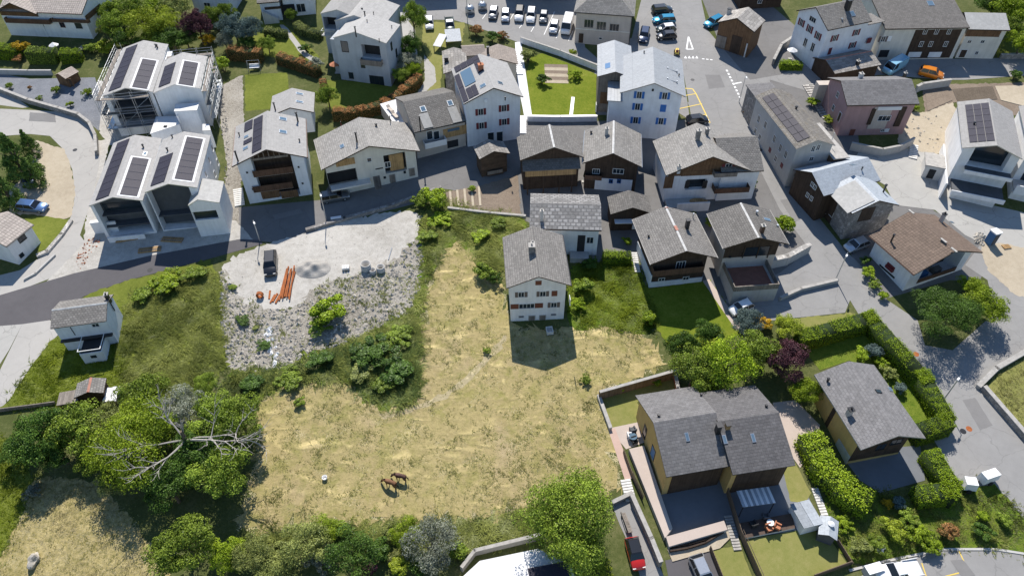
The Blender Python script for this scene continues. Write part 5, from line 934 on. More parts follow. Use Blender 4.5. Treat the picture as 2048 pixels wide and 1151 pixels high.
for i in range(5):
    p = P(1068+i*15.5, 1150-i*3, hh); d = MB().box(-.5, .5, -.85, .85, 0, .06).build('solar_panel', 'solar', r, loc=(p[0]-c[0], p[1]-c[1], zc+.22)); d.rotation_euler = (R(8), 0, R(12))
# ------------------------------------------------------------------ trees, shrubs, hedges, grass
def leaf_mesh(name, cen, nor, size, tint, seed, extra=None, asp=.62):
    """one mesh of many small leaf faces: cen (n,3), nor (n,3), size (n,), tint (n,)"""
    g = np.random.default_rng(seed); n = len(cen); nor = nor/np.linalg.norm(nor, axis=1, keepdims=True)
    a = np.cross(nor, g.normal(size=(n, 3))); a /= np.linalg.norm(a, axis=1, keepdims=True); b = np.cross(nor, a)
    s = size[:, None]; v = np.stack([cen-a*s, cen-b*s*asp, cen+a*s, cen+b*s*asp], 1).reshape(-1, 3); nf = n
    loops = np.arange(4*n, dtype=np.int32); starts = np.arange(0, 4*n, 4, dtype=np.int32); mi = np.zeros(n, np.int32); tv = np.repeat(tint, 4)
    if extra is not None and len(extra.v):
        me0 = extra; ev = np.array(me0.v); off = len(v); v = np.vstack([v, ev]); st = len(loops); el, es = [], []
        for f in me0.f: es.append(st+len(el)); el += [i+off for i in f]
        loops = np.concatenate([loops, np.array(el, np.int32)]); starts = np.concatenate([starts, np.array(es, np.int32)]); mi = np.concatenate([mi, np.ones(len(me0.f), np.int32)]); tv = np.concatenate([tv, np.zeros(len(ev))]); nf += len(me0.f)
    me = bpy.data.meshes.new(name); me.vertices.add(len(v)); me.vertices.foreach_set('co', v.astype(np.float32).ravel())
    me.loops.add(len(loops)); me.loops.foreach_set('vertex_index', loops); me.polygons.add(nf); me.polygons.foreach_set('loop_start', starts); me.polygons.foreach_set('material_index', mi)
    at = me.attributes.new('tint', 'FLOAT', 'POINT'); at.data.foreach_set('value', tv.astype(np.float32)); me.update(calc_edges=True); return me
def crown(seed, n, clumps, leaf, shape='round', squash=.85):
    """unit crown made of leafy clumps; uneven outline, gaps between clumps"""
    g = np.random.default_rng(seed); C = []
    while len(C) < clumps:
        d = g.normal(size=3); d /= np.linalg.norm(d); r = g.uniform(.3, .95)**.6
        if shape == 'cone': z = g.uniform(-1, 1); rr = (1-z)/2*g.uniform(.55, 1); a = g.uniform(0, 6.283); p = np.array([rr*math.cos(a), rr*math.sin(a), z])
        else: p = d*r*np.array([1, 1, squash])
        if shape == 'round' and p[2] < -.6: continue
        C.append((*p, g.uniform(.16, .38)*(1 if shape != 'cone' else .55*(1.25-p[2]*.6)), g.uniform(-.25, .25)))
    C = np.array(C)
    if shape == 'round':
        lob = g.normal(size=(6, 3)); lob /= np.linalg.norm(lob, axis=1, keepdims=True); lob[:, 2] = np.abs(lob[:, 2])*.6-.1; lob *= g.uniform(.45, .7, (6, 1)); j = g.integers(0, 6, clumps); C[:, :3] = C[:, :3]*.6+1.1*lob[j]*np.array([1, 1, squash])
    k = g.integers(0, clumps, n); d = g.normal(size=(n, 3)); d /= np.linalg.norm(d, axis=1, keepdims=True); d[:, 2] = np.where(d[:, 2] < -.35, -d[:, 2]*.6, d[:, 2])
    rad = C[k, 3]*g.uniform(.55, 1.08, n)**.5; cen = C[k, :3]+d*rad[:, None]*np.array([1, 1, .8])
    nor = d*.9+g.normal(size=(n, 3))*.55+np.array([0, 0, .35]); tint = np.clip(.45+C[k, 4]+g.normal(.06, .24, n), 0, 1)
    return cen, nor, leaf*g.uniform(.6, 1.3, n), tint
PROTO = {}
def proto(kind, i):
    if (kind, i) in PROTO: return PROTO[kind, i]
    sd = 100*i+{'big': 9, 'tree': 1, 'bush': 2, 'fir': 3, 'airy': 4, 'willow': 5}[kind]
    if kind == 'tree': c = crown(sd, 14000, 70, .034)
    elif kind == 'big': c = crown(sd, 34000, 120, .02)
    elif kind == 'airy': c = crown(sd, 9000, 75, .034)
    elif kind == 'bush': c = crown(sd, 4200, 28, .065, squash=.8)
    elif kind == 'fir': c = crown(sd, 9000, 90, .042, 'cone')
    else: c = crown(sd, 6000, 40, .05, squash=1.)
    st = MB()
    if kind in ('bush',):
        g = random.Random(sd)
        for _ in range(5): st.tube((0, 0, -1), (g.uniform(-.4, .4), g.uniform(-.4, .4), .1), .045, .02, 5)
    me = leaf_mesh('crown', *c, sd, st if st.v else None); PROTO[kind, i] = me; return me
TRUNK = {}
def trunk_mesh(i):
    if i not in TRUNK:
        g = random.Random(40+i); b = MB(); top = (g.uniform(-.06, .06), g.uniform(-.06, .06), .55)
        b.tube((0, 0, -.06), (0, 0, .06), .1, .075, 8).tube((0, 0, .06), top, .075, .05, 8, caps=False).tube(top, (top[0]*1.6, top[1]*1.6, .95), .05, .015, 6)
        for k in range(7):
            a = k*2.4+g.uniform(-.4, .4); z = g.uniform(.32, .6); e = (math.cos(a)*.42, math.sin(a)*.42, z+g.uniform(.15, .4)); b.tube((0, 0, z), e, .035, .012, 5)
            b.tube(e, (e[0]*1.5+g.uniform(-.1, .1), e[1]*1.5+g.uniform(-.1, .1), e[2]+.12), .012, .005, 4)
        TRUNK[i] = b.mesh('trunk', 'bark', uv=False)
    return TRUNK[i]
def setmat(o, *ms):
    while len(o.data.materials) < len(ms): o.data.materials.append(M['bark'])
    for i, m_ in enumerate(ms): o.material_slots[i].link = 'OBJECT'; o.material_slots[i].material = M[m_]
PK = [0]
def metre(u, v, h=0): p = P(u, v, h); return (p[1]*S45+(CAMZ-p[2])*S45)/FPX
def tree(u, v, rpx, leaf, label, kind='tree', trunk=.45, tall=1., name='tree', cat='tree', group=None):
    """u, v: middle of the crown in the photo, rpx: its half-width in pixels"""
    PK[0] += 1; r = rpx*metre(u, v, 3); rz = r*tall; hc = trunk*r*2+rz*.8; p = P(u, v, hc)
    o = thing(name, label, cat, g3(p[0], p[1]), rng.uniform(0, 6.28), group)
    t_ = link('trunk', trunk_mesh(PK[0] % 3), o); H = hc+rz*.5; t_.scale = (r*.9, r*.9, H)
    c = link('crown', proto('big' if rpx > 58 and kind == 'tree' else kind, PK[0] % 2), o, (0, 0, hc)); c.scale = (r, r, rz); setmat(c, leaf, 'bark'); c.rotation_euler = (0, 0, rng.uniform(0, 6.28)); return o
def shrub(u, v, rpx, leaf, label, tall=.8, name='shrub', cat='shrub', group=None):
    PK[0] += 1; r = rpx*metre(u, v, .8); rz = r*tall; p = P(u, v, rz*.85)
    o = link(name, proto('bush', PK[0] % 3), None, g3(p[0], p[1], rz*.85)); o.scale = (r, r, rz); setmat(o, leaf, 'bark'); o.rotation_euler = (0, 0, rng.uniform(0, 6.28)); return tag(o, label, cat, group)
def hedge(path, wd, ht, leaf, label, leafsize=.07, dens=150, rough=.06, name='hedge'):
    """clipped hedge along photo pixels of its top centre line"""
    pts = [P(u, v, ht)[:2] for u, v in path]; cen, nor, sz, ti = [], [], [], []; core = MB(); g = np.random.default_rng(int(abs(pts[0][0]*100)))
    c0 = pts[0]; ends = len(pts)-2
    for i, (a, b) in enumerate(zip(pts, pts[1:])):
        d = b-a; L = float(np.hypot(*d)); d = d/L; nn = np.array([-d[1], d[0]]); a_, b_ = a-d*wd/2*(i > 0)*.9, b+d*wd/2*(i < ends)*.9; L = float(np.hypot(*(b_-a_)))
        faces = [('t', L*wd), ('s', L*ht), ('n', L*ht)]+([('a', wd*ht)] if i == 0 else [])+([('b', wd*ht)] if i == ends else [])
        for f, ar in faces:
            n = int(ar*dens); x, y = g.uniform(0, 1, n), g.uniform(0, 1, n)
            if f == 't': ln, la, zz, no = x*L, (y-.5)*wd, np.full(n, ht)+.1*np.sin(x*L*1.1+i), (0, 0, 1)
            elif f in 'sn': sg = 1 if f == 'n' else -1; ln, la, zz, no = x*L, np.full(n, sg*wd/2)*(1-.12*y), y*ht, (*(nn*sg), .35)
            else: sg = -1 if f == 'a' else 1; ln, la, zz, no = np.full(n, 0 if f == 'a' else L), (x-.5)*wd, y*ht, (*(d*sg), .35)
            xy = a_+np.outer(ln, d)+np.outer(la, nn); j = g.normal(0, rough, (n, 3)); lump = .2*np.sin(ln*1.9)*np.sin(ln*.77+1)+.1*np.sin(ln*5.1)
            cen.append(np.column_stack([xy-c0, SLOPE*(xy[:, 1]-c0[1])+zz+lump*(zz > ht*.9)])+j); nor.append(np.array(no)+g.normal(0, .5, (n, 3))); sz.append(leafsize*g.uniform(.6, 1.3, n)); ti.append(np.clip(g.normal(.5, .24, n), 0, 1) if leaf != 'leaf_photinia' else np.clip(g.normal(.75 if f == 't' else .25, .22, n), 0, 1))
        w2 = wd/2-.1; cr = [(a_+nn*w2), (a_-nn*w2), (b_-nn*w2), (b_+nn*w2)]
        core.hexa([(q[0]-c0[0], q[1]-c0[1], SLOPE*(q[1]-c0[1])-.3) for q in cr], [(q[0]-c0[0], q[1]-c0[1], SLOPE*(q[1]-c0[1])+ht-.12) for q in cr])
    me = leaf_mesh('hedge', np.vstack(cen), np.vstack(nor), np.concatenate(sz), np.concatenate(ti), 5, core); me.materials.append(M[leaf]); me.materials.append(M['leaf_core'])
    return tag(link(name, me, None, g3(*c0)), label, 'hedge')
plain('leaf_core', (.02, .035, .01), 1., .3, 2)
def inside(w, pts):
    w = np.array(w); x, y = pts[:, 0], pts[:, 1]; c = np.zeros(len(pts), bool); j = len(w)-1
    for i in range(len(w)):
        k = ((w[i, 1] > y) != (w[j, 1] > y)) & (x < (w[j, 0]-w[i, 0])*(y-w[i, 1])/(w[j, 1]-w[i, 1]+1e-12)+w[i, 0]); c ^= k; j = i
    return c
def scatter(px, dens, sm=1):
    w = ring_world(px, 0, sm); a = np.array(w); lo, hi = a.min(0), a.max(0); n = int((hi-lo).prod()*dens); pts = nr.uniform(lo, hi, (n, 2)); return pts[inside(w, pts)]
def fbm(x, y, s=1.):
    return (np.sin(x*.31*s+1.3*np.sin(y*.23*s))+np.sin(y*.37*s+1.7*np.sin(x*.19*s+2))+.6*np.sin(x*.9*s+y*.7*s+2*np.sin(y*.5*s)))/2.6
def tufts(name, label, px, dens, mat, ht=.4, wd=.06, lean=.5, blades=5, thin=None, flat=False, sm=1, wind=(0, 0)):
    """uncountable grass: leaning blade triangles in tufts"""
    pts = scatter(px, dens, sm)
    if thin is not None:
        a_, b_ = (pts[:, 0]*.88+pts[:, 1]*.47, pts[:, 1]*.88-pts[:, 0]*.47) if flat else (pts[:, 0], pts[:, 1]); pts = pts[fbm(a_*(2. if flat else 5), b_*(8. if flat else 5))+.5*fbm(pts[:, 0]*.8, pts[:, 1]*.8)+nr.normal(0, .45, len(pts)) > thin]
    pts = pts+nr.normal(0, .55 if not flat else .2, pts.shape); n = len(pts)*blades; base = np.repeat(pts, blades, 0)+nr.normal(0, .1, (n, 2)); a = nr.normal(2.2*fbm(base[:, 0]*2+5, base[:, 1]*2), 1.0 if not flat else 3, n); k = .62+.6*fbm(base[:, 0]*4.3, base[:, 1]*4.3)+.25*fbm(base[:, 0]*11, base[:, 1]*11); h = ht*nr.uniform(.5, 1.2, n)*np.clip(k, .3, 1.4)
    le = lean*nr.uniform(.4, 1.3, n)*ht; dx, dy = np.cos(a)*le+wind[0]*h, np.sin(a)*le+wind[1]*h; px_, py_ = -np.sin(a)*wd, np.cos(a)*wd
    z0 = SLOPE*base[:, 1]+.0; tip = np.column_stack([base[:, 0]+dx, base[:, 1]+dy, SLOPE*(base[:, 1]+dy)+h*(.35 if flat else 1)])
    v = np.stack([np.column_stack([base[:, 0]-px_, base[:, 1]-py_, z0]), np.column_stack([base[:, 0]+px_, base[:, 1]+py_, z0]), tip], 1).reshape(-1, 3)
    me = bpy.data.meshes.new(name); me.vertices.add(3*n); me.vertices.foreach_set('co', v.astype(np.float32).ravel()); me.loops.add(3*n); me.loops.foreach_set('vertex_index', np.arange(3*n, dtype=np.int32)); me.polygons.add(n); me.polygons.foreach_set('loop_start', np.arange(0, 3*n, 3, dtype=np.int32))
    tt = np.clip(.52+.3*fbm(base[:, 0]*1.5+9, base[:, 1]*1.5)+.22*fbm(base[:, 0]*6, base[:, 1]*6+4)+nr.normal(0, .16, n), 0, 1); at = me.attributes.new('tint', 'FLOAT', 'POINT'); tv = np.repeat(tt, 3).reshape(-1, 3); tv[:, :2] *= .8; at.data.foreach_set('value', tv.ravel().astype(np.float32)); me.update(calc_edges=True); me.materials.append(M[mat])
    return tag(link(name, me), label, 'grass', kind='stuff')
def stones(name, label, px, dens, mat, r=(.06, .22), sm=1):
    pts = scatter(px, dens, sm); n = len(pts); rr = r[0]+(r[1]-r[0])*nr.uniform(0, 1, n)**2.5
    o8 = np.array([(1, 0, 0), (-1, 0, 0), (0, 1, 0), (0, -1, 0), (0, 0, .8), (0, 0, -.6)]); tri = np.array([(0, 2, 4), (2, 1, 4), (1, 3, 4), (3, 0, 4), (2, 0, 5), (1, 2, 5), (3, 1, 5), (0, 3, 5)])
    v = o8[None]*rr[:, None, None]*nr.uniform(.6, 1.4, (n, 6, 3)); a = nr.uniform(0, 6.28, n); c, s = np.cos(a)[:, None], np.sin(a)[:, None]; v = np.stack([v[:, :, 0]*c-v[:, :, 1]*s, v[:, :, 0]*s+v[:, :, 1]*c, v[:, :, 2]], 2)
    v += np.column_stack([pts, SLOPE*pts[:, 1]+rr*.25])[:, None]; f = (tri[None]+6*np.arange(n)[:, None, None]).reshape(-1, 3)
    me = bpy.data.meshes.new(name); me.from_pydata(v.reshape(-1, 3).tolist(), [], f.tolist()); me.materials.append(M[mat]); return tag(link(name, me), label, 'stones', kind='stuff')
# copse around the dead tree
for u, v, r, lf, lb, kd, tl in [
 (390,905,48,'leaf_dark','shaded tree in the middle of the copse under the dead trunk','tree',1.),(250,940,42,'leaf_green','leafy tree below the largest yellow-green tree','tree',1.),(120,905,36,'leaf_dark','dark undergrowth tree beside the bright grass strip','tree',.9),(190,912,36,'leaf_green','rounded tree between the two fields','tree',.9),(30,905,30,'leaf_dark','small dark tree at the bright strip corner','tree',.9),(330,870,40,'leaf_green','green crown tangled in the dead branches','tree',1.),
 (75,870,52,'leaf_dark','dark bushy tree closing the fence end of the copse','tree',1.1),(150,862,55,'leaf_green','broad green tree behind the garden hut','tree',1.),(215,845,40,'leaf_olive','thin olive-green tree touching the garden hut stack','airy',1.),
 (285,790,46,'leaf_green','dense dark-shaded tree at the edge of the green field','tree',1.1),(285,890,82,'leaf_light','largest yellow-green tree of the copse under bare branches','tree',.8),(365,815,42,'leaf_silver','greyish blossoming tree beside the dead branches','airy',1.),
 (408,768,24,'leaf_green','small round tree at the top corner of the copse','tree',1.),(425,835,50,'leaf_green','green tree leaning over the dead trunk','tree',1.),(485,845,48,'leaf_green','rounded tree facing the hay meadow','tree',1.1),
 (438,945,54,'leaf_green','deep-shaded tree beside the hay meadow bay','tree',1.1),(340,975,50,'leaf_dark','dark tree casting shade on the dry field','tree',1.),(235,955,34,'leaf_olive','pale undergrowth tree over the rail fence','airy',.9),
 (370,1085,56,'leaf_green','round dense tree at the foot of the copse','tree',1.),(450,1105,36,'leaf_light','bright leafy small tree beside the round dense tree','tree',1.),
 (505,1110,38,'leaf_olive','olive tree at the foot of the hay meadow','airy',1.),(610,1085,45,'leaf_olive','brownish-green blossoming tree below the hay meadow','airy',.9),(645,1060,30,'leaf_light','light green sapling clump below the hay meadow','airy',.9),
 (705,1105,48,'leaf_dark','dark tree with thin crown below the hay meadow','airy',1.),(865,1085,50,'leaf_silver','silver-leaved tree below the hay meadow','airy',.9),(815,1065,30,'leaf_light','pale green tree beside the silver-leaved tree','airy',1.),
 (545,1150,40,'leaf_olive','dull olive tree below the brownish blossoming tree','tree',.9),
 (1150,1040,88,'leaf_green','big leafy tree shading the flat white roof','tree',1.15),(1130,1095,60,'leaf_green','lower spreading tree below the big leafy tree','tree',.9),
 (1390,735,45,'leaf_green','loose tree behind the duplex retaining wall','airy',1.),(1455,725,48,'leaf_light','tall loose tree between lawn and duplex','airy',1.2),(1430,770,38,'leaf_green','leafy tree over the duplex roof edge','tree',1.),(1365,690,30,'leaf_dark','slender dark tree at the lawn corner','tree',1.3),(1415,665,28,'leaf_dark','dark young tree on the shaded lawn edge','tree',1.2),
 (1493,642,30,'leaf_blue','blue-green round tree beside the small white car','tree',1.),(1520,700,42,'leaf_green','green tree beside the dark purple maple','tree',1.),(1575,725,42,'leaf_purple','dark purple maple beside the clipped hedge','tree',1.),(1575,655,28,'leaf_lime','lime green tree at the hedge corner','tree',.9),
 (1612,780,28,'leaf_light','bright green tree at the yellow hedge house corner','tree',1.1),(1898,632,60,'leaf_dark','wide layered tree on the road island','tree',.75),(1965,610,38,'leaf_light','yellow-flecked shrubby tree on the road island','tree',.9),
 (1940,570,24,'leaf_light','small tree at the corner of the brown tiled house','tree',1.),
 (826,40,24,'leaf_green','tall slim tree beside the white parked car','tree',1.7),(820,95,22,'leaf_dark','slim dark tree below the tall slim tree','tree',1.5),(815,125,22,'leaf_silver','pale rounded tree beside the grey modern house','tree',.9),
 (655,192,22,'leaf_green','small garden tree in front of the photinia hedge','tree',1.2),
 (235,55,30,'leaf_green','deep green garden tree behind the scaffold','tree',1.2),(275,25,34,'leaf_green','tall green tree behind the yellow-green tree','tree',1.1),(285,48,34,'leaf_lime','yellow-green tree behind the scaffolded roofs','airy',1.),(330,45,30,'leaf_lime','second lime tree next to dark purple tree','airy',1.),(345,15,30,'leaf_olive','olive tree by the white upper house','tree',1.),
 (395,50,30,'leaf_purple','blackish purple tree behind the scaffold','tree',1.2),(430,35,22,'leaf_green','round green tree between purple tree and white house','tree',1.2),(345,80,30,'leaf_dark','low dark tree against the rear scaffold','tree',.8),(455,25,18,'leaf_green','small tree at the wall of the shaded white house','tree',1.3),(468,55,28,'leaf_blue','grey-green weeping tree in the terraced garden','tree',1.2),(500,60,24,'leaf_blue','second weeping tree next to the bright lawn','tree',1.3),(450,82,16,'leaf_silver','pale shrubby tree at the end of the red hedge','tree',1.4),
 (583,32,12,'leaf_green','little round tree before the dark garage recess','tree',1.4),(535,88,18,'leaf_green','bushy tree between the two red hedges','tree',1.),
 (255,78,26,'leaf_dark','dark shrubby tree against the solar roof corner','tree',.9),(310,72,24,'leaf_green','low green tree behind the solar roof ridge','tree',.9),(372,78,24,'leaf_dark','dark low tree beside the yellow broom','tree',.8),(225,22,24,'leaf_green','green tree beside the ribbed chalet gable','tree',1.1),(212,62,18,'leaf_olive','brownish slender tree at the chalet corner','tree',1.5),(310,18,26,'leaf_light','light green tree over the upper gardens','tree',1.),(490,88,18,'leaf_dark','dark tree behind the red-topped hedge','tree',1.),(800,150,18,'leaf_green','leafy tree at the end of the curved photinia hedge','tree',1.),(830,140,16,'leaf_light','light tree beside the garden track','tree',1.1),(2030,20,38,'leaf_light','bright tree above the end barn','tree',1.),(2010,60,30,'leaf_green','green tree beside the end barn','tree',1.),(2045,85,30,'leaf_light','bright green tree at the street end','tree',1.),(1990,10,30,'leaf_dark','dark tree behind the end barn roof','tree',1.)]:
    tree(u, v, r, lf, lb, kd, .16 if kd == 'tree' else .25, tl)
for u, v, r, lb in [(25,310,38,'tall dark fir above the blue estate car'),(60,345,26,'smaller fir at the gravel lot edge'),(10,380,30,'broad fir behind the ribbed-roof house'),(55,285,22,'young fir at the loop road')]:
    tree(u, v, r, 'leaf_conifer', lb, 'fir', .1, 1.3, 'fir_tree')
for u, v, r, lf, lb in [
 (20,172,9,'leaf_green','round clipped shrub in the slate garden by the upper path'),(60,175,5,'leaf_photinia','tiny reddish shrub in the slate garden'),(78,196,7,'leaf_green','small clipped ball on slate near the curved wall'),(110,180,11,'leaf_green','clipped ball shrub beside the brown garden shed'),(139,208,8,'leaf_light','light green shrub at the curved stone wall'),(174,185,10,'leaf_hedge','clipped egg-shaped shrub nearest the scaffold'),
 (40,95,20,'leaf_yellow','flowering orange-yellow shrub in the chalet hedge'),(35,118,12,'leaf_photinia','reddish shrub at the foot of the chalet hedge'),(186,95,15,'leaf_green','domed green shrub by the scaffold ladder'),(167,98,9,'leaf_white','white flowering shrub in the chalet hedge'),(215,95,22,'leaf_lime','golden shrub beside the scaffold'),
 (413,80,14,'leaf_yellow','bright yellow flowering broom under the purple tree'),(445,130,22,'leaf_light','light shrub beside the scaffold boarding'),(630,128,16,'leaf_silver','silvery shrub at the grey house corner'),(612,95,12,'leaf_dark','dark shrub on the terraced garden slope'),
 (952,62,16,'leaf_photinia','red flowering shrub below the car park'),(985,75,15,'leaf_dark','dark shrub below the car park wall'),(1005,72,12,'leaf_photinia','brown-red shrub above brown cottage'),(1055,110,18,'leaf_olive','brownish shrub in the corner of the walled lawn'),(1085,160,14,'leaf_dark','dark clump at the vegetable beds'),(1150,150,12,'leaf_light','leafy vegetables beside the garden beds'),(1145,105,10,'leaf_lime','low plants along the walled lawn'),
 (872,395,28,'leaf_light','bright bush on the grass bank by the lane'),(840,398,18,'leaf_green','green bush where lane meets gravel'),(945,378,9,'leaf_light','rose bush at the vegetable beds'),
 (660,625,36,'leaf_light','low leafy bush on the rubble bank'),(640,655,22,'leaf_green','dark weeds below the leafy rubble bush'),(465,575,10,'leaf_green','weed tuft at the gravel edge'),(487,640,16,'leaf_dark','dark weeds on the stony slope'),(525,690,14,'leaf_dark','weeds beside white debris streak'),(510,655,8,'leaf_olive','thin weeds on stony slope'),
 (1165,570,22,'leaf_green','leafy elder beside the farmhouse wall'),(1155,610,16,'leaf_light','bright sapling at the farmhouse corner'),(1295,635,18,'leaf_light','yellow-green bush at the lawn corner'),(1180,530,16,'leaf_dark','dark bush below the farm outbuilding'),
 (1425,442,14,'leaf_lime','lime bush between the two timber chalets'),(1568,452,26,'leaf_hedge','long clipped shrub beside the terrace chalet'),(1255,482,11,'leaf_hedge','clipped conical shrub by the lane shed'),(1770,400,12,'leaf_light','climber shrub at the dark timber house'),(1765,430,14,'leaf_light','sunlit shrubs between timber house and brown roof'),
 (1735,545,16,'leaf_light','light shrub at the brown roof house loggia'),(1750,570,13,'leaf_green','green shrub along the bungalow garden path'),(1765,590,12,'leaf_light','bright shrub at the bungalow garden corner'),(1730,520,12,'leaf_dark','dark shrub by the silver parked car'),
 (1523,645,17,'leaf_yellow','orange flowering shrub beside the blue-green tree'),(1745,700,20,'leaf_blue','grey-blue shrub inside the tall hedge'),(1725,710,18,'leaf_light','yellow-green shrub inside the tall hedge'),(1775,745,16,'leaf_olive','olive shrub inside the tall hedge'),(1798,775,15,'leaf_blue','blue-grey shrub by the hedge house roof'),(1760,725,14,'leaf_light','light shrub along the hedge house eaves'),
 (1775,1007,10,'leaf_yellow','orange flower clump below the hedge house patio'),(1800,1005,16,'leaf_blue','silver-blue shrub below the hedge house patio'),(1790,1060,26,'leaf_lime','lime shrub on the lower verge'),(1840,1075,24,'leaf_light','light green shrub on the lower verge'),(1900,1065,22,'leaf_photinia','reddish shrub on the lower verge'),(1965,1065,20,'leaf_dark','dark round shrub at the car park edge'),(1820,1040,20,'leaf_green','green shrub in the middle of the verge'),(1870,1095,20,'leaf_light','bright shrub over the car park kerb'),(1720,1090,22,'leaf_olive','olive shrub at the duplex garden fence'),(1690,1050,18,'leaf_light','light shrub along the garden steps'),(1965,1030,14,'leaf_light','pale climbing shrub on the verge'),(2010,1040,16,'leaf_green','ivy clump on the verge'),(1760,1090,20,'leaf_green','verge shrub beside the white garden lamps'),
 (1385,430,10,'leaf_olive','potted shrub by the lane'),(1500,370,14,'leaf_dark','dark shrub at the cross-roofed house corner'),(1497,345,9,'leaf_photinia','flowering pot shrub at the cross-roofed house'),(1492,225,8,'leaf_photinia','red roses against the stone house'),(1625,205,12,'leaf_light','bright shrub below the pink house wall'),(1660,240,12,'leaf_lime','yellowing shrub at the pink house door'),(1830,215,10,'leaf_light','small shrub at the pink house corner'),
 (1240,776,10,'leaf_light','thistle clump above the duplex wall'),(1170,757,11,'leaf_green','thistle clump in the hay meadow'),(1313,765,11,'leaf_light','young fruit bush on the duplex lawn'),(600,805,12,'leaf_green','green thistle patch in the hay meadow'),(65,985,16,'leaf_silver','pale shrub on the dry field boundary'),(800,1130,24,'leaf_lime','yellow-green bush below the hay meadow'),(735,1140,20,'leaf_purple','dark purple bush beside the yellow-green bush'),(1205,1140,20,'leaf_lime','yellow flowering bush beside the red car'),
 (480,1125,26,'leaf_green','bright shrub between the round dense tree and olive tree'),(570,1105,26,'leaf_olive','dull shrub under the brownish blossoming tree'),(640,1120,28,'leaf_silver','pale blossoming shrub in the lower hedge band'),(680,1060,22,'leaf_green','green shrub at the head of the lower hedge band'),(760,1095,26,'leaf_dark','dark shrub filling the lower hedge band'),(790,1060,20,'leaf_olive','olive shrub between pale and dark hedge trees'),(915,1105,24,'leaf_green','green shrub beside the concrete retaining wall'),(840,1130,26,'leaf_dark','dark shrub under the silver-leaved tree'),(755,700,42,'leaf_dark','broad bramble mound on the grass bank'),(800,745,36,'leaf_dark','bramble mound at the meadow corner of the bank'),(725,742,28,'leaf_olive','greyish bramble clump on the bank'),(795,675,28,'leaf_green','nettle clump under the rubble edge'),(770,770,26,'leaf_green','low nettles at the bank foot'),(640,715,26,'leaf_dark','weed clump along the rubble foot'),(575,755,26,'leaf_green','green weed clump below the white debris'),(500,765,26,'leaf_dark','dark weeds between copse and rubble'),(855,470,20,'leaf_green','tall weeds beside the concrete rings'),(880,440,22,'leaf_light','pale green scrub at the lane end'),(1000,445,20,'leaf_green','scrub below the vegetable beds'),(960,470,20,'leaf_light','grassy scrub at the tip of the hay meadow'),(330,560,30,'leaf_light','leafy scrub below the fresh asphalt'),(280,590,24,'leaf_green','scrub behind the tiny house'),(390,545,24,'leaf_green','scrub beside the gravel plot'),(975,700,8,'leaf_green','green thistle by the hay meadow track'),(2030,150,14,'leaf_dark','dark shrub above the ploughed plots'),(965,545,22,'leaf_green','elder bush beside the hay meadow tip'),(990,555,16,'leaf_dark','dark bush against farmhouse meadow side')]:
    shrub(u, v, r, lf, lb, .42 if any(k in lb for k in ('bramble', 'scrub', 'nettle', 'weed')) else .8)
hedge([(1600,672),(1742,632),(1850,752),(1900,838)], 2.0, 2.2, 'leaf_hedge', 'tall clipped bright green hedge curving around the yellow house garden')
hedge([(1902,838),(1835,860)], 2.0, 2.2, 'leaf_hedge', 'short clipped hedge return behind the hedge house')
hedge([(1862,898),(1905,965),(1900,978),(1838,985)], 2.0, 2.0, 'leaf_hedge', 'clipped L-shaped hedge beside the two white trailers')
hedge([(1620,865),(1655,930),(1700,975),(1740,1000)], 2.8, 2.2, 'leaf_light', 'loose bushy hedge between garden steps and hedge house', .11, 100, .16)
hedge([(455,95),(520,102)], 1.6, 2.2, 'leaf_photinia', 'clipped photinia hedge with red tops by the swing garden', .075, 150)
hedge([(555,108),(600,122),(635,135)], 1.6, 1.8, 'leaf_photinia', 'second photinia hedge with red tops below garden path', .075, 150)
hedge([(645,158),(648,180)], 1.2, 1.6, 'leaf_photinia', 'short photinia hedge at the grey house corner', .075, 150)
hedge([(665,220),(720,218),(768,202),(805,178),(838,148)], 1.5, 1.8, 'leaf_photinia', 'curved photinia hedge below the grey modern house', .075, 150)
hedge([(528,58),(572,62)], 1.4, 1.4, 'leaf_olive', 'soft rounded hedge above the bright garden lawn', .075, 140, .08)
hedge([(592,45),(605,55),(640,65)], 1.6, 1.4, 'leaf_olive', 'curved soft hedge beside the garden path', .075, 140, .08)
hedge([(-10,92),(30,95)], 2.0, 2.2, 'leaf_hedge', 'bright hedge before the chalet terrace', .085, 140)
hedge([(52,100),(108,99)], 2.0, 2.4, 'leaf_green', 'thick dark hedge below the chalet parasol', .085, 140)
hedge([(118,104),(158,101)], 1.8, 2.0, 'leaf_hedge', 'rounded light hedge before the chalet lawn', .085, 140)
hedge([(1207,508),(1262,508)], 1.4, 1.3, 'leaf_hedge', 'low clipped hedge above the overgrown garden', .075)
hedge([(1562,125),(1605,126)], 1.4, 1.2, 'leaf_hedge', 'box hedge at the white shuttered house terrace', .1)
MEADOW = [(905,480),(940,485),(965,540),(1000,560),(1020,640),(1040,660),(1150,662),(1200,648),(1290,665),(1330,720),(1300,745),(1205,780),(1215,860),(1250,985),(1225,998),(1060,1015),(900,1040),(720,1040),(560,1058),(470,1065),(495,980),(520,900),(520,790),(600,760),(690,755),(745,805),(800,812),(842,790),(830,720),(842,600),(880,520)]
BANK = [(440,745),(500,745),(560,742),(620,712),(700,680),(790,640),(838,600),(848,500),(838,430),(880,400),(950,420),(1055,440),(1040,470),(1008,480),(1010,560),(965,540),(925,478),(895,480),(870,520),(842,600),(830,720),(840,790),(800,812),(745,805),(690,755),(600,760),(520,790),(450,800)]
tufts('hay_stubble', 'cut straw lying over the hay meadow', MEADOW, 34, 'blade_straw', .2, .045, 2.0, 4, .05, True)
tufts('meadow_grass', 'green grass growing back through the hay meadow', MEADOW, 16, 'blade_mid', .22, .045, 1.7, 5, .35)
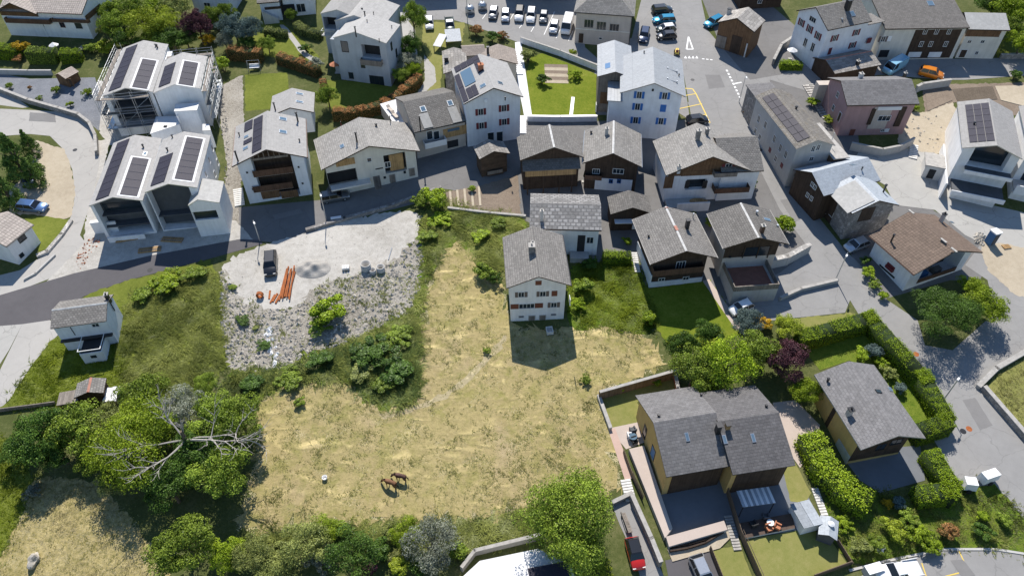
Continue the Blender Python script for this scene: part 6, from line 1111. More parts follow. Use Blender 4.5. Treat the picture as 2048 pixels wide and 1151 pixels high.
tufts('long_grass', 'long dark grass on the bank below the rubble', BANK, 16, 'blade_green', .55, .05, 1.7, 5, None, False, 1, (.4, -.4))
tufts('weed_cover', 'deep green weeds covering the corner of the bank', [(690,700),(760,680),(825,650),(832,720),(838,790),(800,808),(745,800),(700,765)], 16, 'blade_deep', .7, .07, 1.5, 5)
tufts('weed_cover', 'deep green nettles along the lower rubble edge', [(440,750),(560,745),(680,690),(700,740),(600,762),(520,785),(450,800)], 15, 'blade_deep', .6, .06, 1.5, 5)
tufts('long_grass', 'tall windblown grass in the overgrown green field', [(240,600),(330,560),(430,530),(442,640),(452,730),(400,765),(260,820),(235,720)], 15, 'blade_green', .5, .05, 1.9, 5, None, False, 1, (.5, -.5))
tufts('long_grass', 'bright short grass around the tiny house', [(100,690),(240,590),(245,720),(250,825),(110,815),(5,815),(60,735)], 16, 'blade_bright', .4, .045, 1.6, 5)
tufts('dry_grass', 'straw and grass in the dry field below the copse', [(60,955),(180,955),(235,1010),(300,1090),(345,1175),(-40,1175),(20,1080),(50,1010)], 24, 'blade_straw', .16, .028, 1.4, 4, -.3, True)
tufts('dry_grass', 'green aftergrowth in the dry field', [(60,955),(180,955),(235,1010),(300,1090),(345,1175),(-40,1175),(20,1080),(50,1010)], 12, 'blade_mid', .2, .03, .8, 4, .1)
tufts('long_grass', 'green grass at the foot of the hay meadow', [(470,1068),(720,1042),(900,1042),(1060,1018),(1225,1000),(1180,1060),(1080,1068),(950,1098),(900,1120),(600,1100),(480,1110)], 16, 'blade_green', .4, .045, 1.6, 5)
tufts('long_grass', 'overgrown grass in the garden beside the farmhouse', [(1142,530),(1200,525),(1275,520),(1292,580),(1310,650),(1290,668),(1200,650),(1150,660)], 16, 'blade_bright', .5, .05, 1.6, 5)
tufts('long_grass', 'bright grass strip edging the dry field', [(-40,860),(30,880),(70,960),(50,1020),(15,1090),(-40,1180)], 24, 'blade_bright', .35, .03, .7, 5)
tufts('verge_weeds', 'weeds and ivy covering the roadside verge', [(1830,1000),(1930,975),(1990,970),(2080,1075),(2080,1105),(1990,1092),(1880,1092),(1770,1115),(1705,1125),(1650,1040),(1670,985),(1760,985)], 24, 'blade_green', .35, .05, .9, 5)
tufts('verge_weeds', 'dry grass on the bank behind the stone wall', [(1975,775),(2080,700),(2080,870),(2000,805)], 22, 'blade_mid', .3, .03, .8, 5)
tufts('rubble_weeds', 'weeds sprouting between the stones of the rubble bank', [(440,528),(455,560),(500,620),(600,615),(640,565),(760,540),(800,510),(838,470),(848,500),(836,600),(790,640),(700,680),(620,712),(560,740),(500,745),(455,730),(440,640)], 9, 'blade_green', .5, .05, .9, 5, .45)
stones('rubble', 'loose pale stones of the rubble bank', [(440,528),(455,560),(500,620),(600,615),(640,565),(760,540),(800,510),(838,470),(848,500),(836,600),(790,640),(700,680),(620,712),(560,740),(500,745),(455,730),(440,640)], 9, 'stone_chip', (.07, .32))
stones('pebbles', 'scattered pebbles on the gravel plot', [(440,535),(520,490),(690,440),(836,430),(800,515),(640,570),(500,610)], 2.5, 'stone_chip', (.03, .1))
groundmat('grey_gravel', [(.3, (.2, .19, .175)), (.5, (.34, .325, .3)), (.7, (.46, .44, .41))], .4, 2.5, 8, (.5, .5), .9, .1); groundmat('dark_soil', [(.3, (.07, .055, .04)), (.5, (.13, .105, .08)), (.7, (.2, .165, .13))], .3, 2.5, 9, (.5, .5), .9, .12)
# ------------------------------------------------------------------ vehicles
CARC = {}
def car_meshes(kind):
    """(body, cabin, roof, wheel, rim, lamp) meshes; x forward, origin on the ground under the middle"""
    if kind in CARC: return CARC[kind]
    L, W, H, hood, a0, a1, b1, b0 = {'hatch': (3.9, 1.72, 1.46, .92, -1.85, -1.35, .35, 1.05), 'suv': (4.4, 1.84, 1.66, 1.05, -2.1, -1.8, .45, 1.1), 'estate': (4.6, 1.8, 1.47, .9, -2.2, -1.9, .35, 1.1), 'mini': (3.5, 1.64, 1.48, .9, -1.65, -1.25, .25, .85), 'van': (5.0, 1.95, 2.3, 1.15, -2.45, -2.42, 1.5, 2.1), 'pickup': (5.0, 1.85, 1.7, 1.0, -.55, -.35, .55, 1.15)}[kind]
    x0, x1 = -L/2, L/2; hw = W/2
    def loft(secs, close=True, mi=0):
        b = MB(); n = len(secs[0])
        vs = [p for s_ in secs for p in s_]; fs = [(k*n+i, k*n+i+1, (k+1)*n+i+1, (k+1)*n+i) for k in range(len(secs)-1) for i in range(n-1)]
        if close: fs += [tuple(range(n))[::-1], tuple(range((len(secs)-1)*n, len(secs)*n))]
        return b.add(vs, fs, mi)
    def sec(x, w_, zb, zt): # open arch section, bottom to bottom
        r = min(.14, (zt-zb)*.4); return [(x, -w_*.92, zb), (x, -w_, zb+.15), (x, -w_, zt-r), (x, -w_+r*.35, zt-r*.3), (x, -w_+r, zt), (x, 0, zt+.03), (x, w_-r, zt), (x, w_-r*.35, zt-r*.3), (x, w_, zt-r), (x, w_, zb+.15), (x, w_*.92, zb)]
    sh = hood+.03
    if kind == 'van': S = [sec(x0, hw*.94, .3, 1.2), sec(x0+.1, hw, .25, 1.25), sec(b0, hw, .25, 1.2), sec(x1-.15, hw*.92, .25, 1.05), sec(x1, hw*.8, .35, .8)]
    else: S = [sec(x0, hw*.86, .38, hood*.82), sec(x0+.12, hw*.95, .24, hood*.95), sec(a0+.3, hw, .2, sh), sec(0, hw, .18, sh), sec(b0, hw*.99, .2, hood), sec(x1-.35, hw*.94, .22, hood*.86), sec(x1-.06, hw*.84, .28, hood*.66), sec(x1, hw*.74, .34, hood*.52)]
    body = loft(S)
    if kind == 'pickup': body.box(x0+.05, a0-.05, -hw*.98, -hw*.88, hood-.05, hood+.12).box(x0+.05, a0-.05, hw*.88, hw*.98, hood-.05, hood+.12)
    cw = hw*.97; rw = hw*.74; zb = sh-.06 if kind != 'van' else 1.15
    def csec(x, w_, z): return [(x, -w_, z), (x, w_, z)]
    base = [(a0, -cw, zb), (b0, -cw, zb), (b0, cw, zb), (a0, cw, zb)]; top = [(a1, -rw, H-.05), (b1, -rw, H-.05), (b1, rw, H-.05), (a1, rw, H-.05)]
    if kind == 'van': base = [(a0, -cw, zb), (b0, -cw, zb), (b0, cw, zb), (a0, cw, zb)]; top = [(a1, -cw*.93, H-.05), (b1, -cw*.9, H-.05), (b1, cw*.9, H-.05), (a1, cw*.93, H-.05)]; rw = cw*.9
    cab = MB().hexa(base, top)
    rf = MB().hexa([(a1-.04, -rw-.02, H-.08), (b1+.06, -rw-.01, H-.08), (b1+.06, rw+.01, H-.08), (a1-.04, rw+.02, H-.08)], [(a1+.06, -rw*.9, H), (b1-.08, -rw*.88, H-.01), (b1-.08, rw*.88, H-.01), (a1+.06, rw*.9, H)])
    for s_ in (-1, 1): # pillars
        for (p, t_) in ((0, 0), (1, 1)):
            bx, tx = (a0, a1) if p == 0 else (b0, b1); rf.tube((bx, s_*cw*1.0, zb), (tx, s_*(rw+.01), H-.06), .045, .04, 4)
        mx = (a1+b1)/2; rf.tube((mx, s_*cw*1.0, zb), (mx, s_*(rw+.01), H-.06), .045, .04, 4)
    if kind == 'van': # panel sides
        for s_ in (-1, 1): rf.hexa([(a0, s_*cw-.02, zb-.05), (.6, s_*cw-.02, zb-.05), (.6, s_*cw+.02, zb-.05), (a0, s_*cw+.02, zb-.05)], [(a1, s_*cw*.93-.02, H-.06), (.6, s_*cw*.92-.02, H-.06), (.6, s_*cw*.92+.02, H-.06), (a1, s_*cw*.93+.02, H-.06)])
    wr = .32 if kind in ('hatch', 'mini', 'estate') else .36
    wheel = MB().tube((0, -.1, 0), (0, .1, 0), wr, wr, 16); rim = MB().tube((0, -.105, 0), (0, .105, 0), wr*.62, wr*.62, 12)
    CARC[kind] = (L, W, H, hood, wr, body, cab, rf, wheel.mesh('wheel', 'rubber', True, False), rim.mesh('rim', 'steel', False, False), MB().box(-.05, .05, -.17, .17, -.07, .07).mesh('headlight', 'frame_white'), MB().box(-.04, .04, -.12, .12, -.1, .1).mesh('tail_light', 'red_shutter')); return CARC[kind]
def car(kind, rear, front, colr, label, roofc=None, name='car', cat='car', h=.7, cen=None):
    L, W, H, hood, wr, body, cab, rf, wm, rm, hl, tl = car_meshes(kind)
    a, b = P(*rear, h), P(*front, h); c = (a+b)/2; ang = math.atan2(b[1]-a[1], b[0]-a[0])
    o = thing(name, label, cat, g3(c[0], c[1], .035), 0); o.rotation_euler = slope_rot(ang)
    cm = 'paint_'+colr; rc = 'paint_'+(roofc or colr)
    bo = link('body', cached(('cb', kind, cm), lambda: body.mesh('body', cm, True, False)), o)
    link('windows', cached(('cc', kind), lambda: cab.mesh('windows', 'car_glass', False, False)), o); link('roof', cached(('cr', kind, rc), lambda: rf.mesh('roof', rc, False, False)), o)
    for sx in (-1, 1):
        for sy in (-1, 1): w_ = link('wheel', wm, o, (sx*L*.31, sy*(W/2-.11), wr)); link('rim', rm, w_)
    for sy in (-1, 1): link('headlight', hl, o, (L/2-.16, sy*W*.33, hood*.68)); link('tail_light', tl, o, (-L/2+.05, sy*W*.38, hood*.72))
    return o
for n_, c_, mt in (('white', (.75, .75, .75), 0), ('silver', (.5, .52, .55), .6), ('grey', (.16, .17, .18), .5), ('black', (.02, .021, .024), .3), ('navy', (.02, .035, .08), .4), ('blue', (.01, .2, .34), .5), ('steelblue', (.09, .17, .34), .5), ('red', (.5, .02, .015), .1), ('orange', (.7, .22, .015), .2), ('lightblue', (.25, .5, .68), .1), ('darkgreen', (.025, .04, .035), .4)): paint('paint_'+n_, c_, .28, mt, .8)
car('hatch', (857.5,30), (859.5,61), 'white', 'white small car parked on the dry grass verge by the slim tree'); car('pickup', (898,38), (901,61), 'darkgreen', 'dark flatbed utility with white cab roof on the grass verge', 'white')
car('hatch', (990,11), (983,40), 'grey', 'dark grey hatchback with pale roof next to the bottle bank domes', 'silver'); car('hatch', (1012,16.7), (1010,43.6), 'silver', 'silver-white hatchback second in the row from the bottle bank domes'); car('suv', (1041,9), (1036,47), 'white', 'white off-roader with dark glass roof in the parked row', 'black'); car('suv', (1065,11), (1059,51), 'white', 'white off-roader with plain roof between two row cars')
car('mini', (1089,21), (1085,46), 'grey', 'small dark grey car in the parked row'); car('hatch', (1112,35), (1104,71), 'silver', 'silver saloon beside the camper van'); car('van', (1141,26), (1128,70), 'white', 'white camper van with brown side at the end of parked row', name='camper_van', cat='van', h=1.1)
car('suv', (1304,21), (1345,17), 'black', 'black car parked crosswise above the turquoise car'); car('estate', (1352,37), (1304,39), 'blue', 'turquoise estate car parked beside the cream hall'); car('hatch', (1352,54), (1312,58), 'darkgreen', 'dark green car with white roof beside turquoise car', 'white'); car('hatch', (1354,69), (1312,72), 'black', 'black car parked nearest the stone kerb bed'); car('estate', (1292,52), (1285,87), 'navy', 'navy estate car in the shade of the cream hall')
car('estate', (1446,33), (1408,52), 'blue', 'bright turquoise car partly behind the stone-roofed plank barn'); car('van', (1802,126), (1774,142), 'lightblue', 'light blue van in the shaded street', name='van', cat='van'); car('suv', (1838,140), (1888,152), 'orange', 'orange compact car in the shaded street'); car('hatch', (1378,240), (1412,236), 'black', 'black car behind the cross-roofed house')
car('estate', (35,408), (95,414), 'steelblue', 'blue estate car with roof rails on the gravel lot'); car('suv', (542,503), (540,550), 'black', 'blackish car alone on the pale gravel plot', 'black'); car('estate', (650,394), (690,387), 'grey', 'grey car in the shade under the cream house balcony'); car('hatch', (1737,478), (1690,497), 'silver', 'silver car in shade under the dark timber house'); car('mini', (1264,1080), (1277,1128), 'red', 'small red car with black glass roof in narrow lane', 'black')
car('hatch', (1395,1120), (1415,1165), 'silver', 'silver-white car in the sunken garage court'); car('pickup', (1833,1133), (1758,1146), 'white', 'white pickup on the lower car park'); car('mini', (1496,607), (1468,619), 'white', 'small white car below the walled terrace'); car('mini', (50,350), (62,368), 'navy', 'dark car under the firs by the gravel lot')
# ------------------------------------------------------------------ walls, fences, steps
def ribbon(name, label, cat, px, ht, th, mat, cap=None, sink=.4, close=False, ph=0.):
    pts = [np.array(P(u, v, ph)[:2]) for u, v in px]; c0 = pts[0]; r = thing(name, label, cat, g3(*c0)); w_, cp = MB(), MB()
    for a, b in zip(pts, pts[1:]):
        d = b-a; L = np.hypot(*d); d = d/L; n = np.array([-d[1], d[0]])*th/2; a2, b2 = a-d*th*.4, b+d*th*.4; k = max(1, int(L/2.5))
        for i in range(k):
            s0, s1 = a2+(b2-a2)*i/k, a2+(b2-a2)*(i+1)/k; q4 = [s0-n, s1-n, s1+n, s0+n]
            w_.hexa([(p[0]-c0[0], p[1]-c0[1], gz(*p)-gz(*c0)-sink) for p in q4], [(p[0]-c0[0], p[1]-c0[1], gz(*p)-gz(*c0)+ht) for p in q4])
            if cap: n2 = n*1.25; q5 = [s0-n2, s1-n2, s1+n2, s0+n2]; cp.hexa([(p[0]-c0[0], p[1]-c0[1], gz(*p)-gz(*c0)+ht) for p in q5], [(p[0]-c0[0], p[1]-c0[1], gz(*p)-gz(*c0)+ht+.08) for p in q5])
    w_.build('wall', mat, r)
    if cap: cp.build('coping', cap, r)
    return r
ribbon('garden_wall', 'curved rubble wall between slate garden and loop road', 'wall', [(-30,172),(60,207),(120,224),(160,236),(182,253),(194,278),(196,310)], .9, .4, 'stone', 'pale_cap')
ribbon('garden_wall', 'white wall between walled lawn and car park', 'wall', [(1042,86),(1120,112),(1196,142)], 1.1, .3, 'white_plaster', 'pale_cap'); ribbon('garden_wall', 'white terrace edge wall below the walled lawn', 'wall', [(1056,242),(1120,243),(1192,242)], 1.0, .35, 'white_plaster', 'white_paint'); ribbon('garden_rail', 'white cross rail over the lower lawn strip', 'railing', [(1060,234),(1190,232)], .25, .12, 'white_paint', sink=.05); ribbon('garden_path', 'white strip path crossing the walled lawn', 'path', [(1141,240),(1146,196)], .03, .6, 'white_paint', sink=.05)
ribbon('retaining_wall', 'dark brown retaining wall behind the duplex lawn', 'wall', [(1199,797),(1347,755)], 1.5, .3, 'fence_wood', 'pale_cap'); ribbon('retaining_wall', 'low stepped block wall beside the duplex lawn', 'wall', [(1197,795),(1220,858)], .5, .35, 'concrete', 'pale_cap'); ribbon('retaining_wall', 'reddish block wall at the duplex lawn end', 'wall', [(1348,752),(1354,782)], .8, .35, 'terracotta', 'pale_cap')
ribbon('road_wall', 'pale concrete wall between road and parking court', 'wall', [(1560,600),(1600,582),(1672,565)], .6, .35, 'concrete', 'pale_cap'); ribbon('terrace_wall', 'stone-topped retaining wall beside the terrace chalet', 'wall', [(1535,535),(1570,528),(1612,505)], 1.6, .6, 'concrete', 'pale_stone'); ribbon('bank_wall', 'low rubble wall along the dry roadside bank', 'wall', [(1955,775),(1990,740),(2060,700)], .5, .5, 'pale_stone', 'pale_cap'); ribbon('bank_wall', 'dark stone wall along the road below the bank', 'wall', [(1965,782),(2060,892)], .9, .45, 'stone', 'pale_cap')
ribbon('court_wall', 'curved concrete wall around the pink house court', 'wall', [(1700,300),(1760,312),(1795,305),(1822,290)], 1.4, .3, 'concrete', 'pale_cap'); ribbon('retaining_wall', 'concrete retaining wall behind the flat white building', 'wall', [(925,1140),(950,1108),(1085,1075)], 1.0, .3, 'rubble_wall', 'pale_cap'); ribbon('lawn_edging', 'row of rough stones along the little lawn', 'wall', [(142,445),(125,470),(95,505),(78,512)], .35, .6, 'pale_stone'); ribbon('kerb_wall', 'dark kerb wall beside the pale driveway', 'wall', [(50,560),(72,548),(110,512)], .3, .25, 'concrete')
ribbon('roadside_wall', 'weedy dry stone wall between lane and gravel plot', 'wall', [(615,462),(690,440),(780,415),(880,378)], .5, .5, 'stone', None); ribbon('bed_wall', 'concrete edging below the vegetable beds', 'wall', [(897,418),(980,428),(1050,434)], .3, .3, 'concrete', 'pale_cap'); ribbon('street_wall', 'long stone wall below the shaded street', 'wall', [(1830,185),(1840,180),(1895,172)], 1.3, .4, 'concrete', 'pale_cap'); ribbon('street_wall', 'low stone wall at the street end', 'wall', [(2000,118),(2070,116)], .9, .4, 'stone', 'pale_cap'); ribbon('terrace_wall', 'rounded stone wall of the shuttered house terrace', 'wall', [(1545,130),(1560,100),(1590,80)], 1.2, .4, 'stone', 'pale_cap'); ribbon('hedge_wall', 'grey concrete wall under the chalet hedge', 'wall', [(-20,148),(60,150),(105,150)], 1.0, .3, 'concrete', None)
ribbon('terrace_wall', 'rubble wall beside the narrow red-car lane', 'wall', [(1262,1000),(1300,1085),(1318,1130)], 1.2, .4, 'stone', 'pale_cap'); ribbon('lane_wall', 'low stone edging above the log bench', 'wall', [(1225,1008),(1262,990)], .6, .35, 'stone', 'pale_cap'); ribbon('kerb', 'stone kerb along the lower car park', 'kerb', [(1700,1140),(1770,1122),(1885,1098),(1990,1098),(2080,1112)], .13, .25, 'concrete', None, .1)
ribbon('rail_fence', 'low weathered plank rail above the dark copse', 'fence', [(-20,825),(60,815),(112,808)], .6, .12, 'grey_wood')
def slab(name, label, cat, px, top, mat, side='concrete', down=1.0):
    ps = [P(u, v, top) for u, v in px]; c = sum(ps)/len(ps); w4 = [(float(p[0]-c[0]), float(p[1]-c[1]), float(gz(p[0], p[1])-gz(c[0], c[1]))) for p in ps]
    if sum(a[0]*b[1]-b[0]*a[1] for a, b in zip(w4, w4[1:]+w4[:1])) < 0: w4 = w4[::-1]
    mb = MB().hexa([(x, y, z-down) for x, y, z in w4], [(x, y, z+top) for x, y, z in w4]); mb.m[1] = 1
    return tag(mb.build(name, [side, mat], None, loc=g3(c[0], c[1])), label, cat)
slab('raised_walk', 'raised pink-grey paved walk along the duplex side', 'terrace', [(1258,897),(1288,890),(1345,1055),(1330,1075)], .8, 'paver_pale'); slab('raised_walk', 'raised paved parapet walk below the duplex patio', 'terrace', [(1332,1072),(1448,1040),(1455,1058),(1338,1092)], .8, 'paver_pale'); slab('planted_bank', 'sandy planted bank with log edging below the duplex', 'terrace', [(1335,1098),(1450,1060),(1470,1065),(1440,1095),(1345,1122)], .15, 'sand', 'stone')
for i in range(3): ribbon('log_edging', 'wavy dark log edging, %s row of the sandy bank' % ('upper', 'middle', 'lower')[i], 'edging', [(1340,1090+i*7),(1375,1084+i*7),(1410,1075+i*6),(1445,1060+i*3)], .5, .15, 'dark_wood')
def boards(name, label, px, ht=1.3, mat='fence_wood', gap=.02, bw=.3):
    pts = [np.array(P(u, v)[:2]) for u, v in px]; c0 = pts[0]; r = thing(name, label, 'fence', g3(*c0))
    for a, b in zip(pts, pts[1:]):
        d = b-a; L = float(np.hypot(*d)); d = d/L; ang = math.atan2(d[1], d[0]); n = max(1, int(L/bw)); me = MB().box(0, L/n-gap, -.03, .03, 0, ht).mesh('board', mat)
        for i in range(n): p = a+d*L*i/n; link('board', me, r, (p[0]-c0[0], p[1]-c0[1], gz(*p)-gz(*c0)), ang)
        MB().box(0, L, .03, .07, ht*.3, ht*.3+.1).box(0, L, .03, .07, ht*.8, ht*.8+.1).build('rail', mat, r, loc=(a[0]-c0[0], a[1]-c0[1], 0), rz=ang).rotation_euler = (0, -math.atan(SLOPE*d[1]), ang)
    return r
boards('board_fence', 'tall brown board fence dividing the duplex gardens', [(1452,985),(1478,1070),(1520,1165)]); boards('board_fence', 'brown board fence beside the sunken garage court', [(1418,1098),(1445,1165)], 1.0); boards('board_fence', 'low dark board fence at the end of the dry rectangular lawn', [(1625,1155),(1700,1128)], .9); boards('board_fence', 'dark board fence beside the small grey pavilion', [(1672,1082),(1702,1130)], .7); boards('board_fence', 'brown railing fence on the raised duplex walk', [(1246,905),(1262,950),(1285,1000)], .9)
def stair(name, label, lo, hi, n, wd, mat='pale_concrete', rise=.16):
    a, b = P(*lo), P(*hi); d = (b-a)[:2]; L = float(np.hypot(*d)); d = d/L; ang = math.atan2(d[1], d[0]); r = thing(name, label, 'stairs', g3(a[0], a[1])); base = (gz(b[0], b[1])-gz(a[0], a[1]))/n; me = MB().box(0, L/n*.8, -wd/2, wd/2, -.5, .1).mesh('step', mat); dk = MB().box(L/n*.8, L/n, -wd/2, wd/2, -.5, -.03).mesh('riser', 'rubble_wall')
    for i in range(n): q_ = (d[0]*L*i/n, d[1]*L*i/n, base*i+.1); link('step', me, r, q_, ang); link('riser', dk, r, q_, ang)
    return r
stair('garden_stairs', 'concrete steps beside the stacked-balcony house', (480,412), (476,378), 9, 1.5); stair('garden_stairs', 'white steps climbing beside the red-shuttered house', (1045,268), (1045,232), 11, 1.3, 'white_paint'); stair('garden_stairs', 'white steps between brown cottage and lawn path', (1040,150), (1034,100), 12, 1.2, 'white_paint'); stair('garden_stairs', 'pale steps from pink walk down to the bench lane', (1262,1002), (1250,958), 8, 1.2); stair('garden_stairs', 'narrow white steps beside the loose bushy hedge', (1655,1048), (1628,975), 13, .8, 'pale_concrete')
stair('garden_stairs', 'stone steps at the sandy bank end', (1475,1100), (1455,1030), 12, .9, 'pale_stone'); stair('garden_stairs', 'long stone steps beside the stone house', (1652,238), (1610,170), 14, 1.2, 'pale_stone'); stair('garden_stairs', 'parallel stone steps above the pink house', (1640,205), (1622,168), 10, .9, 'pale_stone'); stair('garden_stairs', 'pale steps down to the concrete court', (1825,318), (1828,290), 8, 1.3); stair('garden_stairs', 'steps beside the low clipped hedge', (1275,545), (1268,505), 9, .8, 'paver_pale' if 0 else 'pale_concrete')
# ------------------------------------------------------------------ street furniture and small things
def lamp(u, v, head, label, ht=5.2):
    p = P(u, v); h_ = P(*head, ht); d = math.atan2(h_[1]-p[1], h_[0]-p[0]); o = thing('street_lamp', label, 'street lamp', g3(p[0], p[1]), d)
    MB().tube((0, 0, -.1), (0, 0, ht), .09, .05, 8).build('pole', 'steel', o, uv=False); MB().tube((0, 0, ht), (.7, 0, ht+.12), .04, .035, 6).build('arm', 'steel', o, uv=False); MB().hexa([(.55, -.14, ht+.06), (1.15, -.11, ht+.12), (1.15, .11, ht+.12), (.55, .14, ht+.06)], [(.6, -.12, ht+.18), (1.12, -.09, ht+.2), (1.12, .09, ht+.2), (.6, .12, ht+.18)]).build('lamp_head', 'frame_white', o)
lamp(1671,559,(1691,517),'grey street lamp at the road wall below the terrace chalet'); lamp(1885,802,(1907,770),'grey street lamp behind the tall clipped hedge'); lamp(653,440,(647,410),'grey street lamp at the gravel plot by the lane'); lamp(1478,205,(1492,155),'street lamp at the corner of the stone house'); lamp(1494,395,(1510,330),'slim street lamp beside the cross-roofed house'); lamp(935,44,(930,5),'street lamp beside the bottle bank domes'); lamp(520,482,(514,460),'site lamp post at the edge of the gravel plot', 4)
for i, (u, v, lb) in enumerate(((940,26,'shiny half-buried metal bottle bank nearest the lamp'), (965,19,'shiny half-buried metal bottle bank nearest the parked row'))):
    p = P(u, v); MBm = MB().lathe([(.95, 0), (.95, .9), (.9, 1.2), (.6, 1.5), (.15, 1.62)], 16); o = thing('bottle_bank', lb, 'container', g3(p[0], p[1])); MBm.build('shell', 'steel', o, True, False); MB().box(-.25, .25, -.97, -.9, .75, 1.0).build('slot', 'dark_metal', o); MB().tube((0, 0, 1.6), (0, 0, 1.85), .12, .12, 8).build('lifting_eye', 'dark_metal', o)
def hut(name, label, u, v, ang, w_, l_, e, rs, wall, roof, cat='shed'):
    p = P(u, v); return House(name, label, cat, None, wall, roof, par=(float(p[0]), float(p[1]), ang, w_, l_, gz(p[0], p[1])+e, gz(p[0], p[1])+e+rs, 0), ov=.2, oy=.2, t=.08, sink=.2)
h = hut('garden_shed', 'brown timber garden shed on the slate garden', 141, 164, R(-25), 3.0, 3.0, 1.7, .7, 'wood', 'beige_tile'); h.door('F', 142, 165, .8, 1.5, 'dark_wood', 'wood')
h = hut('pavilion', 'small grey garden kiosk with white roof cowl below the duplex steps', 1648, 1068, R(-22), 2.0, 2.4, 1.6, .5, 'anthracite', 'zinc_blue'); h.place(MB().lathe([(.3, 0), (.35, .2), (.1, .35)], 12).mesh('cowl', 'white_paint'), 'cowl', (.1, .2, 2.05), 0, h.roof)
p = P(1605, 1040); o = thing('garden_store', 'pale grey flat-lidded garden store beside the duplex deck', 'shed', g3(p[0], p[1]), R(14)); MB().box(-1.1, 1.1, -1.4, 1.4, -.3, 1.5).build('wall', 'white_plaster', o); MB().box(-1.2, -.02, -1.5, 1.5, 1.5, 1.6).build('lid', 'zinc_blue', o); MB().box(.02, 1.2, -1.5, 1.5, 1.5, 1.6).build('lid', 'zinc_blue', o)
p = P(1512, 992, 2.4); o = thing('awning', 'striped grey awning extended over the duplex patio', 'awning', g3(p[0], p[1]), R(8))
for i in range(12): MB().box(-1.9+i*.32, -1.9+i*.32+.3, -1.0, 1.0, 0, .03).build('slat', 'white_board' if i % 2 else 'zinc_blue', o, loc=(0, 0, 2.3))
for x in (-1.8, 1.8): MB().box(x-.04, x+.04, -.98, -.9, 0, 2.3).build('post', 'dark_metal', o)
slab('deck', 'dark timber sun deck with armchairs below the duplex', 'deck', [(1480,1045),(1585,1025),(1590,1055),(1490,1075)], .35, 'deck_wood', 'pale_concrete', .8)
def chair(u, v, ang, mat, label, group, h=0.):
    p = P(u, v, h); o = thing('armchair', label, 'chair', g3(p[0], p[1], h), ang, group); MB().box(-.35, .35, -.35, .35, .25, .42).build('seat', mat, o); MB().box(-.35, .35, .28, .4, .42, .85).build('backrest', mat, o)
    for x in (-.3, .3):
        MB().box(x-.07, x+.07, -.35, .28, .42, .62).build('armrest', mat, o)
        for y in (-.3, .3): MB().box(x-.04, x+.04, y-.04, y+.04, 0, .25).build('leg', mat, o)
chair(1505, 1050, R(200), 'dark_interior', 'black armchair on the sun deck facing the striped awning', 'deck chairs', .36); chair(1536, 1058, R(20), 'terracotta', 'orange cushioned armchair beside the round deck table', 'deck chairs', .36); chair(1553, 1055, R(60), 'terracotta', 'orange cushioned armchair nearest the deck steps', 'deck chairs', .36); chair(1530, 1035, R(180), 'anthracite', 'grey armchair in the shade on the sun deck', 'deck chairs', .36)
def rtable(u, v, r0, top, label, h=0., ell=1.):
    p = P(u, v, h+.7); o = thing('garden_table', label, 'table', g3(p[0], p[1], h)); t_ = MB().lathe([(r0, .68), (r0, .73)], 18).build('table_top', top, o); t_.scale = (ell, 1, 1)
    for a in range(4): MB().tube((math.cos(a*1.57)*r0*.6, math.sin(a*1.57)*r0*.6, 0), (math.cos(a*1.57)*r0*.5, math.sin(a*1.57)*r0*.5, .68), .03).build('leg', 'dark_metal', o, uv=False)
rtable(1541, 1044, .4, 'white_paint', 'little round white table on the sun deck', .36); rtable(1397, 402, .75, 'honey_wood', 'oval wooden garden table before the cross-roofed house', 0, 1.9); rtable(1266, 872, .5, 'sky_glass', 'glass garden table on the pale corner terrace')
for i, (u, v, a, lb) in enumerate(((1265,862,200,'dark garden chair behind the glass terrace table'),(1268,884,20,'dark garden chair before the glass terrace table'),(1260,874,100,'pale garden chair beside the glass terrace table'))): chair(u, v, R(a), ('anthracite', 'dark_interior', 'white_board')[i], lb, 'terrace chairs')
p = P(1250, 1040); q_ = P(1262, 1075); ang = math.atan2(q_[1]-p[1], q_[0]-p[0]); c = (p+P(1256,1055))/2; o = thing('log_bench', 'weathered plank bench with backrest beside the narrow lane', 'bench', g3(c[0], c[1]), ang)
for k in range(3): MB().box(-1.2, 1.2, -.25+k*.17, -.1+k*.17, .4, .46).build('seat_plank', 'grey_wood', o)
for k in range(2): MB().box(-1.2, 1.2, -.36, -.3, .55+k*.2, .7+k*.2).build('back_plank', 'grey_wood', o)
for x in (-.9, .9): MB().box(x-.06, x+.06, -.36, .25, 0, .4).build('leg', 'grey_wood', o)
# trailers by the hedge
for u, v, ang, lb, w_, l_ in ((1938,968,-8,'plain white box trailer against the clipped hedge',1.2,1.5), (1977,953,18,'white rounded box trailer standing on the verge',1.1,2.2)):
    p = P(u, v, .8); o = thing('trailer', lb, 'trailer', g3(p[0], p[1]), R(ang)); b = MB().hexa([(-l_/2, -w_/2, .45), (l_/2, -w_/2, .45), (l_/2, w_/2, .45), (-l_/2, w_/2, .45)], [(-l_/2+.08, -w_/2+.06, 1.6), (l_/2-.15, -w_/2+.06, 1.6), (l_/2-.15, w_/2-.06, 1.6), (-l_/2+.08, w_/2-.06, 1.6)]); b.build('box', 'tarp_white', o); MB().box(-l_/2-.9, -l_/2, -.05, .05, .4, .5).build('drawbar', 'dark_metal', o)
    for s_ in (-1, 1): MB().tube((0, s_*(w_/2+.02), .3), (0, s_*(w_/2+.18), .3), .3, .3, 14).build('wheel', 'rubber', o, uv=False)
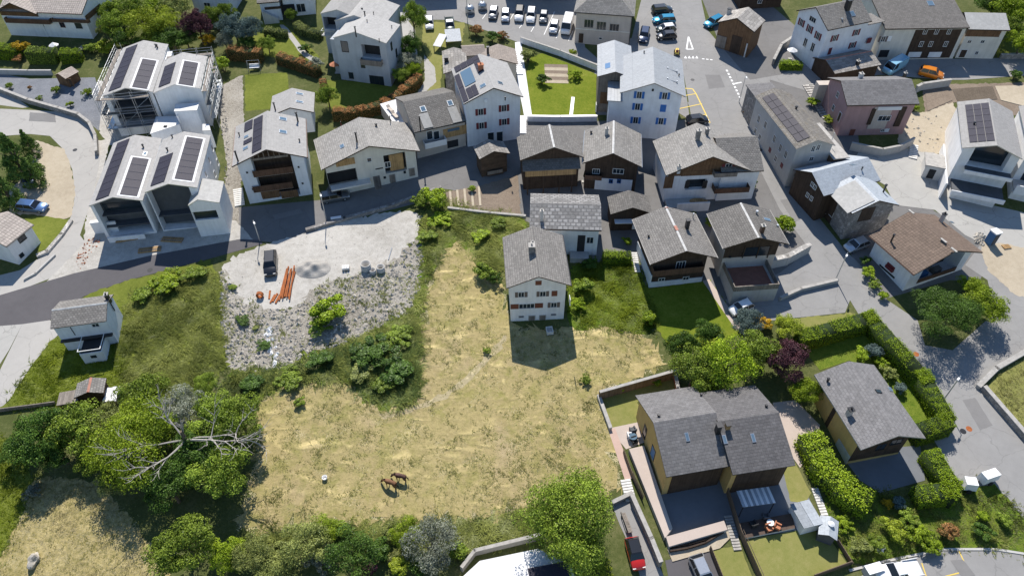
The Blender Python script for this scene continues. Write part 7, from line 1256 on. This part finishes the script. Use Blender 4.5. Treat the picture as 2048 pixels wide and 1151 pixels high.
# gravel plot: concrete rings, rusty pipes, stacks
for u, v, r0, hh_, lb in ((733,538,.75,1.1,'concrete well ring lying back by the pipe stack'),(746,545,.5,.6,'smallest concrete well ring'),(762,541,.62,.8,'upright concrete well ring beside the smallest ring')):
    p = P(u, v); n = 20; b = MB(); pr = [(r0, 0), (r0, hh_), (r0-.12, hh_), (r0-.12, .05)]
    vs_ = [(rr*math.cos(6.2832*i/n), rr*math.sin(6.2832*i/n), z) for rr, z in pr for i in range(n)]; b.add(vs_, [(k*n+i, k*n+(i+1) % n, (k+1)*n+(i+1) % n, (k+1)*n+i) for k in range(3) for i in range(n)]+[tuple(range(3*n, 4*n))]); tag(b.build('well_ring', 'concrete', None, True, loc=g3(p[0], p[1], .01)), lb, 'concrete ring')
for i in range(9):
    p, q_ = P(560+i*2.6+rng.uniform(-2, 2), 603-rng.uniform(0, 14)), P(574+i*2.0+rng.uniform(-3, 3), 537+rng.uniform(-4, 10)); c = (p+q_)/2; d = q_-p; b = MB().box(-np.linalg.norm(d)/2, np.linalg.norm(d)/2, -.09, .09, 0, .14)
    o = tag(b.build('rusty_beam', 'rust', None, loc=g3(c[0], c[1], .02+.12*(i % 3))), 'long rusty steel beam in the pile beside the blackish car', 'steel beam', 'pile of rusty beams'); o.rotation_euler = slope_rot(math.atan2(d[1], d[0]))
for i in range(5):
    p = P(540+i*5+rng.uniform(-1, 1), 594+rng.uniform(-5, 5)); o = tag(MB().box(-.12, .12, -.75, .75, 0, .12).build('rusty_plate', 'rust', None, loc=g3(p[0], p[1], .02+.02*i)), 'short rusty steel bar lying below the beam pile', 'steel bar', 'short rusty bars'); o.rotation_euler = slope_rot(R(rng.uniform(-20, 20)))
b = MB(); p = P(521, 594)
n = 18
b.add([(rr*math.cos(6.2832*i/n), y, rr*math.sin(6.2832*i/n)) for rr, y in ((.5, -.25), (.5, .25), (.34, .25), (.34, -.25)) for i in range(n)], [(k % 4*n+i, k % 4*n+(i+1) % n, (k+1) % 4*n+(i+1) % n, (k+1) % 4*n+i) for k in range(4) for i in range(n)]); tag(b.build('rusty_ring', 'rust', None, loc=g3(p[0], p[1], .45)), 'rusty steel ring standing at the end of the beam pile', 'steel ring')
bm = bmesh.new(); bmesh.ops.create_grid(bm, x_segments=24, y_segments=24, size=1); p = P(625, 538)
for v_ in bm.verts: rr = v_.co.length; v_.co = Vector((v_.co.x*2.8, v_.co.y*1.9, max(0, 1-rr**1.3)*.9*(1+.35*math.sin(v_.co.x*7)*math.cos(v_.co.y*6))-.03+SLOPE*v_.co.y*1.9))
bmesh.ops.delete(bm, geom=[v_ for v_ in bm.verts if (v_.co.x/2.8)**2+(v_.co.y/1.9)**2 > 1.02], context='VERTS'); me = bpy.data.meshes.new('gravel_heap'); bm.to_mesh(me); bm.free(); me.materials.append(M['grey_gravel']); tag(link('gravel_heap', me, None, g3(p[0], p[1])), 'dark grey heap of gravel on the pale plot', 'heap')
p = P(692, 538); o = thing('brick_pallet', 'white hollow block pallet on the gravel plot', 'pallet', g3(p[0], p[1]), R(10)); MB().box(-.55, .55, -.4, .4, 0, .12).build('pallet', 'grey_wood', o)
for i in range(3):
    for j in range(2): MB().box(-.5+i*.35, -.2+i*.35, -.35+j*.38, -.02+j*.38, .12, .5).build('block', 'white_board', o)
p = P(673, 440); o = thing('white_bench', 'small white bench at the roadside wall', 'bench', g3(p[0], p[1], .1), R(15)); MB().box(-.8, .8, -.25, .25, .38, .46).build('seat', 'white_paint', o); MB().box(-.7, -.6, -.2, .2, 0, .38).build('leg', 'white_paint', o); MB().box(.6, .7, -.2, .2, 0, .38).build('leg', 'white_paint', o)
p, q_ = P(777, 520), P(784, 496); d = q_-p; o = tag(MB().tube((0, 0, .1), (float(d[0]), float(d[1]), float(d[2])+.1), .07, .07, 8).build('drain_pipe', 'steel', None, uv=False, loc=g3(p[0], p[1])), 'long grey drain pipe leaning on the rubble', 'pipe')
p = P(226, 792, .6); o = thing('tarp_stack', 'stack of firewood under crumpled white plastic sheet by the garden hut', 'wood stack', g3(p[0], p[1]), R(8)); b = MB(); g_ = random.Random(3); nx, ny = 7, 10; b.add([(-.8+1.6*i/(nx-1), -1.1+2.2*j/(ny-1), 1.1+g_.uniform(-.1, .1)) for j in range(ny) for i in range(nx)], [(j*nx+i, j*nx+i+1, (j+1)*nx+i+1, (j+1)*nx+i) for j in range(ny-1) for i in range(nx-1)]); b.build('sheet', 'tarp_white', o, uv=False); MB().box(-.75, .75, -1.05, 1.05, -.2, .98).build('logs', 'grey_wood', o)
p = P(650, 957); o = thing('feed_tub', 'round white tub lying in the hay meadow near the ponies', 'tub', g3(p[0], p[1])); MB().lathe([(.26, 0), (.33, .4), (.29, .4), (.23, .1)], 14).build('tub', 'tarp_white', o, True); MB().tube((-.33, 0, .4), (0, -.2, .5), .02).tube((0, -.2, .5), (.33, 0, .4), .02).build('handle', 'dark_metal', o, uv=False)
p = P(66, 1118, .4); b = MB(); bm = bmesh.new(); bmesh.ops.create_icosphere(bm, subdivisions=3, radius=1); g_ = np.random.default_rng(3)
for v_ in bm.verts: k = 1+.18*math.sin(v_.co.x*4+1)+.15*math.sin(v_.co.y*5)+.1*math.sin(v_.co.z*7); v_.co = Vector((v_.co.x*.6*k, v_.co.y*.8*k, v_.co.z*.65*k))
me = bpy.data.meshes.new('boulder'); bm.to_mesh(me); bm.free(); me.materials.append(M['stone_chip']); tag(link('boulder', me, None, g3(p[0], p[1], .25)), 'single pale boulder in the dry field', 'boulder')
p = P(1099, 663); o = thing('trough', 'pale stone trough in the farmhouse shadow', 'trough', g3(p[0], p[1]), R(8)); b = MB().box(-.45, .45, -.55, -.42, 0, .5).box(-.45, .45, .42, .55, 0, .5).box(-.45, -.34, -.42, .42, 0, .5).box(.34, .45, -.42, .42, 0, .5); b.build('rim', 'pale_concrete', o); MB().box(-.34, .34, -.42, .42, 0, .3).build('basin', 'concrete', o)
for u, v, lb in ((1754,1099,'white globe garden lamp nearest the fence'),(1762,1096,'white globe garden lamp in the middle of three'),(1758,1104,'lowest white globe garden lamp of three')): p = P(u, v); tag(MB().lathe([(.05, -.3), (.05, .05), (.25, .15), (.34, .38), (.25, .6), (.05, .68)], 14).build('globe_lamp', 'tarp_white', None, True, loc=g3(p[0], p[1], .1)), lb, 'garden lamp', 'white globe lamps')
p = P(1745, 1140, .5); o = thing('waste_cabinet', 'pale metal waste cabinet at the lower car park corner', 'cabinet', g3(p[0], p[1]), R(15)); MB().box(-.9, .9, -.45, .45, 0, 1.1).build('body', 'concrete', o); MB().box(-.95, .95, -.5, .5, 1.1, 1.18).build('lid', 'white_paint', o)
p = P(1985, 475, 1.); o = thing('mobile_toilet', 'blue and white portable toilet cabin by the courtyard', 'cabin', g3(p[0], p[1]), R(20)); MB().box(-.55, .55, -.55, .55, 0, 2.1).build('cabin', 'tarp_blue', o); MB().box(-.62, .62, -.62, .62, 2.1, 2.3).build('roof', 'tarp_white', o); MB().box(-.4, .4, -.6, -.55, .1, 1.9).build('door', 'anthracite', o)
p = P(2012, 494); o = thing('pallet', 'wooden pallet lying beside the blue cabin', 'pallet', g3(p[0], p[1], .03), R(10))
for i in range(6): MB().box(-.6, .6, -.4+i*.15, -.3+i*.15, .1, .13).build('plank', 'honey_wood', o)
for x in (-.5, 0, .5): MB().box(x-.05, x+.05, -.4, .45, 0, .1).build('bearer', 'honey_wood', o)
p = P(1960, 478); stones('stone_heap', 'heap of pale stones beside the blue cabin', [(1945,470),(1965,462),(1978,478),(1962,492),(1950,486)], 14, 'stone_chip', (.15, .4), 0)
for u, v, ang, ml, lb in ((510,140,0,'white_paint','white framed garden swing on the lawn'),):
    p = P(u, v); o = thing('garden_swing', lb, 'swing', g3(p[0], p[1]), R(8))
    for x in (-1.1, 1.1): MB().tube((x, -.7, 0), (x, 0, 1.9), .04).tube((x, .7, 0), (x, 0, 1.9), .04).build('frame', 'steel', o, uv=False)
    MB().tube((-1.1, 0, 1.9), (1.1, 0, 1.9), .04).build('crossbar', 'steel', o, uv=False); MB().box(-.9, .9, -.3, .3, .5, .6).box(-.9, .9, .25, .35, .6, 1.1).build('seat', ml, o); MB().tube((-.8, 0, .6), (-.8, 0, 1.9), .015).tube((.8, 0, .6), (.8, 0, 1.9), .015).build('hanger', 'dark_metal', o, uv=False)
def parasol(u, v, label, mat, r0=1.2, closed=False):
    p = P(u, v, 1.8); o = thing('parasol', label, 'parasol', g3(p[0], p[1])); MB().tube((0, 0, 0), (0, 0, 2.3), .03).build('pole', 'white_paint', o, uv=False); b = MB(); n = 8
    prof = [(r0, 1.75), (.02, 2.3)] if not closed else [(.1, .9), (.16, 1.2), (.03, 2.2)]; b.lathe(prof, n).build('canopy', mat, o); MB().box(-.3, .3, -.3, .3, 0, .1).build('base', 'concrete', o)
parasol(107, 90, 'folded white parasol behind the thick chalet hedge', 'tarp_white', .9); parasol(1169, 345, 'closed green parasol on the dark chalet balcony', 'leaf_core', 1, True); parasol(682, 248, 'closed red parasol behind the cream house', 'red_shutter', 1, True); parasol(670, 128, 'orange parasol at the grey house side', 'terracotta', 1.1); parasol(1585, 100, 'white parasol on the shuttered house terrace', 'tarp_white', 1.)
for i in range(9):
    u = 900+i*7.2; ribbon('plant_row', 'low planted ridge, number %s counted from the grass bank' % ('one', 'two', 'three', 'four', 'five', 'six', 'seven', 'eight', 'nine')[i], 'garden bed', [(u, 384-i*1.2), (u+3, 414-i*.4)], .12, .35, 'tilled_soil' if i % 2 else 'sand', None, .05)
for i, (px_, mt) in enumerate((([(1850,185),(1895,178),(1905,200),(1855,222)], 'tilled_soil'), ([(1905,178),(1985,172),(1995,198),(1915,203)], 'dark_soil'), ([(1990,172),(2060,170),(2060,215),(2002,200)], 'sand'))): slab('garden_plot', 'raised bare earth plot, %s from the orange car' % ('nearest', 'middle', 'farthest')[i], 'garden bed', px_, .12, mt, 'stone', .3)
stones('sand_debris', 'boards and rubble on the sandy bank by the pink house', [(1805,235),(1890,230),(1890,300),(1810,290)], 1.2, 'stone_chip', (.06, .25), 0)
# raised roof terrace beside the terraced house
slab('roof_terrace', 'sunlit white roof terrace with loungers beside the terraced house', 'terrace', [(760,208),(797,197),(812,247),(785,243)], 2.2, 'white_board', 'beige_plaster', 1.)
for u, v, lb in ((781,220,'cushioned lounger nearest the terrace hedge'),(790,232,'cushioned lounger in the middle of the white roof terrace')):
    p = P(u, v, 2.3); o = thing('lounger', lb, 'lounger', g3(p[0], p[1], 2.2), R(35)); MB().box(-.3, .3, -.9, .5, .25, .35).build('seat', 'beige_plaster', o); MB().hexa([(-.3, .5, .25), (.3, .5, .25), (.3, 1.0, .55), (-.3, 1.0, .55)], [(-.3, .5, .35), (.3, .5, .35), (.3, .95, .68), (-.3, .95, .68)]).build('backrest', 'beige_plaster', o)
    for x in (-.25, .25):
        for y in (-.8, .4): MB().box(x-.03, x+.03, y-.03, y+.03, 0, .25).build('leg', 'dark_metal', o)
# vegetable beds in the walled lawn
for i in range(6):
    a = (1093+i*.3, 132+i*6.2); b_ = (1131+i*.3, 133+i*6.2); ribbon('vegetable_bed', 'narrow tilled bed, %s from the flower border' % ('first', 'second', 'third', 'fourth', 'fifth', 'sixth')[i], 'garden bed', [a, b_], .06, 1.0, 'sand' if i % 2 else 'tilled_soil', None, .05)
# sheet-metal lean-tos behind the slab cottage
for u, v, ang, mt, lb in ((906,72,8,'zinc_blue','blue-grey corrugated sheet roof beside the flatbed utility'),(880,82,-20,'white_board','loose white sheet leaning by the grass verge')):
    p = P(u, v, 1.3); o = thing('lean_to', lb, 'lean-to', g3(p[0], p[1]), R(ang)); w_ = 1.5 if u > 900 else .8; b = MB()
    b.hexa([(-w_, -1.6, .9), (w_, -1.6, .9), (w_, 1.6, 1.9), (-w_, 1.6, 1.9)], [(-w_, -1.6, .96), (w_, -1.6, .96), (w_, 1.6, 1.96), (-w_, 1.6, 1.96)]); b.build('roof', mt, o)
    for x in (-w_+.1, w_-.1):
        for y, z in ((-1.4, .95), (1.4, 1.82)): MB().box(x-.06, x+.06, y-.06, y+.06, -.3, z).build('post', 'grey_wood', o)
p = P(1354, 104, .4); o = thing('hand_cart', 'small yellow and red garden tractor at the kerb bed', 'tractor', g3(p[0], p[1]), R(80)); MB().hexa([(-.8, -.4, .3), (.8, -.35, .3), (.8, .35, .3), (-.8, .4, .3)], [(-.6, -.35, .6), (.7, -.25, .85), (.7, .25, .85), (-.6, .35, .6)]).build('bonnet', 'paint_yellow' if 'paint_yellow' in M else 'line_yellow', o); MB().box(-.6, -.1, -.25, .25, .6, .75).box(-.7, -.6, -.25, .25, .7, 1.1).build('seat', 'red_shutter', o); MB().tube((.1, 0, .8), (-.05, 0, 1.1), .03).build('steering_column', 'dark_metal', o, uv=False)
for x in (-.55, .55):
    for s_ in (-1, 1): MB().tube((x, s_*.4, .28), (x, s_*.55, .28), .28, .28, 12).build('wheel', 'rubber', o, uv=False)
# cloth-like debris and building stacks
for u, v, ang, lb in ((255,478,15,'board stack beside the garden pier of the double-gabled house'),(300,500,10,'plank stack in the shade of the double-gabled house'),(345,480,-5,'plank stack under the corner block window')):
    p = P(u, v); o = thing('board_stack', lb, 'planks', g3(p[0], p[1], .02), R(ang))
    for i in range(5): MB().box(-1.6+.1*(i % 2), 1.6, -.5+i*.2, -.32+i*.2, 0, .15+.05*(i % 3)).build('plank', 'grey_wood' if i % 2 else 'honey_wood', o)
stones('debris', 'broken tiles and rubble heap at the building yard corner', [(150,520),(165,490),(190,470),(205,478),(185,505),(160,540)], 12, 'terracotta', (.05, .2), 0); stones('debris', 'white stones heaped against the scaffold foot', [(205,200),(240,205),(262,250),(255,270),(215,262)], 8, 'stone_chip', (.1, .3), 0); stones('debris', 'rough stones along the narrow yard beside the double-gabled house', [(428,180),(448,180),(460,300),(458,400),(445,440),(450,300)], 5, 'stone_chip', (.08, .3), 0); stones('debris', 'white plaster lumps at the foot of the rubble bank', [(528,655),(542,655),(560,720),(548,735),(535,700)], 14, 'tarp_white', (.1, .35), 0)
# ------------------------------------------------------------------ dead tree in the copse
def bare_tree():
    p = P(395, 930); o = thing('dead_tree', 'bleached dead tree spreading bare branches over the copse', 'tree', g3(p[0], p[1])); g_ = random.Random(11); hh_ = 6.4; tr, br = MB(), MB()
    tr.tube((0, 0, -.3), (.1, .2, 3), .38, .3, 9).tube((.1, .2, 3), (.0, .5, hh_), .3, .2, 9)
    def grow(a, d, r0, L, lv):
        q_ = a
        for k in range(4):
            d = (d+Vector((g_.uniform(-.3, .3), g_.uniform(-.3, .3), g_.uniform(-.12, .25)))).normalized(); n2 = q_+d*L/4; br.tube(q_, n2, r0*(1-k*.2), r0*(1-(k+1)*.2), 5); q_ = n2
            if lv > 0 and k > 0:
                for _ in range(2): grow(q_, (d+Vector((g_.uniform(-1, 1), g_.uniform(-1, 1), g_.uniform(-.2, .6)))).normalized(), r0*.5, L*.5, lv-1)
    for u, v, hq in ((322,828,6.2), (482,900,6.), (262,925,6.), (300,965,5.4), (350,862,6.8), (470,858,6.5)):
        e = P(u, v, hq); a = Vector((.0, .4, hh_-1.6)); d = Vector((float(e[0]-p[0]), float(e[1]-p[1]), hq-hh_+1.6)); grow(a, d.normalized(), .14, d.length, 2)
    tr.build('trunk', 'bark', o, uv=False); br.build('branches', 'dead_wood', o, uv=False)
bare_tree()
# ------------------------------------------------------------------ two ponies
def pony(u, v, ang, coat, mane, label, sc_=1.):
    p = P(u, v, .7); o = thing('pony', label, 'horse', g3(p[0], p[1]), ang); o.scale = (sc_,)*3
    V = [(0, 0, 1.02), (-.42, 0, 1.05), (-.68, 0, .98), (.38, 0, 1.0), (.62, 0, 1.08), (.9, 0, .95), (1.12, 0, .62), (1.22, 0, .42), (1.36, 0, .2)]; r_ = [.29, .28, .2, .28, .22, .15, .13, .13, .075]; E = [(0, 1), (1, 2), (0, 3), (3, 4), (4, 5), (5, 6), (6, 7), (7, 8)]
    for s_ in (-1, 1):
        st = 0 if s_ > 0 else .12
        b0 = len(V); V += [(-.58, s_*.16, .82), (-.5+st*.3, s_*.17, .62), (-.7+st, s_*.17, .38), (-.66+st, s_*.17, .1), (-.6+st, s_*.17, .02)]; r_ += [.17, .11, .06, .045, .07]; E += [(1, b0), (b0, b0+1), (b0+1, b0+2), (b0+2, b0+3), (b0+3, b0+4)]
        b0 = len(V); V += [(.44, s_*.15, .78), (.46-st, s_*.15, .45), (.46-st*1.5, s_*.15, .1), (.5-st*1.5, s_*.15, .02)]; r_ += [.13, .065, .045, .07]; E += [(3, b0), (b0, b0+1), (b0+1, b0+2), (b0+2, b0+3)]
    me = bpy.data.meshes.new('body'); me.from_pydata(V, E, []); me.update(); ob = link('body', me, o); md = ob.modifiers.new('skin', 'SKIN'); md.use_smooth_shade = True
    for i, x in enumerate(me.skin_vertices[0].data): x.radius = (r_[i], r_[i]); x.use_root = i == 0
    sb = ob.modifiers.new('subd', 'SUBSURF'); sb.levels = sb.render_levels = 2; dg = bpy.context.evaluated_depsgraph_get(); nm = bpy.data.meshes.new_from_object(ob.evaluated_get(dg)); ob.modifiers.clear(); ob.data = nm; nm.materials.clear(); nm.materials.append(M[coat])
    t_ = MB().tube((-.84, 0, 1.0), (-.98, 0, .8), .06, .08, 7).tube((-.98, 0, .8), (-.98, 0, .35), .08, .03, 7); t_.build('tail', mane, o, True, False)
    b = MB()
    for i in range(9): f = i/8; b.box(.62+f*.52, .72+f*.52, -.035, .035, 1.1-f*.5, 1.32-f*.52)
    b.build('mane', mane, o, uv=False)
    for s_ in (-1, 1): MB().tube((1.13, s_*.07, .62), (1.12, s_*.1, .78), .045, .012, 6).build('ear', coat, o, True, False)
plain('coat_bay', (.16, .075, .035), .7, .25, 2); plain('coat_dark', (.085, .042, .03), .7, .25, 2); plain('mane_dark', (.03, .018, .013), .9, .2, 4)
pony(781, 966, R(158), 'coat_bay', 'mane_dark', 'light bay pony grazing lower in the hay meadow'); pony(801, 953, R(165), 'coat_dark', 'mane_dark', 'dark brown pony grazing behind the bay pony', .95)
